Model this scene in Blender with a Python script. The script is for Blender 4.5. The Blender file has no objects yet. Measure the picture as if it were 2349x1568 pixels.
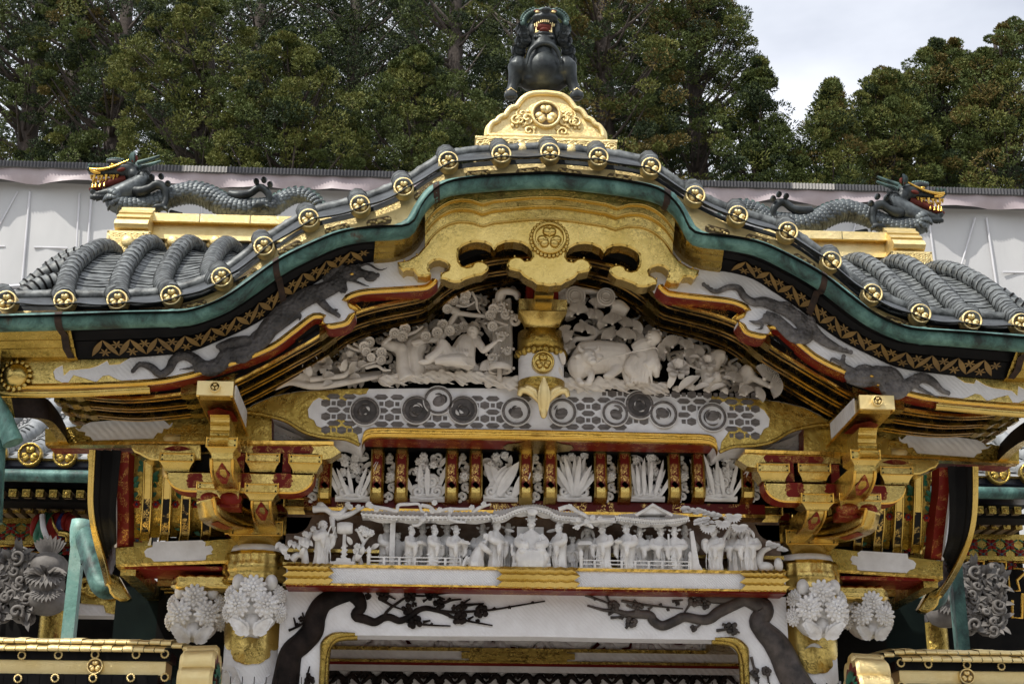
import bpy, math, random
import numpy as np
from mathutils import Vector, Matrix
from mathutils.geometry import tessellate_polygon
R = math.radians
SC = bpy.context.scene
COL = SC.collection
# ---------------------------------------------------------------- camera, sky, sun, exposure
FPX, PITCH, YAW, ROLL = 3356.6, R(19.331), R(3.0164), R(0.309)
CAM = Vector((-0.5464, -8.0, 0.0))
GROUND = -1.6
_fw = Vector((math.sin(YAW)*math.cos(PITCH), math.cos(YAW)*math.cos(PITCH), math.sin(PITCH)))
_r = Vector((math.cos(YAW), -math.sin(YAW), 0)); _u = _r.cross(_fw)
CR = _r*math.cos(ROLL) + _u*math.sin(ROLL); CU = -_r*math.sin(ROLL) + _u*math.cos(ROLL)
cam_d = bpy.data.cameras.new('camera'); cam = bpy.data.objects.new('camera', cam_d); COL.objects.link(cam)
cam_d.sensor_width = 36; cam_d.lens = FPX/2349*36; cam_d.clip_start = .1; cam_d.clip_end = 2000
M3 = Matrix((CR, CU, -_fw)).transposed()
cam.matrix_world = Matrix.Translation(CAM) @ M3.to_4x4()
SC.camera = cam
SUN_DIR = Vector((-0.44, -0.36, 0.82)).normalized()       # towards the sun: high, in front, from the left
sun_d = bpy.data.lights.new('sun', 'SUN'); sun_d.energy = 3.6; sun_d.angle = R(0.6); sun_d.color = (1, .95, .87)
sun = bpy.data.objects.new('sun', sun_d); COL.objects.link(sun); sun.location = (-20, -30, 40)
sun.rotation_euler = (-SUN_DIR).to_track_quat('-Z', 'Y').to_euler()
W = bpy.data.worlds.new('World'); SC.world = W; W.use_nodes = True
nt = W.node_tree; nt.nodes.clear()
sky = nt.nodes.new('ShaderNodeTexSky'); sky.sky_type = 'NISHITA'; sky.sun_disc = False
sky.sun_elevation = math.asin(SUN_DIR.z); sky.sun_rotation = math.atan2(SUN_DIR.x, SUN_DIR.y)
sky.air_density = 1.0; sky.dust_density = 2.0; sky.ozone_density = 1.0
tc = nt.nodes.new('ShaderNodeTexCoord'); mp = nt.nodes.new('ShaderNodeMapping'); mp.inputs['Scale'].default_value = (1, 1, 2.6)
nz = nt.nodes.new('ShaderNodeTexNoise'); nz.inputs['Scale'].default_value = 2.2; nz.inputs['Detail'].default_value = 6; nz.inputs['Roughness'].default_value = .55
rp = nt.nodes.new('ShaderNodeValToRGB'); rp.color_ramp.elements[0].position = .30; rp.color_ramp.elements[1].position = .66
rp.color_ramp.elements[0].color = (.42, .42, .42, 1); rp.color_ramp.elements[1].color = (.93, .93, .93, 1)
mx = nt.nodes.new('ShaderNodeMix'); mx.data_type = 'RGBA'; mx.inputs[7].default_value = (11.6, 11.9, 12.7, 1)
bg = nt.nodes.new('ShaderNodeBackground'); bg.inputs[1].default_value = 0.095; wo = nt.nodes.new('ShaderNodeOutputWorld')
L = nt.links
L.new(tc.outputs['Generated'], mp.inputs[0]); L.new(mp.outputs[0], nz.inputs['Vector']); L.new(nz.outputs['Fac'], rp.inputs[0])
L.new(rp.outputs[0], mx.inputs[0]); L.new(sky.outputs[0], mx.inputs[6]); L.new(mx.outputs[2], bg.inputs[0]); L.new(bg.outputs[0], wo.inputs[0])
SC.view_settings.view_transform = 'Standard'; SC.view_settings.look = 'None'; SC.view_settings.gamma = 1
SC.view_settings.exposure = 0.22; SC.view_settings.use_curve_mapping = False
SC.render.engine = 'CYCLES'; SC.cycles.max_bounces = 6; SC.cycles.diffuse_bounces = 3; SC.cycles.glossy_bounces = 3
SC.cycles.transparent_max_bounces = 8; SC.cycles.use_denoising = True

# ---------------------------------------------------------------- helpers
def P(px, py, Y):                       # a point of the photograph (2349 wide) carried out to the plane y = Y
    d = _fw*FPX + CR*(px-1174.5) - CU*(py-784)
    t = (Y-CAM.y)/d.y
    return CAM + d*t
def PP(pts, Y): return [P(a, b, Y) for a, b in pts]
def zoomer(ox, oy, s):                  # coordinates read off an enlarged part of the photograph
    return lambda x, y: (ox+x*s, oy+y*s)
Z4 = zoomer(0, 522.4, .3335); Z5 = zoomer(783.4, 522.4, .3335); Z6 = zoomer(1566.8, 522.4, .3335)
Z1 = zoomer(0, 0, .3335); Z2 = zoomer(783.4, 0, .3335); Z3 = zoomer(1566.8, 0, .3335)
Z7 = zoomer(0, 1045, .3335); Z8 = zoomer(783.4, 1045, .3335); Z9 = zoomer(1566.8, 1045, .3335)
ZL = zoomer(1032.3, 17.2, .2158)        # lion
ZD = zoomer(172, 332.6, .1719)          # left dragon
ZF = zoomer(630.8, 1089.7, .2197)       # figures, left half
ZG = zoomer(1147, 1089.7, .2930)        # figures, right half
ZM = zoomer(630.8, 630.8, .24414)       # left pediment carving
ZO = zoomer(1147, 630.8, .2930)         # right pediment carving
def ZZ(f, pts): return [f(a, b) for a, b in pts]
def mirx(pts): return [Vector((-p[0], p[1], p[2])) for p in pts]
def cr(pts, n=6, closed=False):         # Catmull-Rom through the points
    pts = [Vector(p) for p in pts]; m = len(pts); out = []
    rng = range(m if closed else m-1)
    for i in rng:
        p1, p2 = pts[i], pts[(i+1) % m]
        p0 = pts[i-1] if (closed or i > 0) else p1*2-p2
        p3 = pts[(i+2) % m] if (closed or i+2 < m) else p2*2-p1
        for k in range(n):
            t = k/n
            out.append(.5*((2*p1) + (p2-p0)*t + (2*p0-5*p1+4*p2-p3)*t*t + (3*p1-p0-3*p2+p3)*t**3))
    if not closed: out.append(pts[-1])
    return out
def cr2(pts, n=6, closed=False): return [(v[0], v[1]) for v in cr([(a, b, 0) for a, b in pts], n, closed)]
def resamp(pts, n):
    pts = [Vector(p) for p in pts]; d = [0]
    for a, b in zip(pts, pts[1:]): d.append(d[-1]+(b-a).length)
    out = []; j = 0
    for k in range(n):
        s = d[-1]*k/(n-1)
        while j < len(d)-2 and d[j+1] < s: j += 1
        t = (s-d[j])/max(1e-9, d[j+1]-d[j]); out.append(pts[j].lerp(pts[j+1], min(1, max(0, t))))
    return out
def along(pts, u):                      # point and tangent at fraction u of the length
    q = resamp(pts, 201); i = min(199, max(0, int(u*200))); t = u*200-i
    return q[i].lerp(q[i+1], t), (q[min(200, i+2)]-q[max(0, i-1)]).normalized()
class MB:
    def __init__(s): s.v = []; s.f = []; s.m = []; s.s = []; s.mi = 0; s.sm = True
    def add(s, vs, fs, mi=None, sm=None):
        o = len(s.v); s.v.extend([(p[0], p[1], p[2]) for p in vs])
        for f in fs:
            s.f.append(tuple(i+o for i in f)); s.m.append(s.mi if mi is None else mi); s.s.append(s.sm if sm is None else sm)
        return s
    def box(s, c, h, rot=None, mi=None, taper=1.0, bev=0.0):     # centre, half sizes; taper scales the bottom face
        c = Vector(c); vs = []
        for sz in (-1, 1):
            k = taper if sz < 0 else 1
            for sx, sy in ((-1, -1), (1, -1), (1, 1), (-1, 1)):
                vs.append(Vector((sx*h[0]*k, sy*h[1]*k, sz*h[2])))
        if rot is not None: vs = [rot @ v for v in vs]
        vs = [v+c for v in vs]
        return s.add(vs, [(3, 2, 1, 0), (4, 5, 6, 7), (0, 1, 5, 4), (1, 2, 6, 5), (2, 3, 7, 6), (3, 0, 4, 7)], mi, False)
    def bx(s, x0, x1, y0, y1, z0, z1, mi=None): return s.box(((x0+x1)/2, (y0+y1)/2, (z0+z1)/2), (abs(x1-x0)/2, abs(y1-y0)/2, abs(z1-z0)/2), None, mi)
    def prism(s, poly, y1, mi=None, mside=None, bev=0.0, d=None, mb=None):   # front polygon (Vectors, any plane facing -y) pushed back to y1 (or by vector d)
        n = len(poly); poly = [Vector(p) for p in poly]
        ar = sum(poly[i].x*poly[(i+1) % n].z-poly[(i+1) % n].x*poly[i].z for i in range(n))
        if ar < 0: poly = poly[::-1]
        back = [Vector((p.x, y1, p.z)) if d is None else p+d for p in poly]
        front = poly; rim = None
        if bev > 0:
            ins = []
            for i in range(n):
                a, b, c = poly[i-1], poly[i], poly[(i+1) % n]
                t = (c-a); t.y = 0
                t = t.normalized() if t.length > 1e-9 else Vector((1, 0, 0))
                ins.append(b+Vector((-t.z, 0, t.x))*bev)
            rim = [p+Vector((0, bev*.8, 0)) for p in poly]; front = ins
        tr = tessellate_polygon([[Vector((p.x, p.z, 0)) for p in front]])
        fs = []
        for t in tr:
            a, b, c = [front[i] for i in t]
            cr_ = (b.x-a.x)*(c.z-a.z)-(c.x-a.x)*(b.z-a.z)
            fs.append(tuple(t) if cr_ > 0 else tuple(t[::-1]))
        s.add(front, fs, mi, False)
        s.add(back, [f[::-1] for f in fs], mi if mside is None else mside, False)
        ring = poly
        if rim:
            s.add(front+rim, [(i, i+n, (i+1) % n+n, (i+1) % n) for i in range(n)], mi if mb is None else mb, True); ring = rim
        s.add(ring+back, [(i, i+n, (i+1) % n+n, (i+1) % n) for i in range(n)], mi if mside is None else mside, False)
        return s
    def grid(s, rows, mi=None, cu=False, cv=False, sm=None):
        n, m = len(rows), len(rows[0]); vs = [p for r in rows for p in r]; fs = []
        for i in range(n if cu else n-1):
            for j in range(m if cv else m-1):
                a, b = i*m+j, i*m+(j+1) % m; c, d = ((i+1) % n)*m+(j+1) % m, ((i+1) % n)*m+j
                fs.append((a, b, c, d))
        return s.add(vs, fs, mi, sm)
    def tube(s, pts, r, n=8, mi=None, cap=True, flat=1.0, up=None, sm=True):
        pts = [Vector(p) for p in pts]; m = len(pts)
        if m < 2: return s
        rs = r if isinstance(r, (list, tuple)) else [r]*m
        if len(rs) != m: rs = [float(np.interp(i/(m-1), np.linspace(0, 1, len(rs)), rs)) for i in range(m)]
        t0 = (pts[1]-pts[0]).normalized()
        u = Vector(up) if up else (Vector((0, 0, 1)) if abs(t0.z) < .9 else Vector((0, 1, 0)))
        rows = []
        for i in range(m):
            t = (pts[min(i+1, m-1)]-pts[max(i-1, 0)]); t = t.normalized() if t.length > 1e-9 else t0
            u = u-t*u.dot(t); u = u.normalized() if u.length > 1e-6 else t.orthogonal().normalized()
            w = t.cross(u)
            rows.append([pts[i]+(w*math.cos(a)+u*(math.sin(a)*flat))*rs[i] for a in [2*math.pi*k/n for k in range(n)]])
            if up: u = Vector(up)
        s.grid(rows, mi, cv=True, sm=sm)
        if cap:
            s.add(rows[0], [tuple(range(n))[::-1]], mi, False); s.add(rows[-1], [tuple(range(n))], mi, False)
        return s
    def ell(s, c, r, rot=None, nu=10, nv=7, mi=None):
        c = Vector(c); r = (r, r, r) if not isinstance(r, (list, tuple)) else r
        vs = [Vector((0, 0, -r[2]))]; fs = []
        for i in range(1, nv):
            b = -math.pi/2+math.pi*i/nv
            for k in range(nu):
                a = 2*math.pi*k/nu; vs.append(Vector((r[0]*math.cos(b)*math.cos(a), r[1]*math.cos(b)*math.sin(a), r[2]*math.sin(b))))
        vs.append(Vector((0, 0, r[2]))); T = len(vs)-1
        for k in range(nu):
            fs.append((0, 1+(k+1) % nu, 1+k)); fs.append((T, T-nu+k, T-nu+(k+1) % nu))
            for i in range(nv-2):
                a, b = 1+i*nu+k, 1+i*nu+(k+1) % nu; fs.append((a, b, b+nu, a+nu))
        if rot is not None: vs = [rot @ v for v in vs]
        return s.add([v+c for v in vs], fs, mi, True)
    def lathe(s, prof, c, axis='y', n=24, mi=None, sm=True, rot=None):   # prof: (radius, along-axis)
        c = Vector(c); rows = []
        for k in range(n):
            a = 2*math.pi*k/n; ca, sa = math.cos(a), math.sin(a); row = []
            for q, h in prof:
                v = Vector((q*ca, h, q*sa)) if axis == 'y' else (Vector((q*ca, q*sa, h)) if axis == 'z' else Vector((h, q*ca, q*sa)))
                row.append((rot @ v if rot is not None else v)+c)
            rows.append(row)
        return s.grid(rows, mi, cu=True, sm=sm)
    def disc(s, c, r, y1=.004, n=20, mi=None, d=None):
        c = Vector(c); return s.prism([c+Vector((r*math.cos(2*math.pi*k/n), 0, r*math.sin(2*math.pi*k/n))) for k in range(n)], c.y+y1, mi)
    def leaf(s, c, d, up, ln, wd, mi=None, curl=.25, n=5, tip=.0):     # a cupped leaf or petal from base c along d
        c, d, up = Vector(c), Vector(d).normalized(), Vector(up); sd = d.cross(up).normalized(); up = sd.cross(d)
        rows = []
        for i in range(n+1):
            t = i/n; w = wd*(math.sin(math.pi*min(1, t*.93+.07))**.6)*(1-.15*t)
            if i == n: w = wd*tip
            q = c+d*(ln*t)+up*(curl*ln*math.sin(t*math.pi*.8))
            rows.append([q-sd*w-up*(-.25*w), q, q+sd*w-up*(-.25*w)])
        th = -up*(wd*.35)
        s.grid(rows, mi); s.grid([[p+th for p in r][::-1] for r in rows], mi)
        return s
    def flower(s, c, nrm, r, n=12, layers=2, mi=None, cup=.35, core=.22):   # chrysanthemum / peony of rounded petals
        c, nrm = Vector(c), Vector(nrm).normalized(); a = nrm.orthogonal().normalized(); b = nrm.cross(a)
        for l in range(layers):
            k = 1-.31*l; m = max(6, n-3*l)
            for i in range(m):
                g = 2*math.pi*(i+.5*l)/m; d = a*math.cos(g)+b*math.sin(g)
                ln = r*k; el = .12+.30*l*cup/.35*.5
                dd = (d*math.cos(el)+nrm*math.sin(el)); w = math.pi*ln/m*.80
                n2 = (nrm*math.cos(el)-d*math.sin(el)).normalized(); rt = Matrix((dd.cross(n2).normalized(), dd, n2)).transposed()
                s.ell(c+dd*(ln*.62)+nrm*(r*.20*l), (w, ln*.37, r*.19), rt, 8, 6, mi)
        q_ = Matrix((a, b, nrm)).transposed(); s.ell(c, (r*.80, r*.80, r*.20), q_, 12, 6, mi); s.ell(c+nrm*(r*.22), (r*core, r*core, r*core*.8), None, 8, 6, mi)
        return s
    def pompon(s, c, nrm, r, mi=0):     # full chrysanthemum: three rings of plump petals over a dome
        c, nrm = Vector(c), Vector(nrm).normalized(); a = nrm.orthogonal().normalized(); b = nrm.cross(a); q_ = Matrix((a, b, nrm)).transposed(); s.ell(c, (r*.86, r*.86, r*.34), q_, 14, 7, mi)
        for m, ro, z, w, l, tl in ((13, .80, .06, .175, .27, .10), (10, .55, .24, .155, .24, .45), (7, .30, .36, .12, .19, .8)):
            for i in range(m):
                g = 2*math.pi*(i+m*.13)/m; d = a*math.cos(g)+b*math.sin(g); dd = (d*math.cos(tl)+nrm*math.sin(tl)).normalized(); n2 = (nrm*math.cos(tl)-d*math.sin(tl)).normalized()
                s.ell(c+d*(r*ro)+nrm*(r*z), (r*w, r*l, r*.13), Matrix((dd.cross(n2), dd, n2)).transposed(), 8, 6, mi)
        s.ell(c+nrm*(r*.42), r*.15, None, 8, 6, mi); return s
    def build(s, name, mats, parent=None, ang=None, sub=0):
        me = bpy.data.meshes.new(name); me.from_pydata(s.v, [], s.f)
        mats = mats if isinstance(mats, (list, tuple)) else [mats]
        for m in mats: me.materials.append(m)
        me.polygons.foreach_set('material_index', np.array([min(x, len(mats)-1) for x in s.m], dtype=np.int32))
        me.polygons.foreach_set('use_smooth', np.array(s.s, dtype=bool)); me.update()
        o = bpy.data.objects.new(name, me); COL.objects.link(o)
        if parent: attach(o, parent)
        return o
def attach(o, parent):
    o.parent = parent; o.matrix_parent_inverse = Matrix.Translation(-wloc(parent))
def wloc(o):
    v = Vector(o.location); return v
def tag(o, label=None, cat=None, group=None, kind=None):
    if label: o['label'] = label
    if cat: o['category'] = cat
    if group: o['group'] = group
    if kind: o['kind'] = kind
    return o
def thing(name, loc, label, cat, group=None):
    o = bpy.data.objects.new(name, None); COL.objects.link(o); o.location = loc; o.empty_display_size = .2
    return tag(o, label, cat, group)
def copy_at(o, loc, parent=None):       # a copy of a mesh built round its own origin
    c = o.copy(); COL.objects.link(c); c.location = loc
    if parent: attach(c, parent)
    return c

# ---------------------------------------------------------------- materials
def newmat(name):
    m = bpy.data.materials.new(name); m.use_nodes = True; n = m.node_tree; b = n.nodes['Principled BSDF']
    return m, n, b
def noise(n, sc, det=4, rough=.55, dist=0, src='Object', vec=None, scl=None):
    t = n.nodes.new('ShaderNodeTexNoise'); t.inputs['Scale'].default_value = sc; t.inputs['Detail'].default_value = det
    t.inputs['Roughness'].default_value = rough; t.inputs['Distortion'].default_value = dist
    c = n.nodes.new('ShaderNodeTexCoord'); o = c.outputs[src]
    if scl:
        mpn = n.nodes.new('ShaderNodeMapping'); mpn.inputs['Scale'].default_value = scl; n.links.new(o, mpn.inputs[0]); o = mpn.outputs[0]
    n.links.new(o, t.inputs['Vector']); return t.outputs['Fac']
def ramp(n, fac, stops):
    r = n.nodes.new('ShaderNodeValToRGB'); e = r.color_ramp.elements
    while len(e) < len(stops): e.new(.5)
    for k, (p, c) in enumerate(stops):
        e[k].position = p; e[k].color = (c[0], c[1], c[2], 1) if isinstance(c, (tuple, list)) else (c, c, c, 1)
    n.links.new(fac, r.inputs[0]); return r.outputs[0]
def mixc(n, fac, a, b):
    m = n.nodes.new('ShaderNodeMix'); m.data_type = 'RGBA'
    for sock, v in ((m.inputs[0], fac), (m.inputs[6], a), (m.inputs[7], b)):
        if hasattr(v, 'links'): n.links.new(v, sock)
        else: sock.default_value = v if not isinstance(v, (tuple, list)) else (v[0], v[1], v[2], 1)
    return m.outputs[2]
def math2(n, op, a, b=0.0):
    m = n.nodes.new('ShaderNodeMath'); m.operation = op
    for sock, v in ((m.inputs[0], a), (m.inputs[1], b)):
        if hasattr(v, 'links'): n.links.new(v, sock)
        else: sock.default_value = v
    return m.outputs[0]
def bump(n, b, h, st=.3, dist=.01, prev=None):
    k = n.nodes.new('ShaderNodeBump'); k.inputs['Strength'].default_value = st; k.inputs['Distance'].default_value = dist
    n.links.new(h, k.inputs['Height'])
    if prev is not None: n.links.new(prev, k.inputs['Normal'])
    n.links.new(k.outputs[0], b.inputs['Normal']); return k.outputs[0]
def basic(name, c1, c2, rough=.6, metal=0, sc=8, lo=.35, hi=.65, bst=.2, bsc=40, bd=.006, r2=None, scl=None, det=5):
    m, n, b = newmat(name)
    f = noise(n, sc, det, .6, scl=scl); n.links.new(ramp(n, f, [(lo, c1), (hi, c2)]), b.inputs['Base Color'])
    b.inputs['Metallic'].default_value = metal; b.inputs['Roughness'].default_value = rough
    if max(c2) < .03 or 'red' in name: b.inputs['Specular IOR Level'].default_value = .10
    if r2 is not None: n.links.new(ramp(n, noise(n, sc*2.3, 4), [(.3, rough), (.7, r2)]), b.inputs['Roughness'])
    if bst: bump(n, b, noise(n, bsc, 4, .6), bst, bd)
    return m
def gold(name, c1, c2, rough, r2, engrave=0.0, esc=60, hammer=.25, dirt=.0, dc=(.10, .06, .02)):
    m, n, b = newmat(name)
    col = ramp(n, noise(n, 5, 6, .65), [(.3, c1), (.7, c2)])
    if dirt:
        f = ramp(n, noise(n, 26, 9, .78, .6), [(.66-dirt*.10, 0), (.80, 1)])
        col = mixc(n, f, col, dc)
    n.links.new(col, b.inputs['Base Color']); b.inputs['Metallic'].default_value = 1.0
    n.links.new(ramp(n, noise(n, 14, 5), [(.3, rough), (.7, r2)]), b.inputs['Roughness'])
    k = bump(n, b, noise(n, 16, 3, .5), hammer, .02)
    if engrave:
        f = noise(n, esc, 2, .5, 2.2)
        a = math2(n, 'ABSOLUTE', math2(n, 'SUBTRACT', f, .5)); l = ramp(n, a, [(.0, 0), (.05, 1)])
        bump(n, b, l, engrave, .004, k)
    return m
G = {}
G['gold'] = gold('gold_leaf', (.50, .345, .085), (.68, .50, .17), .16, .30, .18, 42, .16, .40)
G['gold_pale'] = gold('pale_gold_leaf', (.80, .62, .28), (.90, .74, .40), .42, .55, .35, 50, .15, .2, (.35, .2, .06))
G['gold_smooth'] = gold('smooth_gold', (.66, .38, .06), (.80, .50, .12), .20, .32, 0, 50, .25)
G['gold_dark'] = gold('aged_gold', (.34, .23, .048), (.52, .37, .10), .19, .34, .35, 42, .3, .7)
def scroll(name, ground, rough=.35, gcol=(.75, .48, .12), sc=34, w=.030):
    m, n, b = newmat(name)
    f = noise(n, sc, 1.5, .4, 2.6); a = math2(n, 'ABSOLUTE', math2(n, 'SUBTRACT', f, .5)); k = ramp(n, a, [(w*.6, 1), (w, 0)])
    g = ramp(n, noise(n, sc*.35, 2), [(.50, 0), (.56, 1)]); k = math2(n, 'MULTIPLY', k, g)
    col = mixc(n, k, ground, gcol); n.links.new(col, b.inputs['Base Color']); n.links.new(k, b.inputs['Metallic'])
    b.inputs['Roughness'].default_value = rough; b.inputs['Specular IOR Level'].default_value = .14; bump(n, b, noise(n, 30, 3), .08, .01); return m
G['red'] = scroll('red_lacquer', (.15, .012, .007)); G['black_scroll'] = scroll('black_lacquer_gold_scroll', (.006, .005, .005), .28, (.55, .34, .08), 40, .03)
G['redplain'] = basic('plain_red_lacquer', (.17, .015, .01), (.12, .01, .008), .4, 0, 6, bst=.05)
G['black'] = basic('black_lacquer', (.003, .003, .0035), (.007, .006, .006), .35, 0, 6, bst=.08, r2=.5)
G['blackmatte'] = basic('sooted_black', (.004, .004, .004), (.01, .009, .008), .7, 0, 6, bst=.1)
G['white'] = basic('white_shell_paint', (.66, .64, .64), (.80, .79, .80), .55, 0, 9, bst=.25, bsc=70, bd=.004)
def weave(name, c1, c2, ks=150, st=.35):
    m, n, b = newmat(name)
    n.links.new(ramp(n, noise(n, 7, 6, .65), [(.3, c1), (.65, c2)]), b.inputs['Base Color']); b.inputs['Roughness'].default_value = .55
    w = n.nodes.new('ShaderNodeTexWave'); w.wave_type = 'BANDS'; w.bands_direction = 'DIAGONAL'; w.inputs['Scale'].default_value = ks/6; w.inputs['Distortion'].default_value = 3
    c = n.nodes.new('ShaderNodeTexCoord'); n.links.new(c.outputs['Object'], w.inputs['Vector']); bump(n, b, w.outputs['Fac'], st, .003); return m
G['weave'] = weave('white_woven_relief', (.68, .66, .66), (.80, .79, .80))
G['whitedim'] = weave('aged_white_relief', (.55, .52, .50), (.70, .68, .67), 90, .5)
G['carveshaded'] = basic('shaded_carved_wood', (.10, .09, .08), (.20, .185, .17), .7, 0, 9, bst=.3, bsc=30)  # carving white darkened in its colour for the deep shade under the hall eave
G['carve'] = basic('carved_white_wood', (.58, .52, .455), (.74, .68, .61), .6, 0, 5, bst=.3, bsc=26, bd=.006)
G['figure'] = basic('white_carved_figures', (.66, .64, .62), (.83, .81, .79), .6, 0, 14, bst=.35, bsc=60, bd=.004)
G['flower'] = basic('weathered_white_carving', (.60, .57, .54), (.82, .81, .81), .6, 0, 16, bst=.35, bsc=60, bd=.004)
def vorwood(name, c1, c2, sc=55):
    m = basic(name, c1, c2, .65, 0, 14, bst=.4, bsc=60); n = m.node_tree; b = n.nodes['Principled BSDF']; v = n.nodes.new('ShaderNodeTexVoronoi'); v.inputs['Scale'].default_value = sc
    c = n.nodes.new('ShaderNodeTexCoord'); n.links.new(c.outputs['Object'], v.inputs['Vector']); k = b.inputs['Normal'].links[0].from_socket; bump(n, b, v.outputs['Distance'], .9, .008, k); return m
G['greywood'] = basic('weathered_grey_wood', (.055, .048, .045), (.15, .135, .13), .65, 0, 14, bst=.5, bsc=50, bd=.006, scl=(1, 1, 3))
G['darkwood'] = basic('black_brown_wood', (.006, .0045, .004), (.026, .018, .015), .6, 0, 12, bst=.4, bsc=45, bd=.006)
G['greydark'] = basic('smoked_grey_wood', (.03, .025, .022), (.085, .073, .068), .65, 0, 16, bst=.4, bsc=60)
G['sap'] = basic('lattice_grey_brown', (.075, .063, .056), (.18, .16, .15), .65, 0, 18, bst=.3, bsc=60, scl=(1, 1, 3.5))
G['tile'] = basic('bronze_roof_tile', (.045, .05, .05), (.21, .225, .222), .48, .15, 17, .38, .66, .35, 34, .006, .6, det=8)
G['tiledark'] = basic('dark_bronze_tile', (.018, .02, .022), (.07, .08, .085), .42, .3, 9, .36, .7, .3, 34, .006, .6)
def verd(name, a, b_, c, rust, sc=6):
    m, n, b = newmat(name)
    col = ramp(n, noise(n, sc, 8, .7, .4, scl=(1, 1, .6)), [(.36, a), (.50, b_), (.70, c)])
    f = ramp(n, noise(n, 3.1, 6, .7, .5), [(.62, 0), (.70, 1)]); col = mixc(n, f, col, rust)
    f2 = ramp(n, noise(n, 45, 6, .8), [(.60, 0), (.70, 1)]); col = mixc(n, f2, col, (.012, .02, .018))
    n.links.new(col, b.inputs['Base Color']); b.inputs['Roughness'].default_value = .55; b.inputs['Metallic'].default_value = .15
    bump(n, b, noise(n, 18, 5, .6), .4, .012); return m
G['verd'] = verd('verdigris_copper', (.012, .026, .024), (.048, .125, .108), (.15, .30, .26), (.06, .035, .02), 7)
G['verdsunlit'] = verd('sunlit_verdigris', (.10, .24, .20), (.20, .40, .35), (.42, .56, .50), (.07, .10, .08), 4)  # paler verdigris copy: sunlight put into the left downpipe's colour
G['rust'] = basic('rusty_iron', (.012, .008, .007), (.05, .026, .016), .7, .3, 20, bst=.4)
G['bronze'] = basic('black_bronze', (.013, .016, .017), (.06, .07, .07), .38, .4, 12, .34, .75, .25, 30, .006, .5)
G['patina'] = basic('bronze_patina', (.02, .035, .034), (.12, .20, .175), .5, .3, 12, .36, .7, .3, 34)
G['scale'] = basic('bronze_scales', (.03, .036, .04), (.15, .17, .175), .42, .35, 14, .32, .68, .3, 30, .006, .55)
G['mouth'] = basic('red_mouth', (.10, .02, .014), (.15, .04, .03), .5, 0, 9, bst=.1)
G['brown'] = basic('brown_recess', (.13, .09, .045), (.22, .155, .08), .7, 0, 60, bst=.4, bsc=200)
G['green'] = basic('green_paint', (.01, .10, .055), (.02, .17, .09), .45, 0, 9, bst=.05)
G['blue'] = basic('blue_paint', (.01, .02, .10), (.02, .04, .16), .45, 0, 9, bst=.05)
G['redpaint'] = basic('red_paint', (.28, .025, .018), (.20, .02, .015), .45, 0, 9, bst=.05)
G['grey_tile'] = basic('grey_side_roof', (.17, .18, .18), (.33, .34, .34), .5, .1, 9, bst=.3)
G['ground'] = basic('pale_gravel', (.30, .28, .245), (.42, .40, .36), .9, 0, 3, bst=.5, bsc=30)
G['stone'] = basic('grey_stone', (.24, .23, .21), (.34, .33, .31), .85, 0, 3, bst=.4, bsc=20)

# ---------------------------------------------------------------- ground
g = MB(); g.add([(-400, -400, GROUND), (400, -400, GROUND), (400, 500, GROUND), (-400, 500, GROUND)], [(0, 1, 2, 3)])
tag(g.build('ground', G['ground']), kind='structure')
g = MB(); g.bx(-5, 5, -1.1, 4.2, GROUND+.004, GROUND+.25); g.bx(-4, 4, -1.5, -1.1, GROUND+.004, GROUND+.12)
tag(g.build('stone_platform', G['stone']), kind='structure')
def unseen_woods():                            # unseen foliage ring added behind the camera to cut fill and darken gold reflections
    rng = np.random.default_rng(77); n = 60000; ang = rng.uniform(math.pi*1.02, math.pi*1.98, n); rad = rng.uniform(24, 34, n); hgt = 7.5+2*np.sin(ang*9)+1.2*np.sin(ang*23)
    z = GROUND+rng.random(n)**.8*hgt; pos = np.stack([rad*np.cos(ang)*1.3, rad*np.sin(ang), z], 1); a = rng.normal(size=(n, 3)); a /= np.linalg.norm(a, axis=1)[:, None]
    b = np.cross(a, rng.normal(size=(n, 3))); b /= np.linalg.norm(b, axis=1)[:, None]; s = rng.uniform(.3, .7, n)[:, None]
    V = np.stack([pos-a*s, pos+b*s*.5, pos+a*s, pos-b*s*.5], 1).reshape(-1, 3); me = bpy.data.meshes.new('unseen_woods'); me.vertices.add(len(V)); me.vertices.foreach_set('co', V.astype(np.float32).ravel()); me.loops.add(len(V)); me.loops.foreach_set('vertex_index', np.arange(len(V), dtype=np.int32)); me.polygons.add(n); me.polygons.foreach_set('loop_start', np.arange(0, len(V), 4, dtype=np.int32)); me.materials.append(basic('unseen_foliage', (.025, .035, .014), (.06, .07, .025), .7, 0, .4, bst=0)); me.update(calc_edges=True)
    o = bpy.data.objects.new('unseen_woods', me); COL.objects.link(o); tag(o, 'unseen foliage ring added behind the camera to dim fill light and reflections', 'wood', None, 'stuff')
unseen_woods()
# ---------------------------------------------------------------- the gate: roof
GATE = thing('shrine_gate', (0, 0, GROUND), 'white and gold lacquered shrine gate with a curved gable roof on two columns', 'gate')
def full(left, zero=True):              # left half (running to the middle) plus its mirror image
    left = [Vector(p) for p in left]
    if zero: left[-1].x = 0
    return left+mirx(left[:-1])[::-1]
DL = [(1149, 354), (1031, 368), (926, 427), (823, 469), (709, 498), (605, 563), (506, 638), (395, 678), (272, 688), (148, 688), (14, 690)]
DR = [(1372, 361), (1496, 385), (1595, 451), (1690, 495), (1808, 535), (1907, 601), (1999, 672), (2115, 720), (2232, 735), (2344, 742), None]
YD = -1.25
DISC = [Vector((0, YD, P(1258, 350, YD).z))]
for a, b in zip(DL, DR):
    p = P(a[0], a[1], YD)
    if b: q = P(b[0], b[1], YD); p = Vector(((p.x-q.x)/2, YD, (p.z+q.z)/2))
    DISC.append(p)
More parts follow.
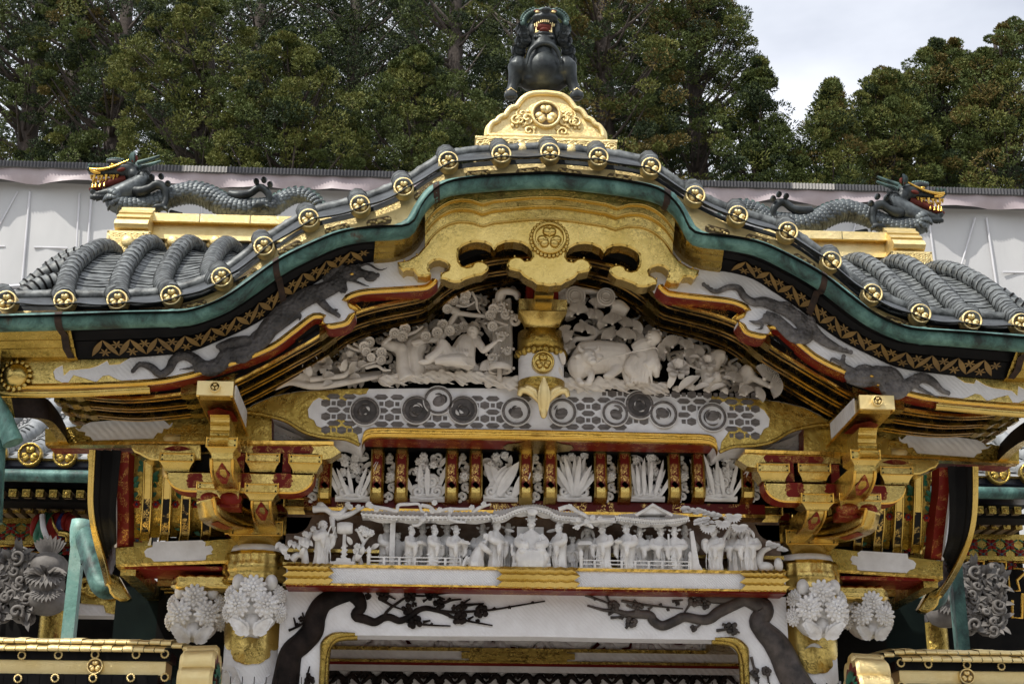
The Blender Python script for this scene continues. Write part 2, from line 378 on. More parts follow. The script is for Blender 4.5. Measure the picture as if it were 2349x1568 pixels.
left_line = DISC[1:][::-1]+[DISC[0]]
cl = cr(left_line, 8)
CURVE = full(cl)                        # through the tile-end centres
# gutter edge traces (left half, pixels)
GU = [(-60, 724), (0, 722), (150, 717), (300, 714), (407, 711), (468, 702), (518, 678), (567, 639), (634, 594), (700, 560), (783, 528), (850, 524), (905, 518), (930, 508), (946, 480), (964, 450), (990, 426), (1037, 411), (1120, 403), (1190, 400), (1254, 399)]
GLo = [(-60, 763), (0, 760), (160, 756), (300, 751), (419, 747), (458, 739), (508, 720), (547, 699), (587, 672), (650, 627), (717, 592), (783, 563), (850, 551), (927, 547), (950, 535), (962, 512), (977, 486), (1000, 462), (1037, 447), (1117, 438), (1190, 433), (1254, 430)]
YG = -1.33
gu = full(resamp(cr(PP(GU, YG), 6), 60)); gl = full(resamp(cr(PP(GLo, YG), 6), 60))
def interp_z(curve, x):
    xs = [p.x for p in curve]; return float(np.interp(x, xs, [p.z for p in curve]))
# gold fascia between the tile ends and the gutter
YB = -1.17
top = [Vector((p.x, YB, p.z-.022)) for p in resamp(CURVE, 140)]
bot = [Vector((p.x, YB, p.z-.02)) for p in resamp(full(resamp(cr(PP(GU, YB), 6), 60)), 140)]
for i, p in enumerate(bot):
    if abs(p.x) < .07: p.z += (.07-abs(p.x))*.8
ROOF_M = [G['tile'], G['tiledark'], G['blackmatte']]
f = MB(); n = len(top)
f.prism(bot+top[::-1], YB+.06)
band_mid = [(a*.42+b*.58) for a, b in zip(top, bot)]
fascia_mb = f
# roof shell behind the tile ends: verge bar and sagging flat tiles
YV = -1.0
def back_of(p, dx, dy, Y):              # the same picture place, moved by dx, dy pixels, farther back
    v = p-CAM; d = v.dot(_fw); sx = 1174.5+FPX*v.dot(CR)/d; sy = 784-FPX*v.dot(CU)/d
    return P(sx+dx, sy+dy, Y)
lineB = [back_of(p, 0, -10, YV) for p in resamp(cl, 60)]; lineB = full(lineB)
roof = MB(); roof.mi = 1
topv = [Vector((p.x, p.y-.02, p.z-.02)) for p in resamp(lineB, 240)]; lowv = [Vector((p.x, YB-.03, p.z+.004)) for p in resamp(top, 240)]
dx = [d.x for d in DISC]
def sag(x):
    xs = sorted([abs(d) for d in dx]); ax = abs(x)
    for a, b in zip(xs, xs[1:]):
        if a <= ax <= b:
            t = (ax-a)/(b-a); return 4*t*(1-t)
    return 0
NS = 6
for k in range(NS):                     # five lapped layers, each its own step
    ra, rb = [], []
    for a, b in zip(topv, lowv):
        t0, t1 = k/NS, (k+1)/NS; sg = sag(a.x)*.012
        p = a.lerp(b, t0); q = a.lerp(b, t1)
        ra.append(p+Vector((0, -.012*(k+1), -sg*t0))); rb.append(q+Vector((0, -.012*(k+1), -sg*t1)))
    roof.grid([ra, rb], 1, sm=False)
    roof.grid([rb, [p+Vector((0, .02, 0)) for p in rb]], 1, sm=False)
roof.grid([[Vector((p.x, YB+.035, p.z+.045)) for p in resamp(top, 240)], [Vector((p.x, YB+.03, p.z-.06)) for p in resamp(top, 240)]], 1)
bar = resamp(lineB, 330); rr = [.034+(.004 if i % 6 == 0 else 0) for i in range(330)]
roof.tube(bar, rr, 8, 0)
# sloping roof sheets on both sides of the barrel, ending under the ridge boxes
rows_px = [
 [(148, 688), (150, 662), (163, 622), (190, 594), (220, 575), (247, 571), (265, 584)],
 [(272, 688), (272, 664), (280, 632), (300, 597), (325, 568), (347, 561), (362, 574)],
 [(395, 678), (376, 662), (375, 642), (388, 611), (410, 578), (433, 561), (455, 571)],
 [(500, 650), (482, 634), (484, 608), (500, 579), (520, 564), (541, 576)]]
ext_l = [(20, 690), (22, 672), (52, 640), (95, 606), (140, 585), (180, 576), (200, 588)]
ext_r = [(600, 600), (580, 590), (575, 575), (580, 570), (600, 570), (620, 580), (640, 590)]
def path3(px, y0=-1.2, y1=.8, n=60, dy=0):
    m = len(px); pts = [P(a, b+dy, y0+(y1-y0)*(i/(m-1))**.9) for i, (a, b) in enumerate(px)]
    return resamp(cr(pts, 10), n)
ext_a = [(a-17, b+2) for a, b in rows_px[0]]
fill_paths = [path3(q, dy=14) for q in ([(10, 694), (22, 684), (50, 668), (92, 640), (135, 612), (172, 596), (196, 600)], ext_a)]
sheet_paths = [path3(q, dy=9) for q in [ext_a]+rows_px+[ext_r]]
LAP = 26
ROOF = roof.build('roof', ROOF_M, GATE)
for mirror in (0, 1):
    sheet = MB()
    ps = [mirx(q) if mirror else q for q in sheet_paths]
    for k in range(LAP):
        ia, ib = int(k*59/LAP), int((k+1)*59/LAP)+1
        ra = []; rb = []
        for c in range(len(ps)-1):
            for t in (0, .33, .66):
                w = -.02*math.sin(math.pi*t)
                ra.append(ps[c][ia].lerp(ps[c+1][ia], t)+Vector((0, -.004, .004+w)))
                rb.append(ps[c][min(59, ib)].lerp(ps[c+1][min(59, ib)], t)+Vector((0, 0, -.001+w)))
        jit = random.Random(k*7+mirror)
        ra = [p+Vector((0, 0, jit.uniform(-.003, .003))) for p in ra]
        sheet.grid([ra, rb], 0, sm=False); sheet.grid([[p-Vector((0, -.004, .006)) for p in ra], ra], 1, sm=False)
    # dark filler under the sheet towards the ridge and the side gable
    fp = [mirx(q) if mirror else q for q in fill_paths]; sheet.grid([[p+Vector((0, .03, -.01)) for p in q] for q in fp], 1)
    a = [p-Vector((0, -.04, .05)) for p in fp[0]]; b = [Vector((p.x*1.0, p.y+.04, p.z-.4)) for p in fp[0]]
    sheet.grid([a, b], 1)
    sheet.build('roof_slope', ROOF_M, ROOF)
def ringed(mb, path, r, rings, mi=0, n=10, lap=.006):
    q = resamp(path, rings*3+1); rs = []
    for i in range(len(q)):
        k = i % 3; rs.append(r*(1.0 if k == 0 else (1.10 if k == 1 else 1.06))*(1+.02*math.sin(i*2.7+path[0][0]*9)))
    mb.tube(q, rs, n, mi, sm=True)
    for i in range(1, len(q)-1, 3):     # dark lap line of each length
        t = (q[i+1]-q[i-1]).normalized(); mb.tube([q[i]-t*lap, q[i]+t*lap], r*1.125, n, 2, cap=False)
for mirror in (0, 1):
    for k, q in enumerate(rows_px):
        p = path3(q); p = mirx(p) if mirror else p
        mb = MB(); ringed(mb, [x+Vector((0, 0, .012)) for x in p], .050, 23)
        mb.build('tile_row', ROOF_M, ROOF)
    # rolls of the side gable's verge, seen end-on beyond the last row
    for (a, b, ya, yb, r) in [((214, 577), (106, 622), .72, .74, .05), ((200, 588), (98, 640), .45, .45, .05), ((178, 606), (58, 666), .05, .0, .055), ((152, 646), (46, 690), -.5, -.6, .055)]:
        A, B = P(a[0], a[1], ya), P(b[0], b[1], yb); mid = A.lerp(B, .55)+Vector((0, 0, .03))
        q = cr([A, mid, B], 8); q = mirx(q) if mirror else q
        mb = MB(); ringed(mb, q, r, 7, 0); mb.build('tile_row', ROOF_M, ROOF)
fascia = fascia_mb.build('fascia', G['gold_pale'], ROOF)
# tile ends with the three-leaf crest
def crest(mb, r, y0, gi=0, di=1):       # rim, sunk brown ground, three heart-shaped leaves (front faces -y)
    mb.lathe([(r*.80, .02), (r*.80, -.004), (r*.86, -.012), (r*.97, -.010), (r, .0), (r, .05)], (0, y0, 0), 'y', 28, gi)
    mb.disc((0, y0+.006, 0), r*.82, .01, 24, di)
    for k in range(3):
        a = math.pi/2+k*2*math.pi/3; c, s = math.cos(a), math.sin(a)
        for sg in (-1, 1):
            cx, cz = c*r*.41-s*sg*r*.145, s*r*.41+c*sg*r*.145
            mb.ell((cx, y0+.004, cz), (r*.265, .018, r*.29), Matrix.Rotation(-(a-math.pi/2)-sg*.35, 3, 'Y'), 10, 6, gi)
        mb.ell((c*r*.27, y0+.004, s*r*.27), (r*.15, .013, r*.2), Matrix.Rotation(-(a-math.pi/2), 3, 'Y'), 8, 5, gi)
        mb.tube([(c*r*.55, y0, s*r*.55), (c*r*.74, y0, s*r*.74)], r*.03, 5, gi)
e = MB(); crest(e, .052, 0)
END0 = None
allD = [(DISC[0], 1)]+[(d, 1) for d in DISC[1:]]+[(Vector((-d.x, d.y, d.z)), -1) for d in DISC[1:]]
for d, sg in allD:
    bp = back_of(d, -7, -17, YD+.26)
    mb = MB(); ringed(mb, [d+Vector((0, .012, 0)), d.lerp(bp, .5)+Vector((0, 0, .004)), bp], .049, 6, lap=.0028); mb.build('cap_tile', ROOF_M, ROOF)
    if END0 is None:
        END0 = e.build('end_tile', [G['gold_pale'], G['brown']]); END0.location = d; attach(END0, ROOF)
    else: copy_at(END0, d, ROOF)
# cartouches on the fascia: dark oval recess with gilt scrollwork
rnd = random.Random(4)
xs = sorted([d.x for d, s in allD])
for a, b in zip(xs, xs[1:]):
    xm = (a+b)/2; i = min(range(len(band_mid)), key=lambda j: abs(band_mid[j].x-xm)); c = band_mid[i]
    t = (band_mid[min(len(band_mid)-1, i+2)]-band_mid[max(0, i-2)]).normalized(); nn = Vector((-t.z, 0, t.x))
    mb = MB(); ln, hh = .064, .021
    pl = [c+t*(sx*(ln-.012)+ex)+nn*ez+Vector((0, -.004, 0)) for sx, ex, ez in [(1, .012, -hh*.4), (1, .012, hh*.4), (1, 0, hh), (-1, 0, hh), (-1, -.012, hh*.4), (-1, -.012, -hh*.4), (-1, 0, -hh), (1, 0, -hh)]]
    mb.prism(pl, c.y, 1)
    for k in range(9):
        u = -1+2*k/8; q = c+t*(u*ln*.82)+nn*(math.sin(k*2.1+xm*9)*.007)+Vector((0, -.007, 0))
        mb.ell(q, (.008+.003*rnd.random(), .006, .006+.003*rnd.random()), None, 7, 5, 0)
    mb.ell(c+Vector((0, -.008, 0)), (.015, .008, .012), None, 8, 5, 0)
    mb.build('cartouche', [G['gold_pale'], G['brown']], ROOF)
# ---------------------------------------------------------------- copper gutter following the gable
gut = MB(); rows = []
gum, glm = resamp(gu, 150), resamp(gl, 150)
for a, b in zip(gum, glm):
    c = (a+b)/2; h = (a-b)/2; hl = h.length
    ring = []
    for k in range(12):
        w = 2*math.pi*k/12
        ring.append(c+h*math.sin(w)+Vector((0, -.052*math.cos(w), 0)))
    rows.append(ring)
gut.grid(rows, 0, cv=True)
GUT = tag(gut.build('rain_gutter', G['verd']), 'green weathered copper rain gutter curving along the front edge of the gable roof', 'gutter')
for j in (0.255, .745, .40, .60):       # lapped joints
    pass
def gut_at(x):
    xs = [(a.x+b.x)/2 for a, b in zip(gum, glm)]; i = min(range(len(xs)), key=lambda j: abs(xs[j]-x)); return i
for x in (-1.82, 1.82, -.56, .62):
    i = gut_at(x); mb = MB(); rws = []
    for di, g_ in ((-1, 1.0), (0, 1.07), (1, 1.0)):
        j = i; c = (gum[j]+glm[j])/2+(gum[j+1]-gum[j-1]).normalized()*(.018*di); h = (gum[j]-glm[j])/2
        rws.append([c+h*(g_*math.sin(2*math.pi*k/12)*1.02)+Vector((0, -.053*g_*math.cos(2*math.pi*k/12), 0)) for k in range(12)])
    mb.grid(rws, 0, cv=True); mb.build('joint', G['verd'], GUT)
def hanger(x, px_path):
    i = gut_at(x); c = (gum[i]+glm[i])/2; h = (gum[i]-glm[i])/2
    mb = MB(); rws = []
    tt = (gum[i+1]-gum[i-1]).normalized()
    arc = [c+h*(1.06*math.sin(w))+Vector((0, -.057*math.cos(w), 0)) for w in np.linspace(math.pi*.62, -math.pi*.5, 12)]
    arc += px_path
    mb.grid([[p-tt*.017 for p in arc], [p+tt*.017 for p in arc]]); mb.grid([[p-tt*.017+Vector((0, .008, 0)) for p in arc], [p+tt*.017+Vector((0, .008, 0)) for p in arc]])
    mb.build('hanger_strap', G['rust'], GUT)
for x, pth in ((P(145, 738, YG).x, [P(148, 770, -1.24), P(152, 800, -1.18), P(163, 820, -1.12)]), (P(632, 610, YG).x, [P(640, 640, -1.24), P(646, 668, -1.18), P(650, 690, -1.12)]), (P(1003, 445, YG).x, [P(1000, 466, -1.25), P(1000, 485, -1.19), P(1008, 510, -1.13)])):
    hanger(x, pth); hanger(-x, mirx(pth))
# ---------------------------------------------------------------- eave boards, gable board, pendant, ribs
HB_TOP = [(-40, 823), (0, 822), (150, 820), (277, 817), (333, 814), (433, 804), (500, 779), (567, 749), (620, 716), (667, 680), (733, 640), (783, 612), (840, 600), (897, 596), (935, 585), (956, 568), (970, 548), (983, 522), (997, 508), (1037, 500), (1107, 499)]
yE = -1.10
et = full(resamp(cr(PP(GLo, -1.26), 6), 80)); eb = full(resamp(cr(PP(HB_TOP+[(1180, 491), (1252, 487)], yE), 6), 80))
ET, EBm = resamp(et, 200), resamp(eb, 200)
mb = MB()
def strip_pt(u, v):                     # u along the gable 0..1, v down from the gutter to the gable board
    i = u*199; j = int(min(198, max(0, i))); t = i-j
    a = ET[j].lerp(ET[j+1], t); b = EBm[j].lerp(EBm[j+1], t); return a.lerp(b, v)
mb.grid([[strip_pt(i/160, -.9)+Vector((0, .10, 0)) for i in range(161)], [strip_pt(i/160, 1.1)+Vector((0, .10, 0)) for i in range(161)]], 0, sm=False)
mb.grid([[strip_pt(i/160, -.30)+Vector((0, -.10, .0)) for i in range(161)], [strip_pt(i/160, -.10)+Vector((0, .10, 0)) for i in range(161)]], 0, sm=False)
for lv, (v0, v1, off) in enumerate([(-.15, .32, .03), (.30, 1.06, .0)]):
    mb.grid([[strip_pt(i/160, v0)+Vector((0, off+.05, 0)) for i in range(161)], [strip_pt(i/160, v1)+Vector((0, off, 0)) for i in range(161)]], 0, sm=False)
EAVE = mb.build('eave_board', [G['black']], GATE)
mb = MB()                               # gilt linked-circle pattern inlaid on the black eave board
cells = 46
def lens(mb, a, b, w, mi, off):
    n = 8; pa = []; pb = []
    for k in range(n+1):
        t = k/n; q = (a[0]+(b[0]-a[0])*t, a[1]+(b[1]-a[1])*t); s_ = math.sin(math.pi*t)*w
        du, dv = (b[0]-a[0]), (b[1]-a[1])
        sc_u = 5.6; sv = .17; l = math.hypot(du*sc_u, dv*sv); nu, nv = -dv*sv/l, du*sc_u/l
        pa.append(strip_pt(q[0]+nu*s_/sc_u, q[1]+nv*s_/sv)+off); pb.append(strip_pt(q[0]-nu*s_/sc_u, q[1]-nv*s_/sv)+off)
    mb.grid([pa, pb], mi, sm=False)
off = Vector((0, -.006, 0))
def uz(u): return abs(u-.5)
for k in range(cells):
    u0, u1 = k/cells, (k+1)/cells; um = (u0+u1)/2
    if uz(um) < .165 or uz(um) > .415: continue
    lens(mb, (u0, .99), (um, .42), .013, 0, off); lens(mb, (um, .42), (u1, .99), .013, 0, off)
    for (uc, vc) in ((um, .86), (u1, .60)):
        for g_ in range(6):
            a = 2*math.pi*g_/6; lens(mb, (uc, vc), (uc+.0050*math.cos(a), vc+.16*math.sin(a)), .0045, 0, off)
mb.build('inlay', basic('gilt_inlay', (.13, .075, .02), (.22, .13, .035), .5, 0, 9, bst=.1), EAVE)  # gilt colour lowered so the shadow on the eave board is painted in
def lapped(u0, u1, lv, name):           # gilt sheathing wrapped over the middle and the ends of the eave boards
    mb = MB(); n = 40
    for v0, v1, o in lv:
        ra, rb, rc = [], [], []
        for i in range(n+1):
            u = u0+(u1-u0)*i/n; w = 0
            if abs(u0-.5) < .2:
                s_ = abs((u-.5))/.115; w = .05*abs(math.sin(s_*math.pi*1.0)) if s_ < 1 else 0
            ra.append(strip_pt(u, v0)+Vector((0, -.012+o, w*.5))); rb.append(strip_pt(u, v1)+Vector((0, -.028+o, w*.5))); rc.append(rb[-1]+Vector((0, .045, -.004)))
        mb.grid([ra, rb], 0, sm=False); mb.grid([rb, rc], 0, sm=False)
    mb.build(name, G['gold_dark'], EAVE)
LV = [(-.12, .36, .016), (.36, .68, .008), (.68, 1.03, .0)]
lapped(.335, .665, LV, 'gilt_sheath'); lapped(.0, .075, LV, 'gilt_sheath'); lapped(.925, 1.0, LV, 'gilt_sheath')
# three cusped gilt boards stepped back under the peak
for j, (yt_, yb_, Y) in enumerate(((431, 461, -1.255), (456, 482, -1.225), (476, 512, -1.19))):
    up, dn = [], []
    for a in np.linspace(975, 1254, 60):
        k1 = max(0, (1060-a)/85)**1.8; bw = (34*k1+14*k1**3)
        sc = -10*(math.sin((a-1107)/147*math.pi/2)**1.5 if a > 1107 else 0)+6*(1-min(1, abs(a-1107)/26))-4*math.sin(max(0, min(1, (a-985)/122))*math.pi)*(a < 1107)
        up.append(P(a, yt_+bw*1.15, Y)); dn.append(P(a, yb_+bw*1.1+sc+2, Y+.012))
    up, dn = full(up), full(dn); mb = MB(); mb.grid([up, dn], 0, sm=False); mb.grid([dn, [p+Vector((0, .05, -.002)) for p in dn]], 0, sm=False); mb.tube([p+Vector((0, -.002, .006)) for p in dn], .004, 5, 0); mb.build('cusped_board', G['gold'], EAVE)
# gable board
HB_LOW = [(-40, 893), (0, 894), (150, 892), (340, 884), (427, 870), (500, 850), (565, 828), (631, 799), (680, 763), (716, 735), (727, 731), (738, 733), (745, 742), (749, 752), (762, 755), (775, 753), (790, 750), (803, 743), (810, 732), (817, 720), (811, 711), (800, 706), (797, 697), (800, 690), (808, 684), (838, 676), (899, 672), (973, 667), (990, 660), (1000, 652), (1007, 641), (1018, 622), (1024, 590), (1026, 540)]
YH = -1.08
for mirror in (0, 1):
    tp = resamp(cr(PP(HB_TOP[:-2]+[(1012, 503)], YH), 6), 90); lw = resamp(cr(PP(HB_LOW, YH), 5), 150)
    if mirror: tp, lw = mirx(tp), mirx(lw)
    mb = MB(); mb.prism(tp+lw[::-1], YH+.10, 0, 0)
    board = mb.build('gable_board', G['weave'], GATE); board['label'] = ('left' if not mirror else 'right')+' white curved gable board bearing a grey relief dragon'
    # gilt edge moulding and red soffit
    mb = MB(); mm = lw[6:-14]
    prof = [(-.004, .0), (-.018, .006), (-.016, .018), (-.004, .026), (.0, .034)]
    rws = []
    for i, p in enumerate(mm):
        t = (mm[min(i+1, len(mm)-1)]-mm[max(0, i-1)]).normalized(); nn = Vector((-t.z, 0, t.x))
        if (nn.z < 0): nn = -nn
        if abs(t.x) < .5: 
            ref = (tp[int(i/len(mm)*89)]-p); nn = nn if nn.dot(ref) > 0 else -nn
        rws.append([p+Vector((0, dy, 0))+nn*dn for dy, dn in prof])
    mb.grid(rws, 0)
    mb.build('gilt_edge', G['gold_smooth'], board)
    mb = MB(); mb.grid([[p+Vector((0, -.002, -.001)) for p in mm], [p+Vector((0, .115, -.001)) for p in mm]], 0, sm=True)
    mb.build('soffit', G['red'], board)
    # gilt end fitting with a sunflower boss
    end = [(-40, 823), (277, 818), (300, 820), (275, 836), (250, 838), (246, 828), (225, 840), (205, 846), (160, 850), (145, 862), (142, 838), (128, 846), (124, 852), (128, 868), (145, 876), (155, 876), (168, 858), (195, 865), (220, 874), (235, 860), (250, 858), (270, 868), (295, 874), (320, 868), (338, 878), (338, 886), (150, 893), (-40, 896)]
    q = PP(end, YH-.002); q = mirx(q) if mirror else q
    mb = MB(); mb.prism(q, YH+.0, 0, None, .006, Vector((0, .016, 0)))
    q2 = [v+Vector((0, -.008, 0)) for v in q]
    c = P(35, 860, YH-.02); c = Vector((-c.x, c.y, c.z)) if mirror else c
    mb.lathe([(.0, -.035), (.04, -.03), (.058, -.012), (.062, 0)], c, 'y', 20, 0)
    for k in range(16):
        a = 2*math.pi*k/16; mb.ell(c+Vector((.070*math.cos(a), 0, .070*math.sin(a))), (.013, .006, .013), Matrix.Rotation(-a+math.pi/2, 3, 'Y'), 6, 5, 0)
    mb.build('end_fitting', G['gold'], board)
    # gilt roll under the end fitting
    lo = PP([(-40, 900), (0, 902), (150, 902), (345, 893)], YH+.02); lo = mirx(lo) if mirror else lo
    mb = MB(); mb.tube(cr(lo, 6), .022, 8); mb.build('gilt_roll', G['gold'], board)
# pendant plate (front outline, left half)
PEND = ZZ(Z5, [(650, -40), (620, 0), (590, 60), (560, 110), (500, 180), (430, 220), (360, 232), (372, 270), (400, 300), (425, 285), (470, 290), (500, 330), (560, 333), (592, 315), (582, 292), (572, 275), (580, 248), (610, 225), (650, 218), (690, 232), (716, 262), (708, 288), (680, 298), (655, 318), (658, 345), (690, 352), (718, 366), (752, 374), (792, 372), (826, 352), (862, 340), (900, 328), (940, 322), (972, 300), (990, 276), (985, 250), (955, 230), (915, 225), (885, 236), (872, 260), (840, 268), (805, 258), (785, 230), (778, 190), (782, 150), (808, 124), (850, 104), (905, 92), (965, 100), (1005, 120), (1026, 150), (1050, 118), (1100, 97), (1160, 92), (1222, 104), (1262, 128), (1286, 160), (1290, 195), (1272, 218), (1240, 222), (1212, 200), (1170, 194), (1130, 212), (1112, 248), (1132, 282), (1170, 292), (1205, 300), (1228, 328), (1262, 350), (1292, 362), (1322, 385), (1365, 388), (1408, 398)])
PTOP = [(1254, 486), (1180, 490), (1107, 500), (1037, 500), (1002, 507)]
YP = -1.17
lp = PP(PEND, YP); lt = PP(PTOP[::-1], YP)
xc = P(1252, 560, YP).x
def fixx(p): return Vector((p.x-xc, p.y, p.z))
lp = [fixx(p) for p in lp]; lt = [fixx(p) for p in lt]
poly = lt[:-1]+[Vector((0, YP, lt[-1].z))]+mirx(lt[:-1])[::-1]+mirx(lp[:-1])+[Vector((0, YP, lp[-1].z))]+lp[:-1][::-1]
mb = MB(); mb.prism(poly, YP+.10, 0, 0, .010)
per = resamp([Vector(p) for p in lp], 64)
for s_ in (-1, 1):                      # nail heads along the scalloped edge
    for i, p in enumerate(per[4:-1]):
        if i % 2 == 0: mb.ell((p.x*s_, YP-.003, p.z), (.0055, .005, .0055), None, 7, 5, 0)
PENDANT = mb.build('gable_pendant', G['gold'], GATE); PENDANT['label'] = 'gilt openwork pendant plate with round leaf crest under the gable peak'
mb = MB(); c = P(1254, 545, YP-.02); c.x = 0
crest(mb, .088, 0, 0, 0)
for k in range(28):
    a = 2*math.pi*k/28; mb.ell((.092*math.cos(a), .012, .092*math.sin(a)), (.012, .008, .012), None, 6, 4, 0)
o = mb.build('crest', [G['gold']]); o.location = c; attach(o, PENDANT)
# lacquered ribs of the curved ceiling behind the board
RIB = [(1252, 590), (1150, 598), (1080, 614), (1030, 640), (1000, 664), (975, 684), (930, 695), (875, 706), (820, 722), (780, 742), (745, 768), (710, 790), (680, 806), (600, 850), (520, 888), (430, 906), (300, 918), (200, 912), (110, 900)]
rw = full([p for p in resamp(cr(PP(RIB, -.95), 6), 70)][::-1]); RW = resamp(rw, 180)
for k in range(5):
    mb = MB(); y = -.95+.165*k
    c = [Vector((p.x, y, p.z)) for p in RW]
    h, w = .055, .03
    sec = [(-w, h), (-w, .012), (-w-.004, .010), (-w-.004, -.004), (-w+.018, -.004), (-w+.018, .0), (w-.018, .0), (w-.018, -.004), (w+.004, -.004), (w+.004, .01), (w, .012), (w, h)]
    rws = [[Vector((p.x, y+a, p.z+b)) for a, b in sec] for p in c]
    m = len(sec)
    for j in range(m-1):
        gold_ = j in (1, 2, 3, 7, 8, 9)
        mb.grid([[r[j] for r in rws], [r[j+1] for r in rws]], 1 if gold_ else 0, sm=False)
    rib = mb.build('ceiling_rib', [G['black_scroll'], G['gold_smooth']], GATE)
    for (xa, xb) in ((P(730, 790, -.95).x, P(775, 790, -.95).x), (P(972, 690, -.95).x, P(1010, 690, -.95).x), (P(430, 690, -.95).x, P(560, 690, -.95).x), (P(110, 690, -.95).x, P(230, 690, -.95).x)):
        for sg in (1, -1):
            q = [p for p in c if min(xa*sg, xb*sg) <= p.x <= max(xa*sg, xb*sg)]
            if len(q) < 3: continue
            nq = len(q); mb = MB()         # a gilt sheath at each kink
            for j, zz in enumerate((.0, .03)):
                rw2 = [[Vector((p.x, y-w-.008-.006*math.sin(i/(nq-1)*math.pi*3)**2, p.z+zz+.028)), Vector((p.x, y-w-.014-.006*math.sin(i/(nq-1)*math.pi*3)**2, p.z+zz-.006-.008*math.sin(i/(nq-1)*math.pi*3)**2))] for i, p in enumerate(q)]
                mb.grid(rw2, 0, sm=False)
            mb.grid([[Vector((p.x, y-w-.014, p.z-.007-.008*math.sin(i/(nq-1)*math.pi*3)**2)) for i, p in enumerate(q)], [Vector((p.x, y+w+.008, p.z-.007-.008*math.sin(i/(nq-1)*math.pi*3)**2)) for i, p in enumerate(q)]], 0, sm=False)
            mb.build('gilt_sheath', G['gold_dark'], rib)
# ceiling behind the ribs, and the dark board that joins it to the eave
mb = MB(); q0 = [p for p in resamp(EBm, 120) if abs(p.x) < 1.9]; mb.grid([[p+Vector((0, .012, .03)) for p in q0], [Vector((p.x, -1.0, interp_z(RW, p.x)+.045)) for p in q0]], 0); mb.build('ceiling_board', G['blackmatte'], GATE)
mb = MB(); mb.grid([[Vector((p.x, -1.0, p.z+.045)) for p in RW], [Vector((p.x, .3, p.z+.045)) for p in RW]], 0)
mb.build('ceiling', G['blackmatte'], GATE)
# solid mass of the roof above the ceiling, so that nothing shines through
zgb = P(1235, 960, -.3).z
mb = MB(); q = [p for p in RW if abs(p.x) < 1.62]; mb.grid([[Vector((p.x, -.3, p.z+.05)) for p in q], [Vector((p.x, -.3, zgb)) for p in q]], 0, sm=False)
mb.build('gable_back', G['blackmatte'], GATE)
# ---------------------------------------------------------------- tie beam, strut, frieze, lintel, portal, columns
def flip(mb):
    m = MB(); m.v = [(-a, b, c) for a, b, c in mb.v]; m.f = [f[::-1] for f in mb.f]; m.m = list(mb.m); m.s = list(mb.s); return m
def both(mb, name, mats, parent, parent2=None):
    a = mb.build(name, mats, parent); b = flip(mb).build(name, mats, parent2 or parent); return a, b
def cx0(px, py, Y, at=1235):            # like P, but with the picture's middle line put on x = 0
    p = P(px, py, Y); return Vector((p.x-P(at, py, Y).x, p.y, p.z))
yT = -.55
def PT(pts, Y=yT): return [cx0(a, b, Y) for a, b in pts]
bl = PT([(548, 943), (580, 925), (620, 908), (680, 897), (760, 892), (1000, 890), (1235, 890)]); bl[-1].x = 0
lo = PT([(548, 943), (600, 950), (650, 964), (690, 988), (730, 1000), (762, 1003), (790, 1006), (818, 1020), (824, 1006), (832, 992), (848, 986), (1235, 989)]); lo[-1].x = 0
lo = cr(lo[:9], 4)+lo[9:]
mb = MB(); poly = bl+mirx(bl[:-1])[::-1]+mirx(lo[1:-1])+lo[::-1][:-1]
mb.prism(poly, yT+.28, 0, 0)
BEAM = mb.build('tie_beam', G['white'], GATE); BEAM['label'] = 'long white tie beam inlaid with grey hexagon lattice and round medallions'
# hexagon lattice inlay
RND = [(832, 942, 33), (950, 939, 33), (1000, 918, 33), (1057, 939, 33), (1179, 943, 33), (1285, 944, 32), (1406, 947, 30), (1462, 928, 33), (1517, 949, 32), (1629, 956, 33)]
KX = 2*abs(P(1235, 940, yT).x-P(1234, 940, yT).x)/2
mb = MB()
def hexa(mb, c, w, h, q):
    mb.prism([c+Vector((a, -.003, b)) for a, b in ((-w, 0), (-w*q, -h), (w*q, -h), (w, 0), (w*q, h), (-w*q, h))], c.y+.002, 0)
def inside(px, py, m=2):
    if any((px-a)**2+(py-b)**2 < (r+m)**2 for a, b, r in RND): return False
    ax = abs(px-1235); top = 892+max(0, ax-470)**2*.0008; low = 984+ (0 if ax < 395 else (ax-395)*.12)
    if ax > 400: low = 984+min(22, (ax-400)*.8)
    return top+3 < py-7 and py+4 < low and ax < 508
def cell(c, pts): mb.prism([c+Vector((u*KX, -.003, v*KX)) for u, v in pts], c.y+.002, 0)
TL = 36.5
for j in range(7):
    py = 900+j*15.4
    for i in range(-15, 16):
        for kind, px in ((0, 1235+i*TL), (1, 1235+(i+.5)*TL)):
            yy = py+(px-1235)*.014
            if abs(px-1235) < 24 and py > 905: continue
            if j % 2 == 1 and kind == 0 and inside(px, yy, 1): cell(cx0(px, yy, yT-.001), ((-15.8, 0), (-9, -6), (9, -6), (15.8, 0), (9, 6), (-9, 6)))
            if j % 2 == 0 and kind == 0 and inside(px, yy, 0): cell(cx0(px, yy, yT-.001), ((-4.6, -4.6), (4.6, -4.6), (4.6, 4.6), (-4.6, 4.6)))
            if j % 2 == 0 and kind == 1 and inside(px, yy, 1): cell(cx0(px, yy, yT-.001), ((-10, -5.2), (0, -9.5), (10, -5.2), (10, 5.2), (0, 9.5), (-10, 5.2)))
mb.build('lattice', G['sap'], BEAM)
rr0 = random.Random(8)
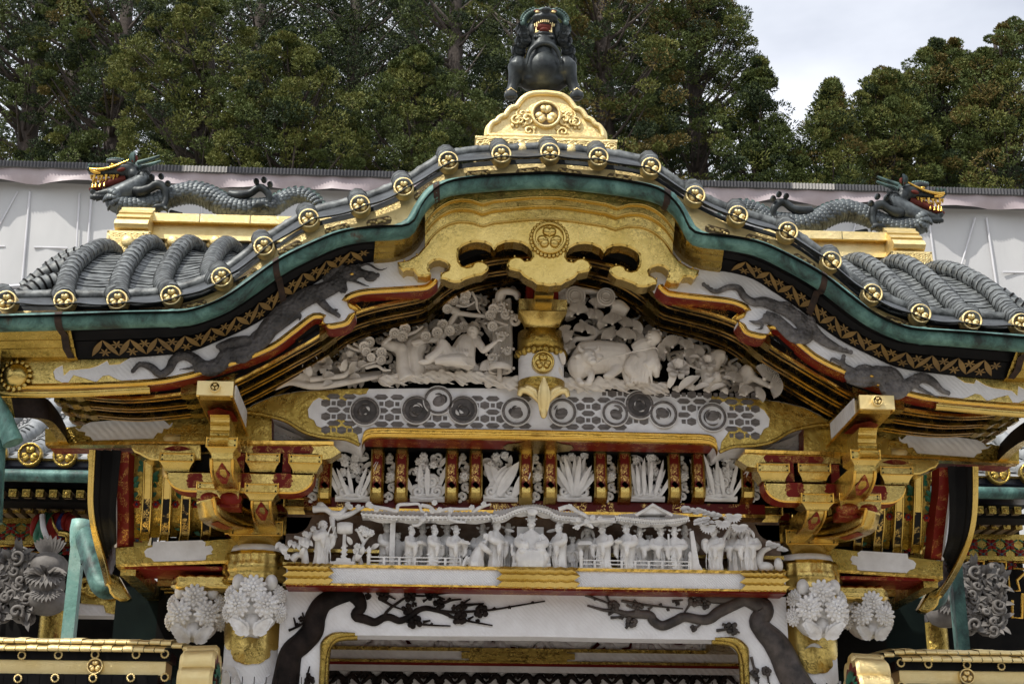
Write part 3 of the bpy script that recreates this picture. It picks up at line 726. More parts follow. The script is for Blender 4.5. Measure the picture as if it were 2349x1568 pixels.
for k, (a, b, r) in enumerate(RND):
    c = cx0(a, b, yT-.012); R_ = r*KX; mb = MB()
    mb.lathe([(R_*.99, .0), (R_*1.0, -.006), (R_*1.07, -.004), (R_*1.07, .010)], c, 'y', 28, 3)
    mb.lathe([(R_*.80, .0), (R_*.82, -.007), (R_*.97, -.007), (R_*.99, .014)], c, 'y', 28, 1)
    light = k in (2, 4, 5, 6, 8, 9); mb.disc(c+Vector((0, .002, 0)), R_*.83, .01, 24, 3 if light else 0)
    for q in range(14): mb.ell(c+Vector((R_*.89*math.cos(q*.449), -.007, R_*.89*math.sin(q*.449))), R_*.03, None, 5, 4, 0)
    mb.ell(c+Vector((rr0.uniform(-.1, .1)*R_, 0, rr0.uniform(-.15, .1)*R_)), (R_*.5, .004, R_*.38), Matrix.Rotation(rr0.uniform(-.8, .8), 3, 'Y'), 12, 6, 2 if light else 0)
    for s_ in range(5):                 # curled beasts and birds
        a0 = rr0.uniform(0, 6.28); q0 = rr0.uniform(.2, .6); w = rr0.uniform(.7, 1.8)
        pts = [c+Vector((R_*q0*math.cos(a0+w*t), -.003, R_*q0*math.sin(a0+w*t))) for t in np.linspace(0, 1, 8)]
        mb.tube(pts, [R_*.02, R_*.07, R_*.12, R_*.09, R_*.02], 6, (2 if s_ < 3 else 0) if light else (3 if s_ < 2 else 1), flat=.5)
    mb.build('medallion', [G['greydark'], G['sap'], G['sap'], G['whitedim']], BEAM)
# gilt ends of the beam
ge = PT([(545, 944), (580, 924), (620, 907), (680, 896), (760, 891), (842, 889), (836, 903), (820, 906), (806, 903), (796, 912), (785, 922), (770, 912), (756, 908), (752, 920), (740, 918), (727, 912), (714, 920), (702, 938), (704, 956), (716, 962), (722, 975), (740, 982), (752, 972), (762, 962), (780, 958), (797, 968), (806, 982), (816, 996), (820, 1021), (790, 1008), (762, 1005), (730, 1002), (690, 990), (650, 966), (600, 952)], yT-.003)
mb = MB(); mb.prism(ge, 0, 0, None, .006, Vector((0, .01, 0)))
mb.tube(cr([p+Vector((0, -.002, 0)) for p in PT([(545, 944), (600, 951), (650, 965), (690, 989), (730, 1001), (762, 1004), (790, 1007), (820, 1020)], yT-.005)], 5), .011, 7, 0)
both(mb, 'gilt_end', G['gold_dark'], BEAM)
# gilt moulding and red soffit
mo = PT([(826, 1014), (830, 1000), (842, 992), (862, 990), (1050, 993), (1235, 996)], yT-.01); mo[-1].x = 0
mo = cr(mo[:4], 4)[:-1]+mo[3:]
mo = mo+mirx(mo[:-1])[::-1]
mb = MB(); prof = [(0, .024), (-.018, .020), (-.022, .006), (-.008, -.004), (-.020, -.010), (-.018, -.026), (0, -.032), (.02, -.032)]
mb.grid([[p+Vector((0, a, b)) for a, b in prof] for p in mo], 0)
mb.build('moulding', G['gold_smooth'], BEAM)
zb = cx0(1235, 1007, yT).z; xb = abs(cx0(828, 1007, yT).x)
mb = MB(); mb.bx(-xb, xb, yT+.005, yT+.20, zb-.004, zb+.03, 0); mb.bx(-xb, xb, yT+.20, yT+.31, zb+.0, zb+.03, 1)
mb.build('soffit', [G['red'], G['blackmatte']], BEAM)
mb = MB(); q = [Vector((a, yT+b, zb-.008)) for a, b in ((-.19, .14), (-.17, .08), (-.12, .06), (-.08, .015), (.08, .015), (.12, .06), (.17, .08), (.19, .14), (.17, .2), (.12, .22), (.08, .27), (-.08, .27), (-.12, .22), (-.17, .2))]
mb.add(q, [tuple(range(len(q)))]); mb.add([p+Vector((0, 0, .004)) for p in q], [tuple(range(len(q)))[::-1]]); mb.build('plaque', G['gold'], BEAM)
# centre strut in the gable
yS = -.62
STRUT = thing_part = None
mb = MB(); c = cx0(1230, 810, yS); c.x = P(1230, 810, yS).x-P(1233, 810, yS).x
sx = KX
zt = lambda py: P(1232, py, yS-.1).z
rC = 53*sx
cyl = MB(); cyl.lathe([(rC, zt(752)), (rC*1.0, zt(790)), (rC*.985, zt(868)), (rC*.93, zt(880))], (0, yS+.02, 0), 'z', 32, 0)
ST = cyl.build('gable_strut', G['weave'], GATE); ST['label'] = 'white and gilt round strut with leaf crest in the middle of the gable'
mb = MB(); mb.lathe([(rC*.2, zt(748)), (rC*1.03, zt(750)), (rC*1.03, zt(800)), (rC*1.0, zt(800))], (0, yS+.02, 0), 'z', 32, 0)
for k in range(14): 
    a = -math.pi+k*math.pi/13; mb.ell((rC*1.015*math.cos(a), yS+.02+rC*1.015*math.sin(a), zt(800)), (.022, .022, .018+.008*(k % 2)), None, 8, 5, 0)
mb.lathe([(rC*1.02, zt(862)), (rC*1.02, zt(880)), (rC*.9, zt(888)), (.01, zt(888))], (0, yS+.02, 0), 'z', 32, 0)
mb.build('gilt_sleeve', G['gold_dark'], ST)
mb = MB(); hw = 55*sx; z1, z0 = zt(690), zt(716)
mb.bx(-hw, hw, yS-.13, yS+.13, z0, z1)
rows = []
for t in np.linspace(0, 1, 7):
    w = hw*(1-.30*math.sin(t*math.pi/2)); z = z0+(zt(748)-z0)*t; rows.append([Vector((-w, yS-.12*(w/hw), z)), Vector((w, yS-.12*(w/hw), z)), Vector((w, yS+.12, z)), Vector((-w, yS+.12, z))])
mb.grid(rows, 0, cv=True); mb.build('bearing_block', G['gold'], ST)
mb = MB(); mb.bx(-.045, .045, yS-.19, yS+.1, zt(706), zt(640)); 
mb.bx(-.05, .05, yS-.21, yS-.15, zt(694), zt(676)); mb.bx(-.05, .05, yS-.23, yS-.17, zt(676), zt(655)); mb.build('bracket_nose', G['gold'], ST)
mb = MB(); mb.bx(-.085, -.05, yS-.1, yS+.1, zt(706), zt(645)); mb.bx(.05, .085, yS-.1, yS+.1, zt(706), zt(645)); mb.build('red_cheek', G['redplain'], ST)
o = MB(); crest(o, .06, 0, 0, 0); o = o.build('crest', [G['gold']]); o.location = (0, yS-rC-.008, zt(833)); attach(o, ST)
mb = MB()                               # gilt palmette hanging over the beam
b0 = Vector((0, -.76, P(1232, 950, -.76).z))
for sg in (-1, 0, 1):
    if sg == 0:
        mb.leaf(b0, (0, -.04, 1), (0, -1, 0), .185, .034, 0, .2, 8, .3)
        mb.leaf(b0+Vector((0, -.018, .02)), (0, -.04, 1), (0, -1, 0), .17, .018, 0, .15, 8, .3)
    else:
        for k, (sp, ln) in enumerate(((.34, .165), (.62, .155))):
            q = cr([b0+Vector((sg*.006, 0, 0)), b0+Vector((sg*.02, -.014, .06)), b0+Vector((sg*(.045+.03*k), -.02, .115)), b0+Vector((sg*(.085+.028*k), -.018, .135-.012*k)), b0+Vector((sg*(.098+.03*k), -.012, .115-.02*k))], 6)
            mb.tube(q, [.007, .012, .018, .02, .012], 7, 0)
mb.ell(b0+Vector((0, -.005, .02)), (.022, .016, .045), None, 8, 6)
mb.build('palmette', G['gold_pale'], ST)
# frieze between tie beam and lintel
yF = -.22
zF0, zF1 = P(1235, 1166, yF).z, P(1235, 1010, yF).z
xF = abs(P(715, 1100, yF).x-P(1235, 1100, yF).x)
mb = MB(); mb.bx(-xF-.1, xF+.1, yF+.10, yF+.16, zF0-.5, zF1+.1); FRZ = mb.build('frieze', G['blackmatte'], GATE)
mb = MB(); z0, z1 = P(1235, 1172, yF-.02).z, P(1235, 1148, yF-.02).z
mb.bx(-xF-.02, xF+.02, yF-.02, yF+.10, z0, z1, 0); mb.build('base_rail', scroll('red_gold_scroll', (.10, .008, .006), .35, (.75, .5, .16), 30, .05), FRZ)
mb = MB(); mb.bx(-xF-.02, xF+.02, yF-.028, yF+.10, z0-.016, z0+.001, 0); mb.build('gilt_fillet', G['gold_smooth'], FRZ)
POSTX = [745, 862, 916.5, 1030, 1084, 1197, 1252, 1365, 1419, 1531, 1585, 1695]
post = MB(); pw = 15.5*KX; hz = P(1235, 1020, yF).z-P(1235, 1160, yF).z
rows = []
for t in np.linspace(0, 1, 14):
    z = -hz*t; yo = -.10+.05*t*0; rr_ = 1-(.0 if t < .86 else (t-.86)/.14)**2*.9
    rows.append([Vector((-pw, .02, z)), Vector((-pw, yo*rr_, z)), Vector((-pw*.8, yo*rr_-.012, z)), Vector((-pw*.62, yo*rr_-.004, z)), Vector((pw*.62, yo*rr_-.004, z)), Vector((pw*.8, yo*rr_-.012, z)), Vector((pw, yo*rr_, z)), Vector((pw, .02, z))])
for j in range(7):
    red_ = (j == 3)
    for i in range(13):
        t = i/13; m_ = 1 if (red_ and .20 < t < .72) else 0
        post.add([rows[i][j], rows[i+1][j], rows[i+1][j+1], rows[i][j+1]], [(0, 1, 2, 3)], m_, j not in (0, 6))
for s_ in (-1, 1): post.box((0, -.106, -hz*.72-.004), (pw*.45, .003, .012), Matrix.Rotation(.78, 3, 'Y'), 0)
P0 = None
pm = scroll('red_panel_scroll', (.14, .012, .008), .35, (.78, .52, .16), 60, .06)
for px in POSTX:
    c = cx0(px, 1020, yF, 1222.5)
    if P0 is None: P0 = post.build('frieze_post', [G['gold'], pm]); P0.location = c; attach(P0, FRZ)
    else: copy_at(P0, c, FRZ)
# lintel
yL = -.36
zl0, zl1 = P(1235, 1344, yL).z, P(1235, 1303, yL).z
xl = abs(P(655, 1320, yL).x-P(1233, 1320, yL).x)
mb = MB(); mb.bx(-xl, xl, yL, yL+.36, zl0, zl1)
LIN = mb.build('lintel', weave('zigzag_white', (.68, .67, .68), (.80, .79, .80), 260, .6), GATE); LIN['label'] = 'white zigzag patterned lintel over the portal with gilt fittings'
mb = MB(); mb.bx(-xl, xl, yL-.012, yL+.34, zl0-.012, zl0-.001, 0); mb.bx(-xl, xl, yL-.01, yL+.05, zl1-.012, zl1+.004, 0); mb.build('gilt_fillet', G['gold_smooth'], LIN)
mb = MB(); mb.bx(-xl, xl, yL+.006, yL+.34, zl0-.019, zl0-.012, 0); mb.build('red_soffit', G['red'], LIN)
def fit(x0, x1, name):
    mb = MB(); h = (zl1-zl0)/2; zc = (zl0+zl1)/2; n = 14; rows = []
    for a, b in ((-.016, h*1.12), (-.03, h*.75), (-.022, h*.5), (-.034, h*.15), (-.022, -h*.3), (-.034, -h*.65), (-.024, -h*1.15), (.02, -h*1.3)):
        rows.append([Vector((x0+(x1-x0)*i/n+(.018*math.sin(b*130) if i in (0, n) else 0), yL+a, zc+b+(.003*math.sin(i*3)))) for i in range(n+1)])
    mb.grid(rows, 0, sm=False); return mb.build(name, G['gold'], LIN)
fit(-.205, .205, 'plaque'); fit(-xl, -xl+.235, 'gilt_end'); fit(xl-.235, xl, 'gilt_end')
# portal frame with a rounded opening
yO = -.2
out = [(652, 1352), (1235, 1356)]
ins = [(742, 1640), (746, 1540), (749, 1500), (753, 1480), (764, 1466), (782, 1458), (820, 1456), (1000, 1458), (1235, 1459)]
o_ = PT(out, yO); i_ = PT(ins, yO); i_ = [Vector((p.x, yO, p.z)) for p in i_]
xo = o_[0].x; ztop = o_[0].z; zbot = GROUND+.25; xi = i_[0].x
left = [Vector((xo, yO, zbot)), Vector((xo, yO, ztop)), Vector((0, yO, ztop)), Vector((0, yO, i_[-1].z))]+cr(i_, 3)[::-1][1:]+[Vector((xi, yO, zbot))]
mb = MB(); mb.prism(left, yO+.16, 0, 0, .0); a = flip(mb); a.add(mb.v, [], 0)
mb2 = MB(); mb2.prism(left+[], yO+.16, 0, 0); fl = flip(mb2)
o = len(mb2.v); mb2.v += fl.v; mb2.f += [tuple(i+o for i in f) for f in fl.f]; mb2.m += fl.m; mb2.s += fl.s
PORT = mb2.build('portal_frame', G['weave'], GATE); PORT['label'] = 'white portal frame with dark relief plum branches and rounded corners'
mb = MB(); q = cr(i_[:7], 4); mb.tube([p+Vector((0, -.01, .004)) for p in q], [.018, .018, .03, .022, .008], 7, 0)
mb.tube([p+Vector((.012, .02, -.004)) for p in q], .02, 6, 0); both(mb, 'gilt_corner', G['gold_dark'], PORT)
# plum branches in relief
def branch(mb, pts, r, Y, mi=0, flat=.6, fn=None):
    q = cr([(fn or cx0)(a, b, Y) for a, b in pts], 5); mb.tube(q, r, 8, mi, flat=flat, up=(0, -1, 0))
def blossom(mb, c, r, mi=0):
    rn = random.Random(int(c.x*9999))
    for k in range(5):
        a = 2*math.pi*k/5+rn.random(); mb.ell(c+Vector((r*.62*math.cos(a), 0, r*.62*math.sin(a))), (r*.46, r*.32, r*.46), None, 7, 5, mi)
    for k in range(3): mb.ell(c+Vector((rn.uniform(-1, 1)*r*.8, .004, rn.uniform(-1, 1)*r*.6)), r*.42, None, 6, 5, mi)
    mb.ell(c+Vector((0, -r*.25, 0)), r*.25, None, 6, 5, mi)
yR = yO-.008
mb = MB(); W_ = lambda a, b, Y: P(a, b, Y)
tr = [(650, 1600), (658, 1545), (668, 1497), (694, 1472), (716, 1446), (724, 1412), (742, 1382), (780, 1364), (806, 1360), (822, 1374), (828, 1392), (816, 1408), (824, 1418)]
branch(mb, tr, [.075, .06, .06, .05, .045, .03, .025], yR, 0, .5, W_)
branch(mb, ZZ(Z8, [(100, 1105), (170, 1125), (230, 1142), (290, 1112), (340, 1110), (400, 1132), (470, 1104), (520, 1064), (580, 1046), (650, 1060), (700, 1076), (760, 1105)]), [.026, .02, .018, .014, .008], yR, 0, .7, W_)
for p_ in ([(290, 1110), (320, 1060), (400, 1000), (470, 962), (570, 962), (750, 940), (940, 932)], [(580, 1050), (750, 1072), (900, 1068), (1050, 1055), (1200, 1030), (1400, 998)], [(740, 1100), (860, 1132), (1040, 1165)], [(420, 1125), (500, 1150), (600, 1162), (750, 1168)], [(270, 985), (350, 1030), (420, 1055)], [(700, 1010), (760, 992), (825, 985)], [(790, 1040), (840, 1010), (885, 982)], [(860, 1025), (980, 1014)], [(300, 950), (372, 985)], [(870, 1125), (908, 1102)], [(560, 1142), (612, 1130)], [(560, 1000), (590, 984)], [(640, 960), (712, 985)]):
    branch(mb, ZZ(Z8, p_), [.009, .006, .004], yR-.003, 0, 1, W_)
for p_ in ([(1985, 1200), (2070, 1160), (2110, 1110)], [(2040, 1180), (2020, 1110)], [(2100, 1150), (2080, 1075)], [(2030, 1590), (2060, 1500)], [(2090, 1600), (2130, 1445)], [(2110, 1500), (2150, 1530)]):
    branch(mb, ZZ(Z7, p_), [.007, .004], yR-.003, 0, 1, W_)
for a, b, r in ((280, 950, 50), (470, 965, 48), (612, 952, 46), (450, 1052, 44), (670, 1022, 44), (830, 1032, 36), (780, 1045, 28), (965, 1068, 52), (510, 1142, 52), (820, 1112, 52), (500, 1022, 22), (180, 965, 26), (740, 985, 14), (1050, 1050, 14), (1155, 1040, 14), (1315, 1008, 12), (935, 1135, 18), (620, 1155, 12), (300, 995, 14)):
    blossom(mb, W_(*Z8(a, b), yR-.008), r*.3335*KX*.9, 0)
for a, b, r in ((2070, 1120, 22), (2050, 1160, 18), (2100, 1180, 16), (2130, 1545, 38), (2120, 1500, 16)): blossom(mb, W_(*Z7(a, b), yR-.006), r*.3335*KX*.9, 0)
mb.build('plum_relief', G['darkwood'], PORT)
mb = MB()
branch(mb, [(1860, 1620), (1815, 1545), (1795, 1500), (1776, 1470), (1752, 1445), (1740, 1425), (1752, 1405), (1748, 1390), (1716, 1376), (1680, 1372), (1640, 1372), (1610, 1372)], [.085, .075, .07, .055, .05, .055, .035, .03, .02], yR, 0, .5, W_)
branch(mb, [(1700, 1376), (1650, 1402), (1628, 1418), (1605, 1420), (1570, 1414), (1547, 1424), (1520, 1434), (1500, 1424), (1490, 1410), (1465, 1408), (1437, 1408), (1417, 1401), (1385, 1398), (1347, 1388)], [.035, .028, .026, .026, .026, .022, .012, .005], yR, 0, .7, W_)
for p_ in ([(1675, 955), (1760, 985), (1830, 1012), (1880, 1050)], [(1925, 995), (2100, 1025), (2349, 1050)], [(1820, 955), (1845, 1010)], [(1960, 1022), (2000, 1045)], [(1850, 1112), (1930, 1105), (1970, 1090)], [(1955, 1185), (2000, 1130)], [(2110, 1055), (2140, 1035)], [(2010, 990), (2040, 1015)], [(1835, 1090), (1880, 1070)], [(2275, 1000), (2349, 990)]):
    branch(mb, ZZ(Z8, p_), [.008, .006, .004], yR-.003, 0, 1, W_)
for p_ in ([(60, 1000), (10, 1075)], [(230, 1200), (330, 1190), (390, 1215)], [(270, 1155), (330, 1170)], [(470, 1380), (490, 1460), (520, 1560)], [(60, 1200), (120, 1160)], [(575, 1460), (590, 1560)]):
    branch(mb, ZZ(Z9, p_), [.008, .005], yR-.003, 0, 1, W_)
for a, b, r in ((1870, 1032, 44), (2035, 1045, 44), (1995, 1138, 46), (1925, 1105, 22), (2195, 1025, 16), (2245, 1055, 14), (2310, 1015, 20), (1745, 985, 12)): blossom(mb, W_(*Z8(a, b), yR-.008), r*.3335*KX*.9, 0)
for a, b, r in ((80, 990, 52), (148, 1018, 42), (330, 1182, 46), (345, 1200, 36), (495, 1490, 40), (575, 1480, 38), (70, 1185, 28), (510, 1530, 22)): blossom(mb, W_(*Z9(a, b), yR-.008), r*.3335*KX*.9, 0)
mb.build('plum_relief', basic('brown_plum_wood', (.018, .013, .011), (.09, .07, .06), .55, 0, 12, bst=.4, bsc=45), PORT)
# columns
for sg in (-1, 1):
    xc_ = (P(584, 1440, -.16).x-P(1872, 1440, -.16).x)/2*(-sg)*-1
    xc_ = sg*abs(xc_); r = .158
    zz = lambda py: P(584, py, -.16).z if sg < 0 else P(1872, py+22, -.16).z
    mb = MB(); mb.lathe([(r, GROUND+.25), (r, zz(1300))], (xc_, 0, 0), 'z', 36, 0)
    CO = mb.build('column', G['weave'], GATE); CO['label'] = ('left' if sg < 0 else 'right')+' round portal column with gilt collar'
    mb = MB(); rows = []
    m = 48
    for j, t in enumerate(np.linspace(0, 1, 7)):
        row = []
        for k in range(m):
            a = 2*math.pi*k/m; lob = .5+.5*math.cos(a*4+math.pi)  # lobed lower edge
            z = zz(1300)+(zz(1452+36*lob)-zz(1300))*t; row.append(Vector((xc_+(r+.006)*math.cos(a), (r+.006)*math.sin(a), z)))
        rows.append(row)
    mb.grid(rows, 0, cv=True); rows = []
    for q in np.linspace(0, 1, 7):      # lobed drop in the middle of the collar
        row = []
        for k in range(54):
            f_ = 2*math.pi*k/54; rr_ = .082*q*(1+.07*abs(math.sin(f_*4.5))); th = -math.pi/2+rr_*math.cos(f_)*1.25/r; row.append(Vector((xc_+(r+.012-.004*q)*math.cos(th), (r+.012-.004*q)*math.sin(th), zz(1492)+rr_*math.sin(f_)*.82)))
        rows.append(row)
    mb.grid(rows[::-1], 0, cv=True); mb.build('gilt_collar', G['gold'], CO)
    # swirling relief below the collar
    mb = MB(); rn = random.Random(3+sg)
    for k in range(16):
        a = -math.pi/2+rn.uniform(-1.1, 1.1); z = zz(1556)-rn.uniform(.0, .25)
        pts = [Vector((xc_+(r+.004)*math.cos(a+.6*t), (r+.004)*math.sin(a+.6*t), z+.07*math.sin(t*3+k))) for t in np.linspace(0, 1, 8)]
        mb.tube(pts, [.004, .009, .009, .004], 6, 0, flat=.6)
    mb.build('wave_relief', G['white'], CO)
    # bolster: lobed gilt plate band
    mb = MB(); R0 = .178; zc = (zz(1266)+zz(1335))/2; h = (zz(1266)-zz(1335))/2; rows = []
    for a, b in ((.86, 1.0), (1.0, 1.0), (1.06, .7), (1.02, .45), (1.10, .15), (1.10, -.3), (1.0, -.6), (1.08, -.75), (1.04, -1.0), (.86, -1.0)):
        row = []
        for k in range(96):
            g_ = 2*math.pi*k/96; lob = 1+.018*math.sin(g_*18)
            row.append(Vector((xc_+R0*a*lob*math.cos(g_), -.05+R0*a*lob*math.sin(g_)*1.05, zc+h*b)))
        rows.append(row)
    mb.grid(rows[::-1], 0, cv=True); mb.build('capital_band', G['gold'], CO)
    mb = MB(); mb.lathe([(.0, zz(1268)+.02), (.12, zz(1255)), (.15, zz(1250)), (.165, zz(1268)), (.1, zz(1270))], (xc_, -.06, 0), 'z', 32, 0); mb.build('capital_cushion', G['white'], CO)
    # tie beam end sticking out sideways
    mb = MB(); x0, x1 = sg*(abs(xc_)+.12), sg*(abs(xc_)+.46); zc = (zz(1312)+zz(1352))/2; h = (zz(1312)-zz(1352))/2; rows = []
    for i, t in enumerate(np.linspace(0, 1, 13)):
        sc_ = 1.0 if t < .8 else math.sqrt(max(.05, 1-((t-.8)/.2)**2*.8)); lob = 1+(.05*math.sin(t*40))
        rows.append([Vector((x0+(x1-x0)*t, .02+a*.14*sc_*lob, zc+b*h*sc_*lob)) for a, b in ((-1, -.8), (-1.05, -.3), (-.95, 0), (-1.08, .4), (-.95, .8), (-.7, 1), (.7, 1), (1, .5), (1, -.5), (.7, -1), (-.7, -1))])
    mb.grid(rows if sg > 0 else [r_[::-1] for r_ in rows], 0, cv=True); mb.add(rows[-1], [tuple(range(11))]); mb.build('beam_end', G['gold'], CO)
# the passage behind the opening: dark reveal, inner beam, carved panels
yI = 1.45
def pi(px, py): p = P(px, py, yI); return Vector((p.x-P(1181, py, yI).x, p.y, p.z))
mb = MB(); mb.bx(-1.9, 1.9, yI-.02, yI+.16, pi(1181, 1542).z, pi(1181, 1493).z, 0)
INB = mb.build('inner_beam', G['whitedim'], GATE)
mb = MB(); mb.bx(-1.9, 1.9, yI-.035, yI+.1, pi(1181, 1495).z, pi(1181, 1487).z); mb.bx(-1.9, 1.9, yI-.035, yI+.1, pi(1181, 1522).z, pi(1181, 1516).z); mb.bx(-.31, .31, yI-.045, yI, pi(1181, 1520).z, pi(1181, 1488).z); mb.bx(-.36, .36, yI-.05, yI, pi(1181, 1512).z, pi(1181, 1498).z)
mb.build('gilt_trim', G['gold_dark'], INB)
mb = MB(); mb.bx(-1.9, 1.9, yI-.03, yI+.1, pi(1181, 1528).z, pi(1181, 1522).z); mb.build('red_strip', G['redplain'], INB)
mb = MB(); rn = random.Random(5)
for k in range(60):
    x = -1.6+3.2*k/59; z = pi(1181, 1475).z+rn.uniform(-.05, .06)
    pts = [Vector((x+.14*t+.03*math.cos(5*t+k), yI+.02, z+.05*math.sin(4*t+k))) for t in np.linspace(-1, 1, 9)]
    mb.tube(pts, [.008, .03, .035, .012], 6, 0)
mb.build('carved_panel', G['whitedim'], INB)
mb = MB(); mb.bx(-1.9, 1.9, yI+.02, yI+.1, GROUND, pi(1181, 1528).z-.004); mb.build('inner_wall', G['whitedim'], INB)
mb = MB()
for k in range(-6, 7):
    for l, yb in enumerate((1545, 1562)):
        c = pi(1181+k*72+(36 if l else 0), yb); c.y = yI+.008
        for s_ in (-1, 1):
            mb.tube([c+Vector((s_*t*.11, 0, .03*math.sin(t*5)+(.02*t if l else -.03*t))) for t in np.linspace(0, 1, 9)], [.016, .02, .014, .006], 6, 0)
        mb.flower(c, (0, -1, 0), .035, 8, 1, 0)
mb.build('dark_relief', G['darkwood'], INB)
mb = MB(); zc = ztop-.08
for (a, b) in (((-1.45, yO+.16), (-1.45, yI)), ((1.45, yO+.16), (1.45, yI))): 
    s_ = 1 if a[0] > 0 else -1; mb.bx(a[0], a[0]+s_*.06, a[1]+.002, b[1]-.03, GROUND, zc)
mb.bx(-1.5, 1.5, yO+.165, yI+.3, zc+.42, zc+.46); mb.bx(-2.2, 2.2, yI+.2, yI+.26, GROUND, zc+.9)
mb.build('passage', G['redplain'], GATE)
mb = MB(); mb.bx(-1.42, -1.2, .3, yI-.05, zc-.02, zc+.2); both(mb, 'passage_beam', G['gold_dark'], GATE)
# ---------------------------------------------------------------- bracket sets, projecting beams, side eaves
ZB = zoomer(229.4, 848.8, .29263); ZS = zoomer(0, 894.7, .34387); ZT = zoomer(1835.2, 906.1, .33651)
XB = P(1235, 1100, -.4).x               # middle line correction
def B(zx, zy, Y, f=ZB): p = P(*f(zx, zy), Y); return Vector((p.x-P(1235, 1100, Y).x, p.y, p.z))
def block(mb, x0, x1, t, m, b, Y, dep, shrink=.62):     # bearing block: straight head, hollow-tapered foot (picture rows t, m, b)
    a, c = B(x0, t, Y), B(x1, t, Y); zt_, zm, zb_ = a.z, B(x0, m, Y).z, B(x0, b, Y).z
    xc, hw = (a.x+c.x)/2, (c.x-a.x)/2; rows = []
    for z, k in [(zt_, .0), (zt_, 1), (zm, 1)]+[(zm+(zb_-zm)*q, 1-(1-shrink)*math.sin(q*math.pi/2)) for q in (.0, .2, .4, .6, .8, 1)]+[(zb_, 0)]:
        w, d = hw*k, dep*k; yc = Y+dep
        rows.append([Vector((xc-w, yc-d, z)), Vector((xc+w, yc-d, z)), Vector((xc+w, yc+d, z)), Vector((xc-w, yc+d, z))])
    mb.grid(rows, 0, cv=True, sm=False)
    for z in (zt_-.006, zm+.002): q = [Vector((xc-hw, Y, z)), Vector((xc+hw, Y, z))]; mb.tube(q, .0045, 5, 1)
    for x in (xc-hw, xc+hw): mb.tube([Vector((x, Y, zt_)), Vector((x, Y, zm))], .0045, 5, 1)
    for x in (xc-hw*.86, xc+hw*.86):
        for z in (zt_-.014, zm+.012): mb.ell((x, Y-.001, z), .0045, None, 6, 4, 3)
    return xc, hw, zt_, zm, zb_
def prof_arm(mb, xa, xb, prof, mi=0, ms=None):          # a beam running back from the camera: side profile (y, z) between x = xa and xb
    n = len(prof); A = [Vector((xa, y, z)) for y, z in prof]; C = [Vector((xb, y, z)) for y, z in prof]
    mb.grid([A, C], mi, cv=True, sm=False)
    tr = tessellate_polygon([[Vector((y, z, 0)) for y, z in prof]])
    mb.add(A, [tuple(t) for t in tr], mi if ms is None else ms, False); mb.add(C, [tuple(t)[::-1] for t in tr], mi if ms is None else ms, False)
BR = [MB(), MB()]
def boat(mb, x0, x1, t, b, Y, dep, r0, r1, red):        # bracket arm along the facade with upcurved ends
    zt_, zb_ = B(x0, t, Y).z, B(x0, b, Y).z; xa, xb = B(x0, t, Y).x, B(x1, t, Y).x; pl = [Vector((xa, Y, zt_))]
    for q in np.linspace(0, 1, 9): pl.append(Vector((xa+r0*(1-math.cos(q*math.pi/2)), Y, zt_+(zb_-zt_)*math.sin(q*math.pi/2)**.8)))
    if r1 > 0:
        for q in np.linspace(1, 0, 9): pl.append(Vector((xb-r1*(1-math.cos(q*math.pi/2)), Y, zt_+(zb_-zt_)*math.sin(q*math.pi/2)**.8)))
    else: pl.append(Vector((xb, Y, zb_)))
    pl.append(Vector((xb, Y, zt_)))
    mb.prism(pl, Y+dep, 0, 2, .008, None, 1)
    for (a, c) in red:                  # lacquered field between the gilt ends
        a, c = a+(c-a)*.10, c-(c-a)*.10; q0, q1 = B(a, t+14, Y-.003), B(c, b-24, Y-.003); h = q0.z-q1.z; w = q1.x-q0.x
        q = [Vector((q0.x+w*u, Y-.002, q1.z+h*v)) for u, v in ((.0, .5), (.09, .62), (.06, .8), (.16, .98), (.84, .98), (.94, .8), (.91, .62), (1, .5), (.91, .38), (.94, .2), (.84, .03), (.16, .03), (.06, .2), (.09, .38))]
        mb.prism(q, Y+.002, 2)
BM = [G['gold'], G['gold_smooth'], scroll('bracket_red_scroll', (.17, .013, .008), .4, (.72, .46, .13), 62, .026), G['blackmatte']]
SETS = []
def bset(mb, name):
    for s_ in (0, 1): (mb if s_ == 0 else flip(mb)).build(name, BM, SETS[s_])
# main bearing block on the capital; lower tier
mb = MB(); block(mb, 1035, 1448, 1172, 1290, 1400, -.24, .2, .60)
a = mb.build('bracket_set', BM, GATE); b = flip(mb).build('bracket_set', BM, GATE); SETS = [a, b]
a['label'] = 'gilt and red stepped bracket set over the left column'; b['label'] = 'gilt and red stepped bracket set over the right column'
mb = MB(); boat(mb, 1000, 1690, 1130, 1282, -.13, .12, .01, .10, [(1150, 1330)]); bset(mb, 'bracket_arm')
mb = MB(); block(mb, 1472, 1720, 995, 1070, 1132, -.15, .075, .72); bset(mb, 'bearing_block')
mb = MB(); boat(mb, 1375, 1540, 1040, 1135, -.09, .08, .0, 0, [(1380, 1535)]); bset(mb, 'red_tie')
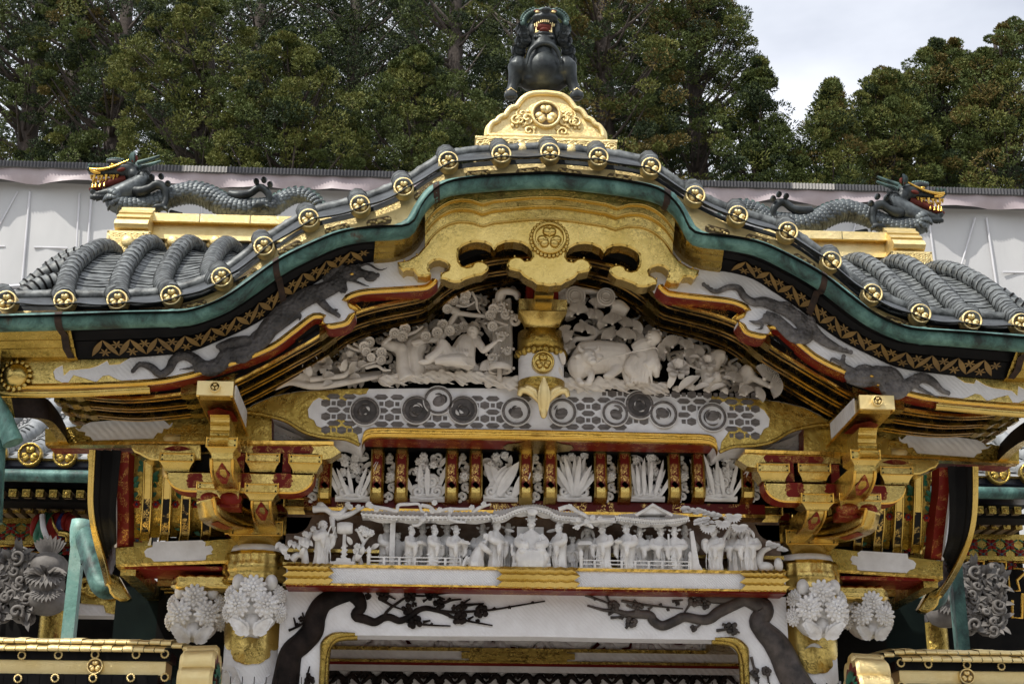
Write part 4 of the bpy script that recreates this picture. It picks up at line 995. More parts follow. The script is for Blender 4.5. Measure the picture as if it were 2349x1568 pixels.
# first projecting arm with its block
def arm_y(mb, x0, x1, Yf, Yb, t, mfront, low):
    xa, xb = B(x0, mfront, Yf).x, B(x1, mfront, Yf).x; zt_, zf, zl = B(x0, t, Yf).z, B(x0, mfront, Yf).z, B(x0, low, (Yf+Yb)/2).z
    pr = [(Yb, zt_), (Yf, zt_), (Yf, zf)]
    for q in np.linspace(.1, 1, 8): pr.append((Yf+(Yb-Yf)*.62*(1-math.cos(q*math.pi/2)), zf+(zl-zf)*math.sin(q*math.pi/2)))
    pr.append((Yb, zl)); prof_arm(mb, xa, xb, pr, 0)
    mb.tube([Vector((xa, y-.004, z)) for y, z in pr[2:-1]], .009, 6, 1); mb.tube([Vector((xb, y-.004, z)) for y, z in pr[2:-1]], .009, 6, 1)
    k = len(pr)//2; xm = (xa+xb)/2; hw = (xb-xa)/2*.72
    ym, zm = pr[6][0]-.006, pr[6][1]-.003; y2, z2 = pr[8][0]-.006, pr[8][1]-.004; y3, z3 = pr[4][0]-.006, pr[4][1]-.003
    q = [Vector((xm-hw, ym, zm)), Vector((xm-hw*.3, y3, z3)), Vector((xm, y3-.004, z3+.02)), Vector((xm+hw*.3, y3, z3)), Vector((xm+hw, ym, zm)), Vector((xm+hw*.3, y2, z2-.004)), Vector((xm-hw*.3, y2, z2-.004))]
    mb.add(q, [tuple(range(7))[::-1]], 2, False)
mb = MB(); arm_y(mb, 1165, 1310, -.62, -.2, 960, 1000, 1190); bset(mb, 'bracket_arm')
mb = MB(); block(mb, 1108, 1368, 880, 960, 1010, -.66, .08, .7); bset(mb, 'bearing_block')
# long upper arm along the facade and the three blocks on it
mb = MB(); boat(mb, 500, 1662, 788, 948, -.58, .12, .12, .12, [(640, 800), (985, 1190), (1310, 1510)]); bset(mb, 'bracket_arm')
for x0, x1, t in ((450, 716, 640), (1125, 1386, 645), (1460, 1716, 655)):
    mb = MB(); block(mb, x0, x1, t, t+72, t+140, -.60, .075, .74); bset(mb, 'bearing_block')
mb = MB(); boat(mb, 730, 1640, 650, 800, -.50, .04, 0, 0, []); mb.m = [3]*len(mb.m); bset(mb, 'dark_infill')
mb = MB()
for x in (1420, 1050): 
    q = B(x, 650, -.545); q2 = B(x+60, 800, -.545); mb.bx(q.x, q2.x, -.548, -.50, q2.z, q.z, 2)
bset(mb, 'red_tie')
# second projecting arm: small block with red cloud, arm, block, curled nosing
mb = MB(); block(mb, 728, 1062, 870, 930, 1000, -.70, .09, .98); bset(mb, 'bearing_block')
mb = MB()
for x in (815, 970):
    c = B(x, 985, -.72); mb.ell((c.x, -.66, c.z), (.062, .06, .034), None, 14, 8, 2)
q = B(893, 1010, -.7); mb.box((q.x, -.6, q.z-.01), (.10, .06, .02), None, 2); bset(mb, 'red_cloud')
mb = MB(); arm_y(mb, 805, 972, -.98, -.6, 640, 690, 905); bset(mb, 'bracket_arm')
mb = MB(); block(mb, 768, 1006, 520, 600, 665, -1.0, .08, .66); bset(mb, 'bearing_block')
mb = MB(); xa, xb = B(797, 400, -1.0).x, B(948, 400, -1.0).x; pr = []
for k in range(17):
    t = k/16; py = 350+225*t; Y = -1.04+.04*math.sin(t*math.pi)+.012*abs(math.sin(t*math.pi*4)); pr.append((Y, B(800, py, -1.03).z))
pr = [(-.8, pr[0][1])]+pr+[(-.8, pr[-1][1])]
prof_arm(mb, xa, xb, pr, 0); bset(mb, 'curled_nosing')
# diagonal corner arm
mb = MB(); rows = []
for t in np.linspace(0, 1, 12):
    c = B(1175-380*t, 1130-10*t, -.22-.5*t); top = B(1175-380*t, 1130-120*math.sin(t*1.5), -.22-.5*t).z; low = B(1175-380*t, 1245-130*t*t, -.22-.5*t).z
    if t > .85: low = top+(low-top)*math.sqrt(max(0, 1-((t-.85)/.15)**2))
    d = Vector((.06, -.05, 0)); rows.append([Vector((c.x, c.y, top))-d, Vector((c.x, c.y, top))+d*.6, Vector((c.x, c.y, low))+d*.6, Vector((c.x, c.y, low-.012))-d])
mb.grid(rows, 0, cv=True, sm=True); mb.add(rows[-1], [(0, 1, 2, 3)])
for j in (1, 2): mb.tube([r_[j] for r_ in rows], .009, 6, 1)
m0 = [r_[2].lerp(r_[3], .3)+Vector((0, -.004, -.003)) for r_ in rows[4:9]]; m1 = [r_[2].lerp(r_[3], .75)+Vector((0, -.004, -.003)) for r_ in rows[4:9]]
mb.grid([m0, m1], 2); bset(mb, 'corner_arm')
# big nose beams over the bracket sets, with white relief cheeks
mb = MB(); Yn = -1.17; xa, xb = B(680, 130, Yn).x, B(945, 130, Yn).x
zt_, zb_ = B(812, 95, Yn).z, B(812, 190, Yn).z
pr = [(-.45, zt_+.05), (Yn, zt_), (Yn, zb_), (Yn+.05, zb_-.012), (-.8, zb_-.02), (-.45, zb_-.02)]
prof_arm(mb, xa, xb, pr, 0)
mb.bx(xa-.006, xb+.006, Yn-.006, Yn+.012, zb_-.004, zt_+.006, 4)
y0, y1 = -.98, -.80; xm = (xa+xb)/2
mb.add([Vector((xa+.02, y0, zb_-.027)), Vector((xm, y0-.06, zb_-.027)), Vector((xb-.02, y0, zb_-.027)), Vector((xb-.01, y1, zb_-.027)), Vector((xa+.01, y1, zb_-.027))], [(4, 3, 2, 1, 0)], 2, False)
for xx, sg in ((xa, -1), (xb, 1)):
    mb.bx(xx, xx+sg*.006, Yn+.1, -.62, zb_-.005, zt_+.02, 3)
    mb.tube([(xx, -.45, zb_-.018), (xx, Yn, zb_-.004)], .008, 6, 1)
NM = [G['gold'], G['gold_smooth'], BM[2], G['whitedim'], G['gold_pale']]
na, nb = both(mb, 'nose_beam', NM, GATE)
for o_, sg in ((na, 1), (nb, -1)):
    cm = MB(); crest(cm, .026, 0, 4, 4); cm = cm.build('crest', NM); cm.location = (sg*xm, Yn-.012, (zt_+zb_)/2+.005); attach(cm, o_)
# eave beam on both sides of the tie beam (white relief field, gilt ends, red soffit)
Ye = -.52
def epoly(pts, Y, f=ZS): return [B(a, b, Y, f) for a, b in pts]
mb = MB(); e = epoly([(288, 258), (1800, 130), (1800, 338), (288, 352)], Ye); mb.prism(e, Ye+.22, 0, 2)
e = [p+Vector((0, -.006, 0)) for p in epoly([(490, 250), (520, 262), (545, 235), (590, 215), (660, 208), (1040, 178), (1075, 172), (1090, 190), (1085, 205), (1120, 235), (1140, 215), (1135, 240), (1105, 258), (1080, 255), (1070, 285), (1040, 282), (1010, 322), (610, 335), (590, 310), (555, 300), (560, 280), (510, 270)], Ye)]
mb.prism(e, Ye+.01, 1)
e = epoly([(288, 345), (1800, 335), (1800, 356), (288, 366)], Ye-.015); mb.prism(e, Ye+.05, 3)
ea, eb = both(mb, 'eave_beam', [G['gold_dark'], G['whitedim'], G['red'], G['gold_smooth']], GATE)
# gilt boat arm and red moulding below it, and white wave panels beside the tie beam
mb = MB(); e = [B(a, b, -.56) for a, b in ((222, 575), (240, 572), (770, 575), (770, 700), (450, 705), (380, 700), (330, 680), (290, 655), (250, 640), (225, 605))]; mb.prism(e, -.40, 0, 0, .008)
e = [B(a, b, -.563) for a, b in ((470, 615), (520, 600), (560, 592), (600, 590), (650, 600), (695, 615), (650, 625), (600, 632), (540, 630))]; mb.prism(e, -.55, 2); bset(mb, 'boat_arm')
mb = MB(); e = [B(a, b, -.40) for a, b in ((1050, 340), (1180, 345), (1290, 380), (1400, 440), (1540, 500), (1680, 540), (1780, 560), (1045, 560))]; mb.prism(e, -.30, 0)
for k in range(26):
    rn = random.Random(k); u = rn.random(); a, b = 1060+640*u, 555-rn.random()*max(5, (185-215*u))
    c = B(a, b, -.405); pts = [c+Vector((.022*t*math.cos(6*t+k), 0, .018*t*math.sin(6*t+k))) for t in np.linspace(.25, 1, 9)]
    mb.tube(pts, [.003, .006, .006, .003], 5, 0)
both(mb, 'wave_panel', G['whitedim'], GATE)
mb = MB(); e = [B(a, b, -.56) for a, b in ((1030, 548), (1812, 556), (1812, 582), (1030, 575))]; mb.prism(e, -.3, 0); both(mb, 'gilt_fillet', G['gold_smooth'], GATE)
mb = MB(); e = [B(a, b, -.54) for a, b in ((1035, 575), (1800, 582), (1800, 655), (1035, 640))]; mb.prism(e, -.42, 1)
e = [B(a, b, -.545) for a, b in ((1190, 590), (1640, 592), (1660, 610), (1640, 650), (1190, 645), (1170, 615))]; mb.prism(e, -.53, 0)
e = [B(a, b, -.548) for a, b in ((1660, 600), (1810, 585), (1870, 640), (1790, 690), (1720, 700), (1700, 660))]; mb.prism(e, -.45, 1); both(mb, 'soffit_board', [BM[2], G['gold']], GATE)
# end bracket board closing the eave
mb = MB(); up = [P(0, 905, -1.05), P(75, 910, -1.0), P(108, 940, -.75), P(128, 975, -.53)]; up = [Vector((p.x-XB, p.y, p.z)) for p in up]
dn = [p+Vector((.02, .05, -.10)) for p in up]; mb.grid([cr(up, 5), cr(dn, 5)], 0); mb.grid([[p+Vector((.05, 0, .0)) for p in cr(up, 5)], [p+Vector((.05, 0, 0)) for p in cr(dn, 5)]], 1)
mb.grid([cr(dn, 5), [p+Vector((.05, 0, 0)) for p in cr(dn, 5)]], 0); both(mb, 'eave_end_board', [G['gold'], G['darkwood']], GATE)
# side gable seen end-on: gilt edge, black eave board, red soffit with scroll
def sstrip(pa, pb, ys, f=ZS):
    n = len(pa); return cr([B(a, b, y, f) for (a, b), y in zip(pa, ys)], 6), cr([B(a, b, y, f) for (a, b), y in zip(pb, ys)], 6)
ys = [-.55, -.5, -.42, -.34, -.2, .0, .35]
ga, gb = sstrip([(580, 395), (577, 590), (582, 760), (606, 900), (648, 1040), (705, 1180), (765, 1310)], [(616, 395), (610, 590), (614, 760), (640, 900), (690, 1040), (745, 1170), (805, 1300)], ys)
mb = MB(); mb.grid([ga, gb], 0); mb.grid([ga, [p+Vector((0, .1, .02)) for p in ga]], 0); mb.tube(gb, .008, 6, 0)
sa, sb = both(mb, 'side_gable', [G['gold']], GATE)
for dy in (-.6,):
    for (zx, zy, y) in ((560, 540, -.5), (566, 765, -.4)):
        c = B(zx, zy, y); m2 = MB(); m2.lathe([(.0, -.05), (.05, -.05), (.055, -.03), (.055, .04), (0, .04)], (c.x, c.y+.03, c.z), 'x', 18, 0); both(m2, 'end_tile', G['gold_pale'], sa, sb)
ba, bb = sstrip([(614, 395), (608, 590), (612, 760), (638, 900), (688, 1040), (743, 1170), (800, 1260)], [(790, 395), (775, 590), (768, 760), (775, 900), (790, 1000), (800, 1060), (830, 1150)], ys)
m2 = MB(); rows = [[a.lerp(b, t)+Vector((0, .02*(j % 2), 0)) for a, b in zip(ba, bb)] for j, t in enumerate((0, .33, .335, .66, .665, 1))]; m2.grid(rows, 0); both(m2, 'eave_board', G['black'], sa, sb)
ra, rb = sstrip([(128, 640), (130, 850), (138, 1000), (150, 1180), (160, 1388)], [(216, 640), (216, 850), (230, 1000), (240, 1200), (250, 1388)], [-.5, -.42, -.34, -.24, -.12], ZB)
m2 = MB(); m2.grid([ra, rb], 0); m2.grid([rb, [p+Vector((.012, .09, .0)) for p in rb]], 1); m2.grid([[p+Vector((-.012, .0, .0)) for p in ra], ra], 2); m2.grid([[p+Vector((-.05, .06, .03)) for p in ra], [p+Vector((-.012, 0, 0)) for p in ra]], 2); both(m2, 'gable_board', [BM[2], G['redplain'], G['white']], sa, sb)
# rafters of the side eave with painted panels between them
oa, ob = sstrip([(240, 630), (250, 900), (262, 1100), (275, 1250), (285, 1340)], [(1110, 630), (1100, 900), (1085, 1100), (1075, 1250), (1070, 1330)], [-.40, -.34, -.26, -.17, -.08], ZB)
m2 = MB(); m2.grid([[p+Vector((0, .05, .03)) for p in oa], [p+Vector((0, .05, .03)) for p in ob]], 0); SR = both(m2, 'side_soffit', G['gold_dark'], GATE)
for xt, xb_ in ((345, 342), (498, 497), (652, 655), (812, 820)):
    q0, q1 = sstrip([(xt, 640), (xt, 900), (xt-2, 1100), (xb_, 1250), (xb_, 1335)], [(xt+62, 640), (xt+62, 900), (xt+63, 1100), (xb_+66, 1250), (xb_+66, 1335)], [-.42, -.36, -.28, -.19, -.10], ZB)
    m2 = MB(); n = len(q0)
    for i in range(n-1):
        t = i/n; m_ = 0 if (t > .72 or t < .36) else 1
        m2.add([q0[i], q1[i], q1[i+1], q0[i+1]], [(0, 1, 2, 3)], m_, False)
    for q in (q0, q1): m2.tube(q, .006, 5, 0); m2.grid([q, [p+Vector((0, .06, .03)) for p in q]], 0)
    both(m2, 'rafter', [G['gold'], scroll('rafter_scroll', (.006, .005, .005), .3, (.7, .48, .16), 45, .07)], SR[0], SR[1])
for xt in (300, 450, 605, 760):         # green foliage painted on gilt between the rafters
    m2 = MB(); rn = random.Random(xt)
    for k in range(14):
        t = k/13; zy = 700+540*t; y = -.40+.30*t**1.2; c = B(xt+rn.uniform(-8, 8), zy, y)+Vector((0, .02, .0))
        m2.leaf(c, (rn.choice((-1, 1))*.7, .2, rn.choice((-.7, .8))), (0, -1, -.3), .05, .012, 0, .1, 4)
    c = B(xt, 1050, -.27)
    for k in range(6): m2.ell(c+Vector((.014*math.cos(k*1.05), -.0, .014*math.sin(k*1.05))), (.009, .006, .009), None, 6, 4, 1)
    m2.ell(c+Vector((0, -.004, 0)), .007, None, 6, 4, 2)
    both(m2, 'painted_foliage', [G['green'], G['redpaint'], G['blue']], SR[0], SR[1])
# white side beam with gilt ends
Yw = -.14
mb = MB(); e = [B(a, b, Yw, ZS) for a, b in ((795, 1052), (1620, 985), (1620, 1140), (795, 1165))]; mb.prism(e, Yw+.24, 0, 0)
e = [p+Vector((0, -.004, 0)) for p in [B(a, b, Yw, ZS) for a, b in ((1045, 1010), (1370, 1000), (1395, 1015), (1390, 1040), (1430, 1035), (1445, 1060), (1430, 1080), (1440, 1090), (1400, 1100), (1395, 1130), (1370, 1135), (1050, 1142), (1030, 1120), (995, 1110), (985, 1075), (1005, 1055), (1040, 1045))]]; mb.prism(e, Yw+.004, 1)
e = [B(a, b, Yw-.012, ZS) for a, b in ((795, 1158), (1620, 1130), (1620, 1150), (795, 1178))]; mb.prism(e, Yw+.1, 2)
pz = B(1100, 1172, Yw, ZS).z; x0, x1 = B(850, 1172, Yw, ZS).x, B(1560, 1172, Yw, ZS).x
mb.bx(x0, x1, Yw+.01, Yw+.3, pz-.015, pz+.004, 3)
for k in range(3): mb.bx(x0+.12, x1, Yw+.33+.12*k, Yw+.39+.12*k, pz-.05, pz+.03, 4)
mb.bx(x0-.02, x0+.06, Yw+.02, Yw+.9, pz-.05, pz+.03, 5); mb.bx(x0+.05, x1, Yw+.8, Yw+.84, pz-.4, pz+.05, 6)
both(mb, 'side_beam', [G['gold_dark'], G['white'], G['gold_smooth'], BM[2], G['gold'], G['gold_dark'], G['blackmatte']], GATE)
mb = MB(); e = [B(a, b, .3, ZS) for a, b in ((745, 1235), (800, 1222), (850, 1240), (930, 1385), (905, 1402), (860, 1405), (815, 1380), (790, 1350), (780, 1310), (760, 1290))]; mb.prism(e, .36, 0, 0, .012); both(mb, 'gable_foot', G['gold'], GATE)

mb = MB(); x0, x1 = B(1030, 900, .1).x, B(1800, 900, .1).x; zb_ = zl1; zt_ = B(1000, 560, -.4).z+.1
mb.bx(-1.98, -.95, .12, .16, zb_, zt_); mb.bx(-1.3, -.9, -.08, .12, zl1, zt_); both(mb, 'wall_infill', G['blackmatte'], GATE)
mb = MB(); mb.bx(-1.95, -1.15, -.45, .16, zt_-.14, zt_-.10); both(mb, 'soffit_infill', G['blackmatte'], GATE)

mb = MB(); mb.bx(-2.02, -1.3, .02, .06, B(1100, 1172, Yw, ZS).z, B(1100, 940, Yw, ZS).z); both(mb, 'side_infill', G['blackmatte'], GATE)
# ---------------------------------------------------------------- carvings
def fuse(o, vox, smooth=0):             # weld overlapping forms into one continuous carved surface
    m = o.modifiers.new('r', 'REMESH'); m.mode = 'VOXEL'; m.voxel_size = vox; m.use_smooth_shade = True
    if smooth: s = o.modifiers.new('s', 'SMOOTH'); s.iterations = smooth; s.factor = .5
    dg = bpy.context.evaluated_depsgraph_get(); me = bpy.data.meshes.new_from_object(o.evaluated_get(dg)); o.modifiers.clear()
    mats = list(o.data.materials); o.data = me; me.materials.clear()
    for x in mats[:1]: me.materials.append(x)
    me.polygons.foreach_set('use_smooth', np.ones(len(me.polygons), dtype=bool)); me.update(); return o
ztopL = zl1+.004
def figure(px, top, base, Y, yaw, f, pose, hat, label, name='carved_figure', w=1.0):
    a = P(*f(px, base), Y); b = P(*f(px, top), Y); H = (b.z-a.z)*1.0; z0 = ztopL; H = b.z-z0
    cxx = a.x; rt = Matrix.Rotation(yaw, 3, 'Z'); org = Vector((cxx, Y, z0))
    T = lambda x, y, z: org+rt @ Vector((x*H*w, y*H, z*H))
    mb = MB(); rn = random.Random(int(px)); seat = pose in ('sit', 'kneel')
    ph = rn.random()*6
    def loft(prof, n=22, fold=.0):
        rows = []
        for z, rx, ry, ox, oy in prof:
            k = max(0, 1-z/.5)*fold
            rows.append([T(ox+rx*math.cos(g_)*(1+k*math.sin(7*g_+ph)), oy+ry*math.sin(g_)*(1+k*math.sin(7*g_+ph)), z) for g_ in [2*math.pi*i/n for i in range(n)]])
        mb.grid(rows, 0, cv=True); mb.add(rows[0], [tuple(range(n))[::-1]]); mb.add(rows[-1], [tuple(range(n))])
    hx, hy, hz = 0, -.02, .80
    if pose == 'sit':
        loft([(0, .30, .20, 0, -.05), (.12, .31, .23, 0, -.06), (.30, .30, .22, 0, -.05), (.36, .22, .16, 0, 0), (.5, .19, .13, 0, 0), (.64, .18, .11, 0, 0), (.70, .12, .08, 0, 0), (.74, .05, .05, 0, -.01)], fold=.06); hz = .80
        for s in (-1, 1): mb.tube(cr([T(s*.18, 0, .65), T(s*.26, -.05, .50), T(s*.16, -.18, .42), T(s*.06, -.2, .42)], 4), [.06*H, .085*H, .09*H, .06*H], 8, 0); mb.ell(T(s*.17, -.18, .30), (.10*H, .09*H, .07*H), None, 8, 6); mb.tube(cr([T(s*.2, -.15, .35), T(s*.26, -.14, .2), T(s*.25, -.12, .08)], 4), [.06*H, .07*H, .02*H], 8)
    elif pose == 'kneel':
        loft([(0, .36, .22, .0, .02), (.1, .38, .22, 0, .02), (.25, .30, .20, 0, .02), (.42, .23, .17, .0, -.02), (.58, .2, .14, 0, -.1), (.70, .14, .1, 0, -.17), (.76, .06, .06, 0, -.21)], fold=.08); hx, hy, hz = 0, -.27, .82
        for s in (-1, 1): mb.tube(cr([T(s*.17, -.12, .66), T(s*.2, -.28, .5), T(s*.08, -.38, .42)], 4), [.07*H, .09*H, .07*H], 8)
        for k in range(5): mb.tube(cr([T(-.3+.15*k, .22, .3), T(-.34+.17*k, .3, .12), T(-.38+.19*k, .32, .0)], 4), [.03*H, .05*H, .04*H], 6)
    else:
        loft([(0, .155, .135, 0, 0), (.03, .165, .145, 0, 0), (.2, .145, .125, 0, 0), (.38, .15, .13, 0, 0), (.52, .165, .14, 0, -.01), (.62, .175, .125, 0, -.01), (.70, .155, .10, 0, 0), (.745, .09, .07, 0, 0), (.78, .05, .05, 0, -.01)], fold=.10)
        mb.grid([[T((.178+.01*math.sin(9*g_))*math.cos(g_), (.155)*math.sin(g_), z) for g_ in [2*math.pi*i/20 for i in range(20)]] for z in (.28, .31)], 0, cv=True)
        fw = -.24 if pose in ('tray', 'bowl', 'box') else -.20
        up = {'raise': .66, 'drum': .62}.get(pose, .50)
        for s in (-1, 1):
            u = up if (s < 0 or pose != 'raise') else .5
            mb.tube(cr([T(s*.16, 0, .70), T(s*.22, -.05, .55), T(s*.14, fw*.8, u), T(s*.05, fw, u+.01)], 4), [.055*H, .075*H, .075*H, .045*H], 9)
            mb.tube(cr([T(s*.12, fw*.85, u-.02), T(s*.13, fw*.85, u-.16), T(s*.10, fw*.75, u-.26)], 4), [.06*H, .055*H, .02*H], 8)  # hanging sleeve
            mb.tube([T(s*.07, fw*.95, u+.01), T(s*.02, fw*1.08, u+.02)], [.03*H, .02*H], 6)
        for k in range(4): mb.tube(cr([T(-.1+.06*k, -.14, .45), T(-.12+.07*k, -.155, .25), T(-.13+.085*k, -.14, .05)], 4), [.008*H, .016*H, .012*H], 6)
    mb.tube([T(hx, hy+.02, hz-.1), T(hx, hy, hz)], .045*H, 8)
    hr = .085*H; mb.ell(T(hx, hy, hz+.055), (hr*.82, hr*.92, hr*1.12), rt, 12, 9)
    mb.ell(T(hx, hy-.085, hz+.045), (hr*.2, hr*.34, hr*.28), rt, 6, 5)            # nose
    mb.ell(T(hx, hy-.065, hz+.095), (hr*.66, hr*.34, hr*.15), rt, 8, 5)             # brow
    mb.ell(T(hx, hy-.06, hz-.005), (hr*.45, hr*.28, hr*.25), rt, 8, 5)              # chin
    for s in (-1, 1): mb.ell(T(hx+s*.072, hy, hz+.05), (hr*.16, hr*.2, hr*.3), rt, 6, 5); mb.ell(T(hx+s*.04, hy-.062, hz+.03), (hr*.3, hr*.2, hr*.26), rt, 6, 5)
    if pose == 'beard': mb.tube([T(hx, hy-.08, hz+.0), T(hx, hy-.13, hz-.12), T(hx, hy-.12, hz-.24)], [.03*H, .045*H, .012*H], 7)
    o = mb.build(name, [G['figure']]); fuse(o, .0034 if H > .14 else .003)
    hb = MB(); hz2 = hz+.12
    if hat == 'cap':
        hb.lathe([(hr*.95, 0), (hr*.95, hr*.35), (hr*.7, hr*.6), (hr*.62, hr*1.15), (hr*.35, hr*1.4), (0, hr*1.45)], T(hx, hy+.01, hz2-.02), 'z', 14)
        for s in (-1, 1): hb.leaf(T(hx+s*.07, hy+.02, hz2-.01), rt @ Vector((s, .1, .55)), rt @ Vector((0, -1, 0)), hr*1.0, hr*.3, 0, .1, 4)
    elif hat == 'crown':
        hb.lathe([(hr*.9, 0), (hr*1.0, hr*.4), (hr*.8, hr*.5), (hr*.85, hr*.9), (hr*.4, hr*1.1), (0, hr*1.1)], T(hx, hy, hz2-.02), 'z', 14)
        for k in range(5): hb.leaf(T(hx+(k-2)*.028, hy-.02, hz2+.06), (.2*(k-2)*.3, 0, 1), (0, -1, 0), hr*.8, hr*.25, 0, .1, 4)
        hb.bx(T(hx, hy, hz2).x-hr*1.3, T(hx, hy, hz2).x+hr*1.3, T(hx, hy, hz2).y-.004, T(hx, hy, hz2).y+.004, T(0, 0, hz2+.025).z, T(0, 0, hz2+.05).z)
    elif hat == 'cloth':
        hb.ell(T(hx, hy+.025, hz2-.02), (hr*.98, hr*1.1, hr*.75), rt, 12, 7); hb.leaf(T(hx, hy+.09, hz2-.02), rt @ Vector((0, 1, -.3)), (0, 0, 1), hr*1.2, hr*.5)
        hb.tube([T(hx-.05, hy+.05, hz2-.03), T(hx-.06, hy+.07, hz2-.13)], [.035*H, .03*H], 7)
    elif hat == 'bun':
        for s in (-1, 1): hb.ell(T(hx+s*.06, hy, hz2), hr*.42, None, 8, 6)
        hb.ell(T(hx, hy+.02, hz2-.02), (hr*.9, hr*.95, hr*.5), None, 10, 6)
    elif hat == 'hood':
        hb.ell(T(hx, hy+.03, hz2-.05), (hr*1.1, hr*1.05, hr*1.2), rt, 12, 8); hb.ell(T(hx, hy+.03, hz2+.06), hr*.35, None, 8, 6)
        for s in (-1, 1): hb.leaf(T(hx+s*.085, hy, hz2-.03), (s*.25, 0, -1), (0, -1, 0), hr*2.4, hr*.4)
    ho = hb.build('hat', [G['figure']], None)
    ho.parent = o
    if pose in ('tray', 'box', 'bowl', 'drum', 'scepter'):
        kb = MB(); c = T(0, -.30, .54)
        if pose == 'bowl': kb.lathe([(0, -.03*H), (.06*H, -.02*H), (.12*H, .03*H), (.11*H, .035*H), (0, .02*H)], c, 'z', 14); [kb.ell(c+Vector((.04*H*math.cos(k), .04*H*math.sin(k), .035*H)), .035*H, None, 6, 5) for k in range(5)]
        elif pose == 'drum':
            for s in (-1, 1): kb.tube([T(s*.07, -.22, .62), T(s*.06, -.3, .80)], .016*H, 6)
        elif pose == 'scepter': kb.box(T(.08, -.24, .62), (.02*H, .012*H, .17*H))
        else: kb.box(c, (.15*H, .09*H, .025*H), rt); kb.box(c+Vector((0, 0, .035*H)), (.12*H, .07*H, .02*H), rt)
        kb = kb.build({'tray': 'tray', 'box': 'document_box', 'bowl': 'fruit_bowl', 'drum': 'drumstick', 'scepter': 'scepter'}[pose], [G['figure']]); tag(kb, {'tray': 'white carved tray', 'box': 'white carved box', 'bowl': 'white carved fruit bowl', 'drum': 'pair of drumsticks', 'scepter': 'white upright tablet'}[pose]+' held by the '+label.replace('white carved ', '').split(',')[0].replace(' facing left with laden hands', ' facing left'), {'tray': 'tray', 'box': 'box', 'bowl': 'bowl', 'drum': 'drumsticks', 'scepter': 'tablet'}[pose])
    return tag(o, label, 'carved figure', 'white carved figures above the lintel')
yA, yC = -.315, -.215
rt_, lf_, fr_ = R(62), R(-62), 0
FIG = [(480, 450, 930, yA, R(50), ZF, 'drum', 'cloth', 'white carved drummer beside the big drum at far left', 1.1),
 (1150, 487, 930, yC, R(50), ZF, 'stand', 'cap', 'slim white figure half behind the left pavilion pillar', .9),
 (1268, 575, 930, yC, R(150), ZF, 'stand', 'bun', 'stooped figure with back turned right of the pillar', .95),
 (1410, 530, 930, yA, rt_, ZF, 'tray', 'cap', 'stooping official nearest the pillar, facing right', 1.05),
 (1535, 508, 930, yC, fr_, ZF, 'stand', 'cap', 'shaded figure peering between two officials at left', 1),
 (1650, 522, 930, yA, rt_, ZF, 'stand', 'cap', 'official with folded sleeves facing right, left side', 1.1),
 (1790, 503, 930, yC, fr_, ZF, 'stand', 'cap', 'smiling shaded figure behind the tray bearing official', 1),
 (1880, 528, 930, yA, R(35), ZF, 'tray', 'cap', 'official left of the kneeling man, facing half right', 1.05),
 (2040, 690, 930, yC, fr_, ZF, 'stand', 'bun', 'small child behind the kneeling man', 1),
 (2165, 515, 930, yC, fr_, ZF, 'stand', 'cap', 'shaded figure behind the kneeling man', 1),
 (2110, 600, 945, yA-.012, R(75), ZF, 'kneel', 'cloth', 'kneeling man bowing low towards the throne', .95),
 (2300, 452, 940, yA+.02, R(55), ZF, 'stand', 'cap', 'tall official standing just left of the throne', 1.0),
 (62, 380, 700, yC, fr_, ZG, 'stand', 'cap', 'shaded attendant directly left behind the throne', 1),
 (245, 325, 690, yA, fr_, ZG, 'sit', 'crown', 'crowned ruler seated on the throne in the middle', 1.0),
 (470, 362, 700, yA, lf_, ZG, 'stand', 'cap', 'official standing just right of the throne facing left', 1.05),
 (568, 465, 700, yC, fr_, ZG, 'stand', 'bun', 'small child right of the throne', 1),
 (690, 390, 700, yC, R(-15), ZG, 'box', 'hood', 'shaded hooded man behind the right railing post', 1),
 (812, 375, 705, yA, R(-50), ZG, 'stand', 'cap', 'bowing official behind the right railing with folded sleeves', 1.15),
 (1000, 372, 705, yA, R(-45), ZG, 'bowl', 'cap', 'official behind the railing facing left with laden hands', 1.1),
 (1100, 408, 700, yA+.05, R(-20), ZG, 'stand', 'cap', 'frowning man right behind the bowl carrier', 1),
 (1172, 452, 700, yC, fr_, ZG, 'stand', 'bun', 'shaded child with two hair buns behind the railing', 1),
 (1262, 398, 712, yA+.03, R(15), ZG, 'scepter', 'cap', 'winged cap official holding an upright tablet', 1.05),
 (1375, 405, 716, yA, R(-20), ZG, 'stand', 'cap', 'official in last place before the end of the railing', 1.05),
 (1455, 398, 716, yC, fr_, ZG, 'stand', 'cap', 'shaded figure beside the tall end slab', 1),
 (1690, 400, 742, yA, R(-50), ZG, 'raise', 'cloth', 'robed man outside the railing raising one hand', 1.1),
 (1842, 398, 742, yA+.06, R(-5), ZG, 'stand', 'hood', 'smiling woman in a long hood under the palm', 1),
 (1950, 392, 745, yA, R(-20), ZG, 'beard', 'hood', 'long bearded man in a pointed hood at far right', 1.05)]
for (a, b, c, Y, yw, f, po, ht, lb, w) in FIG: figure(a, b, c, Y, yw, f, po, ht, lb, 'carved_figure', w)
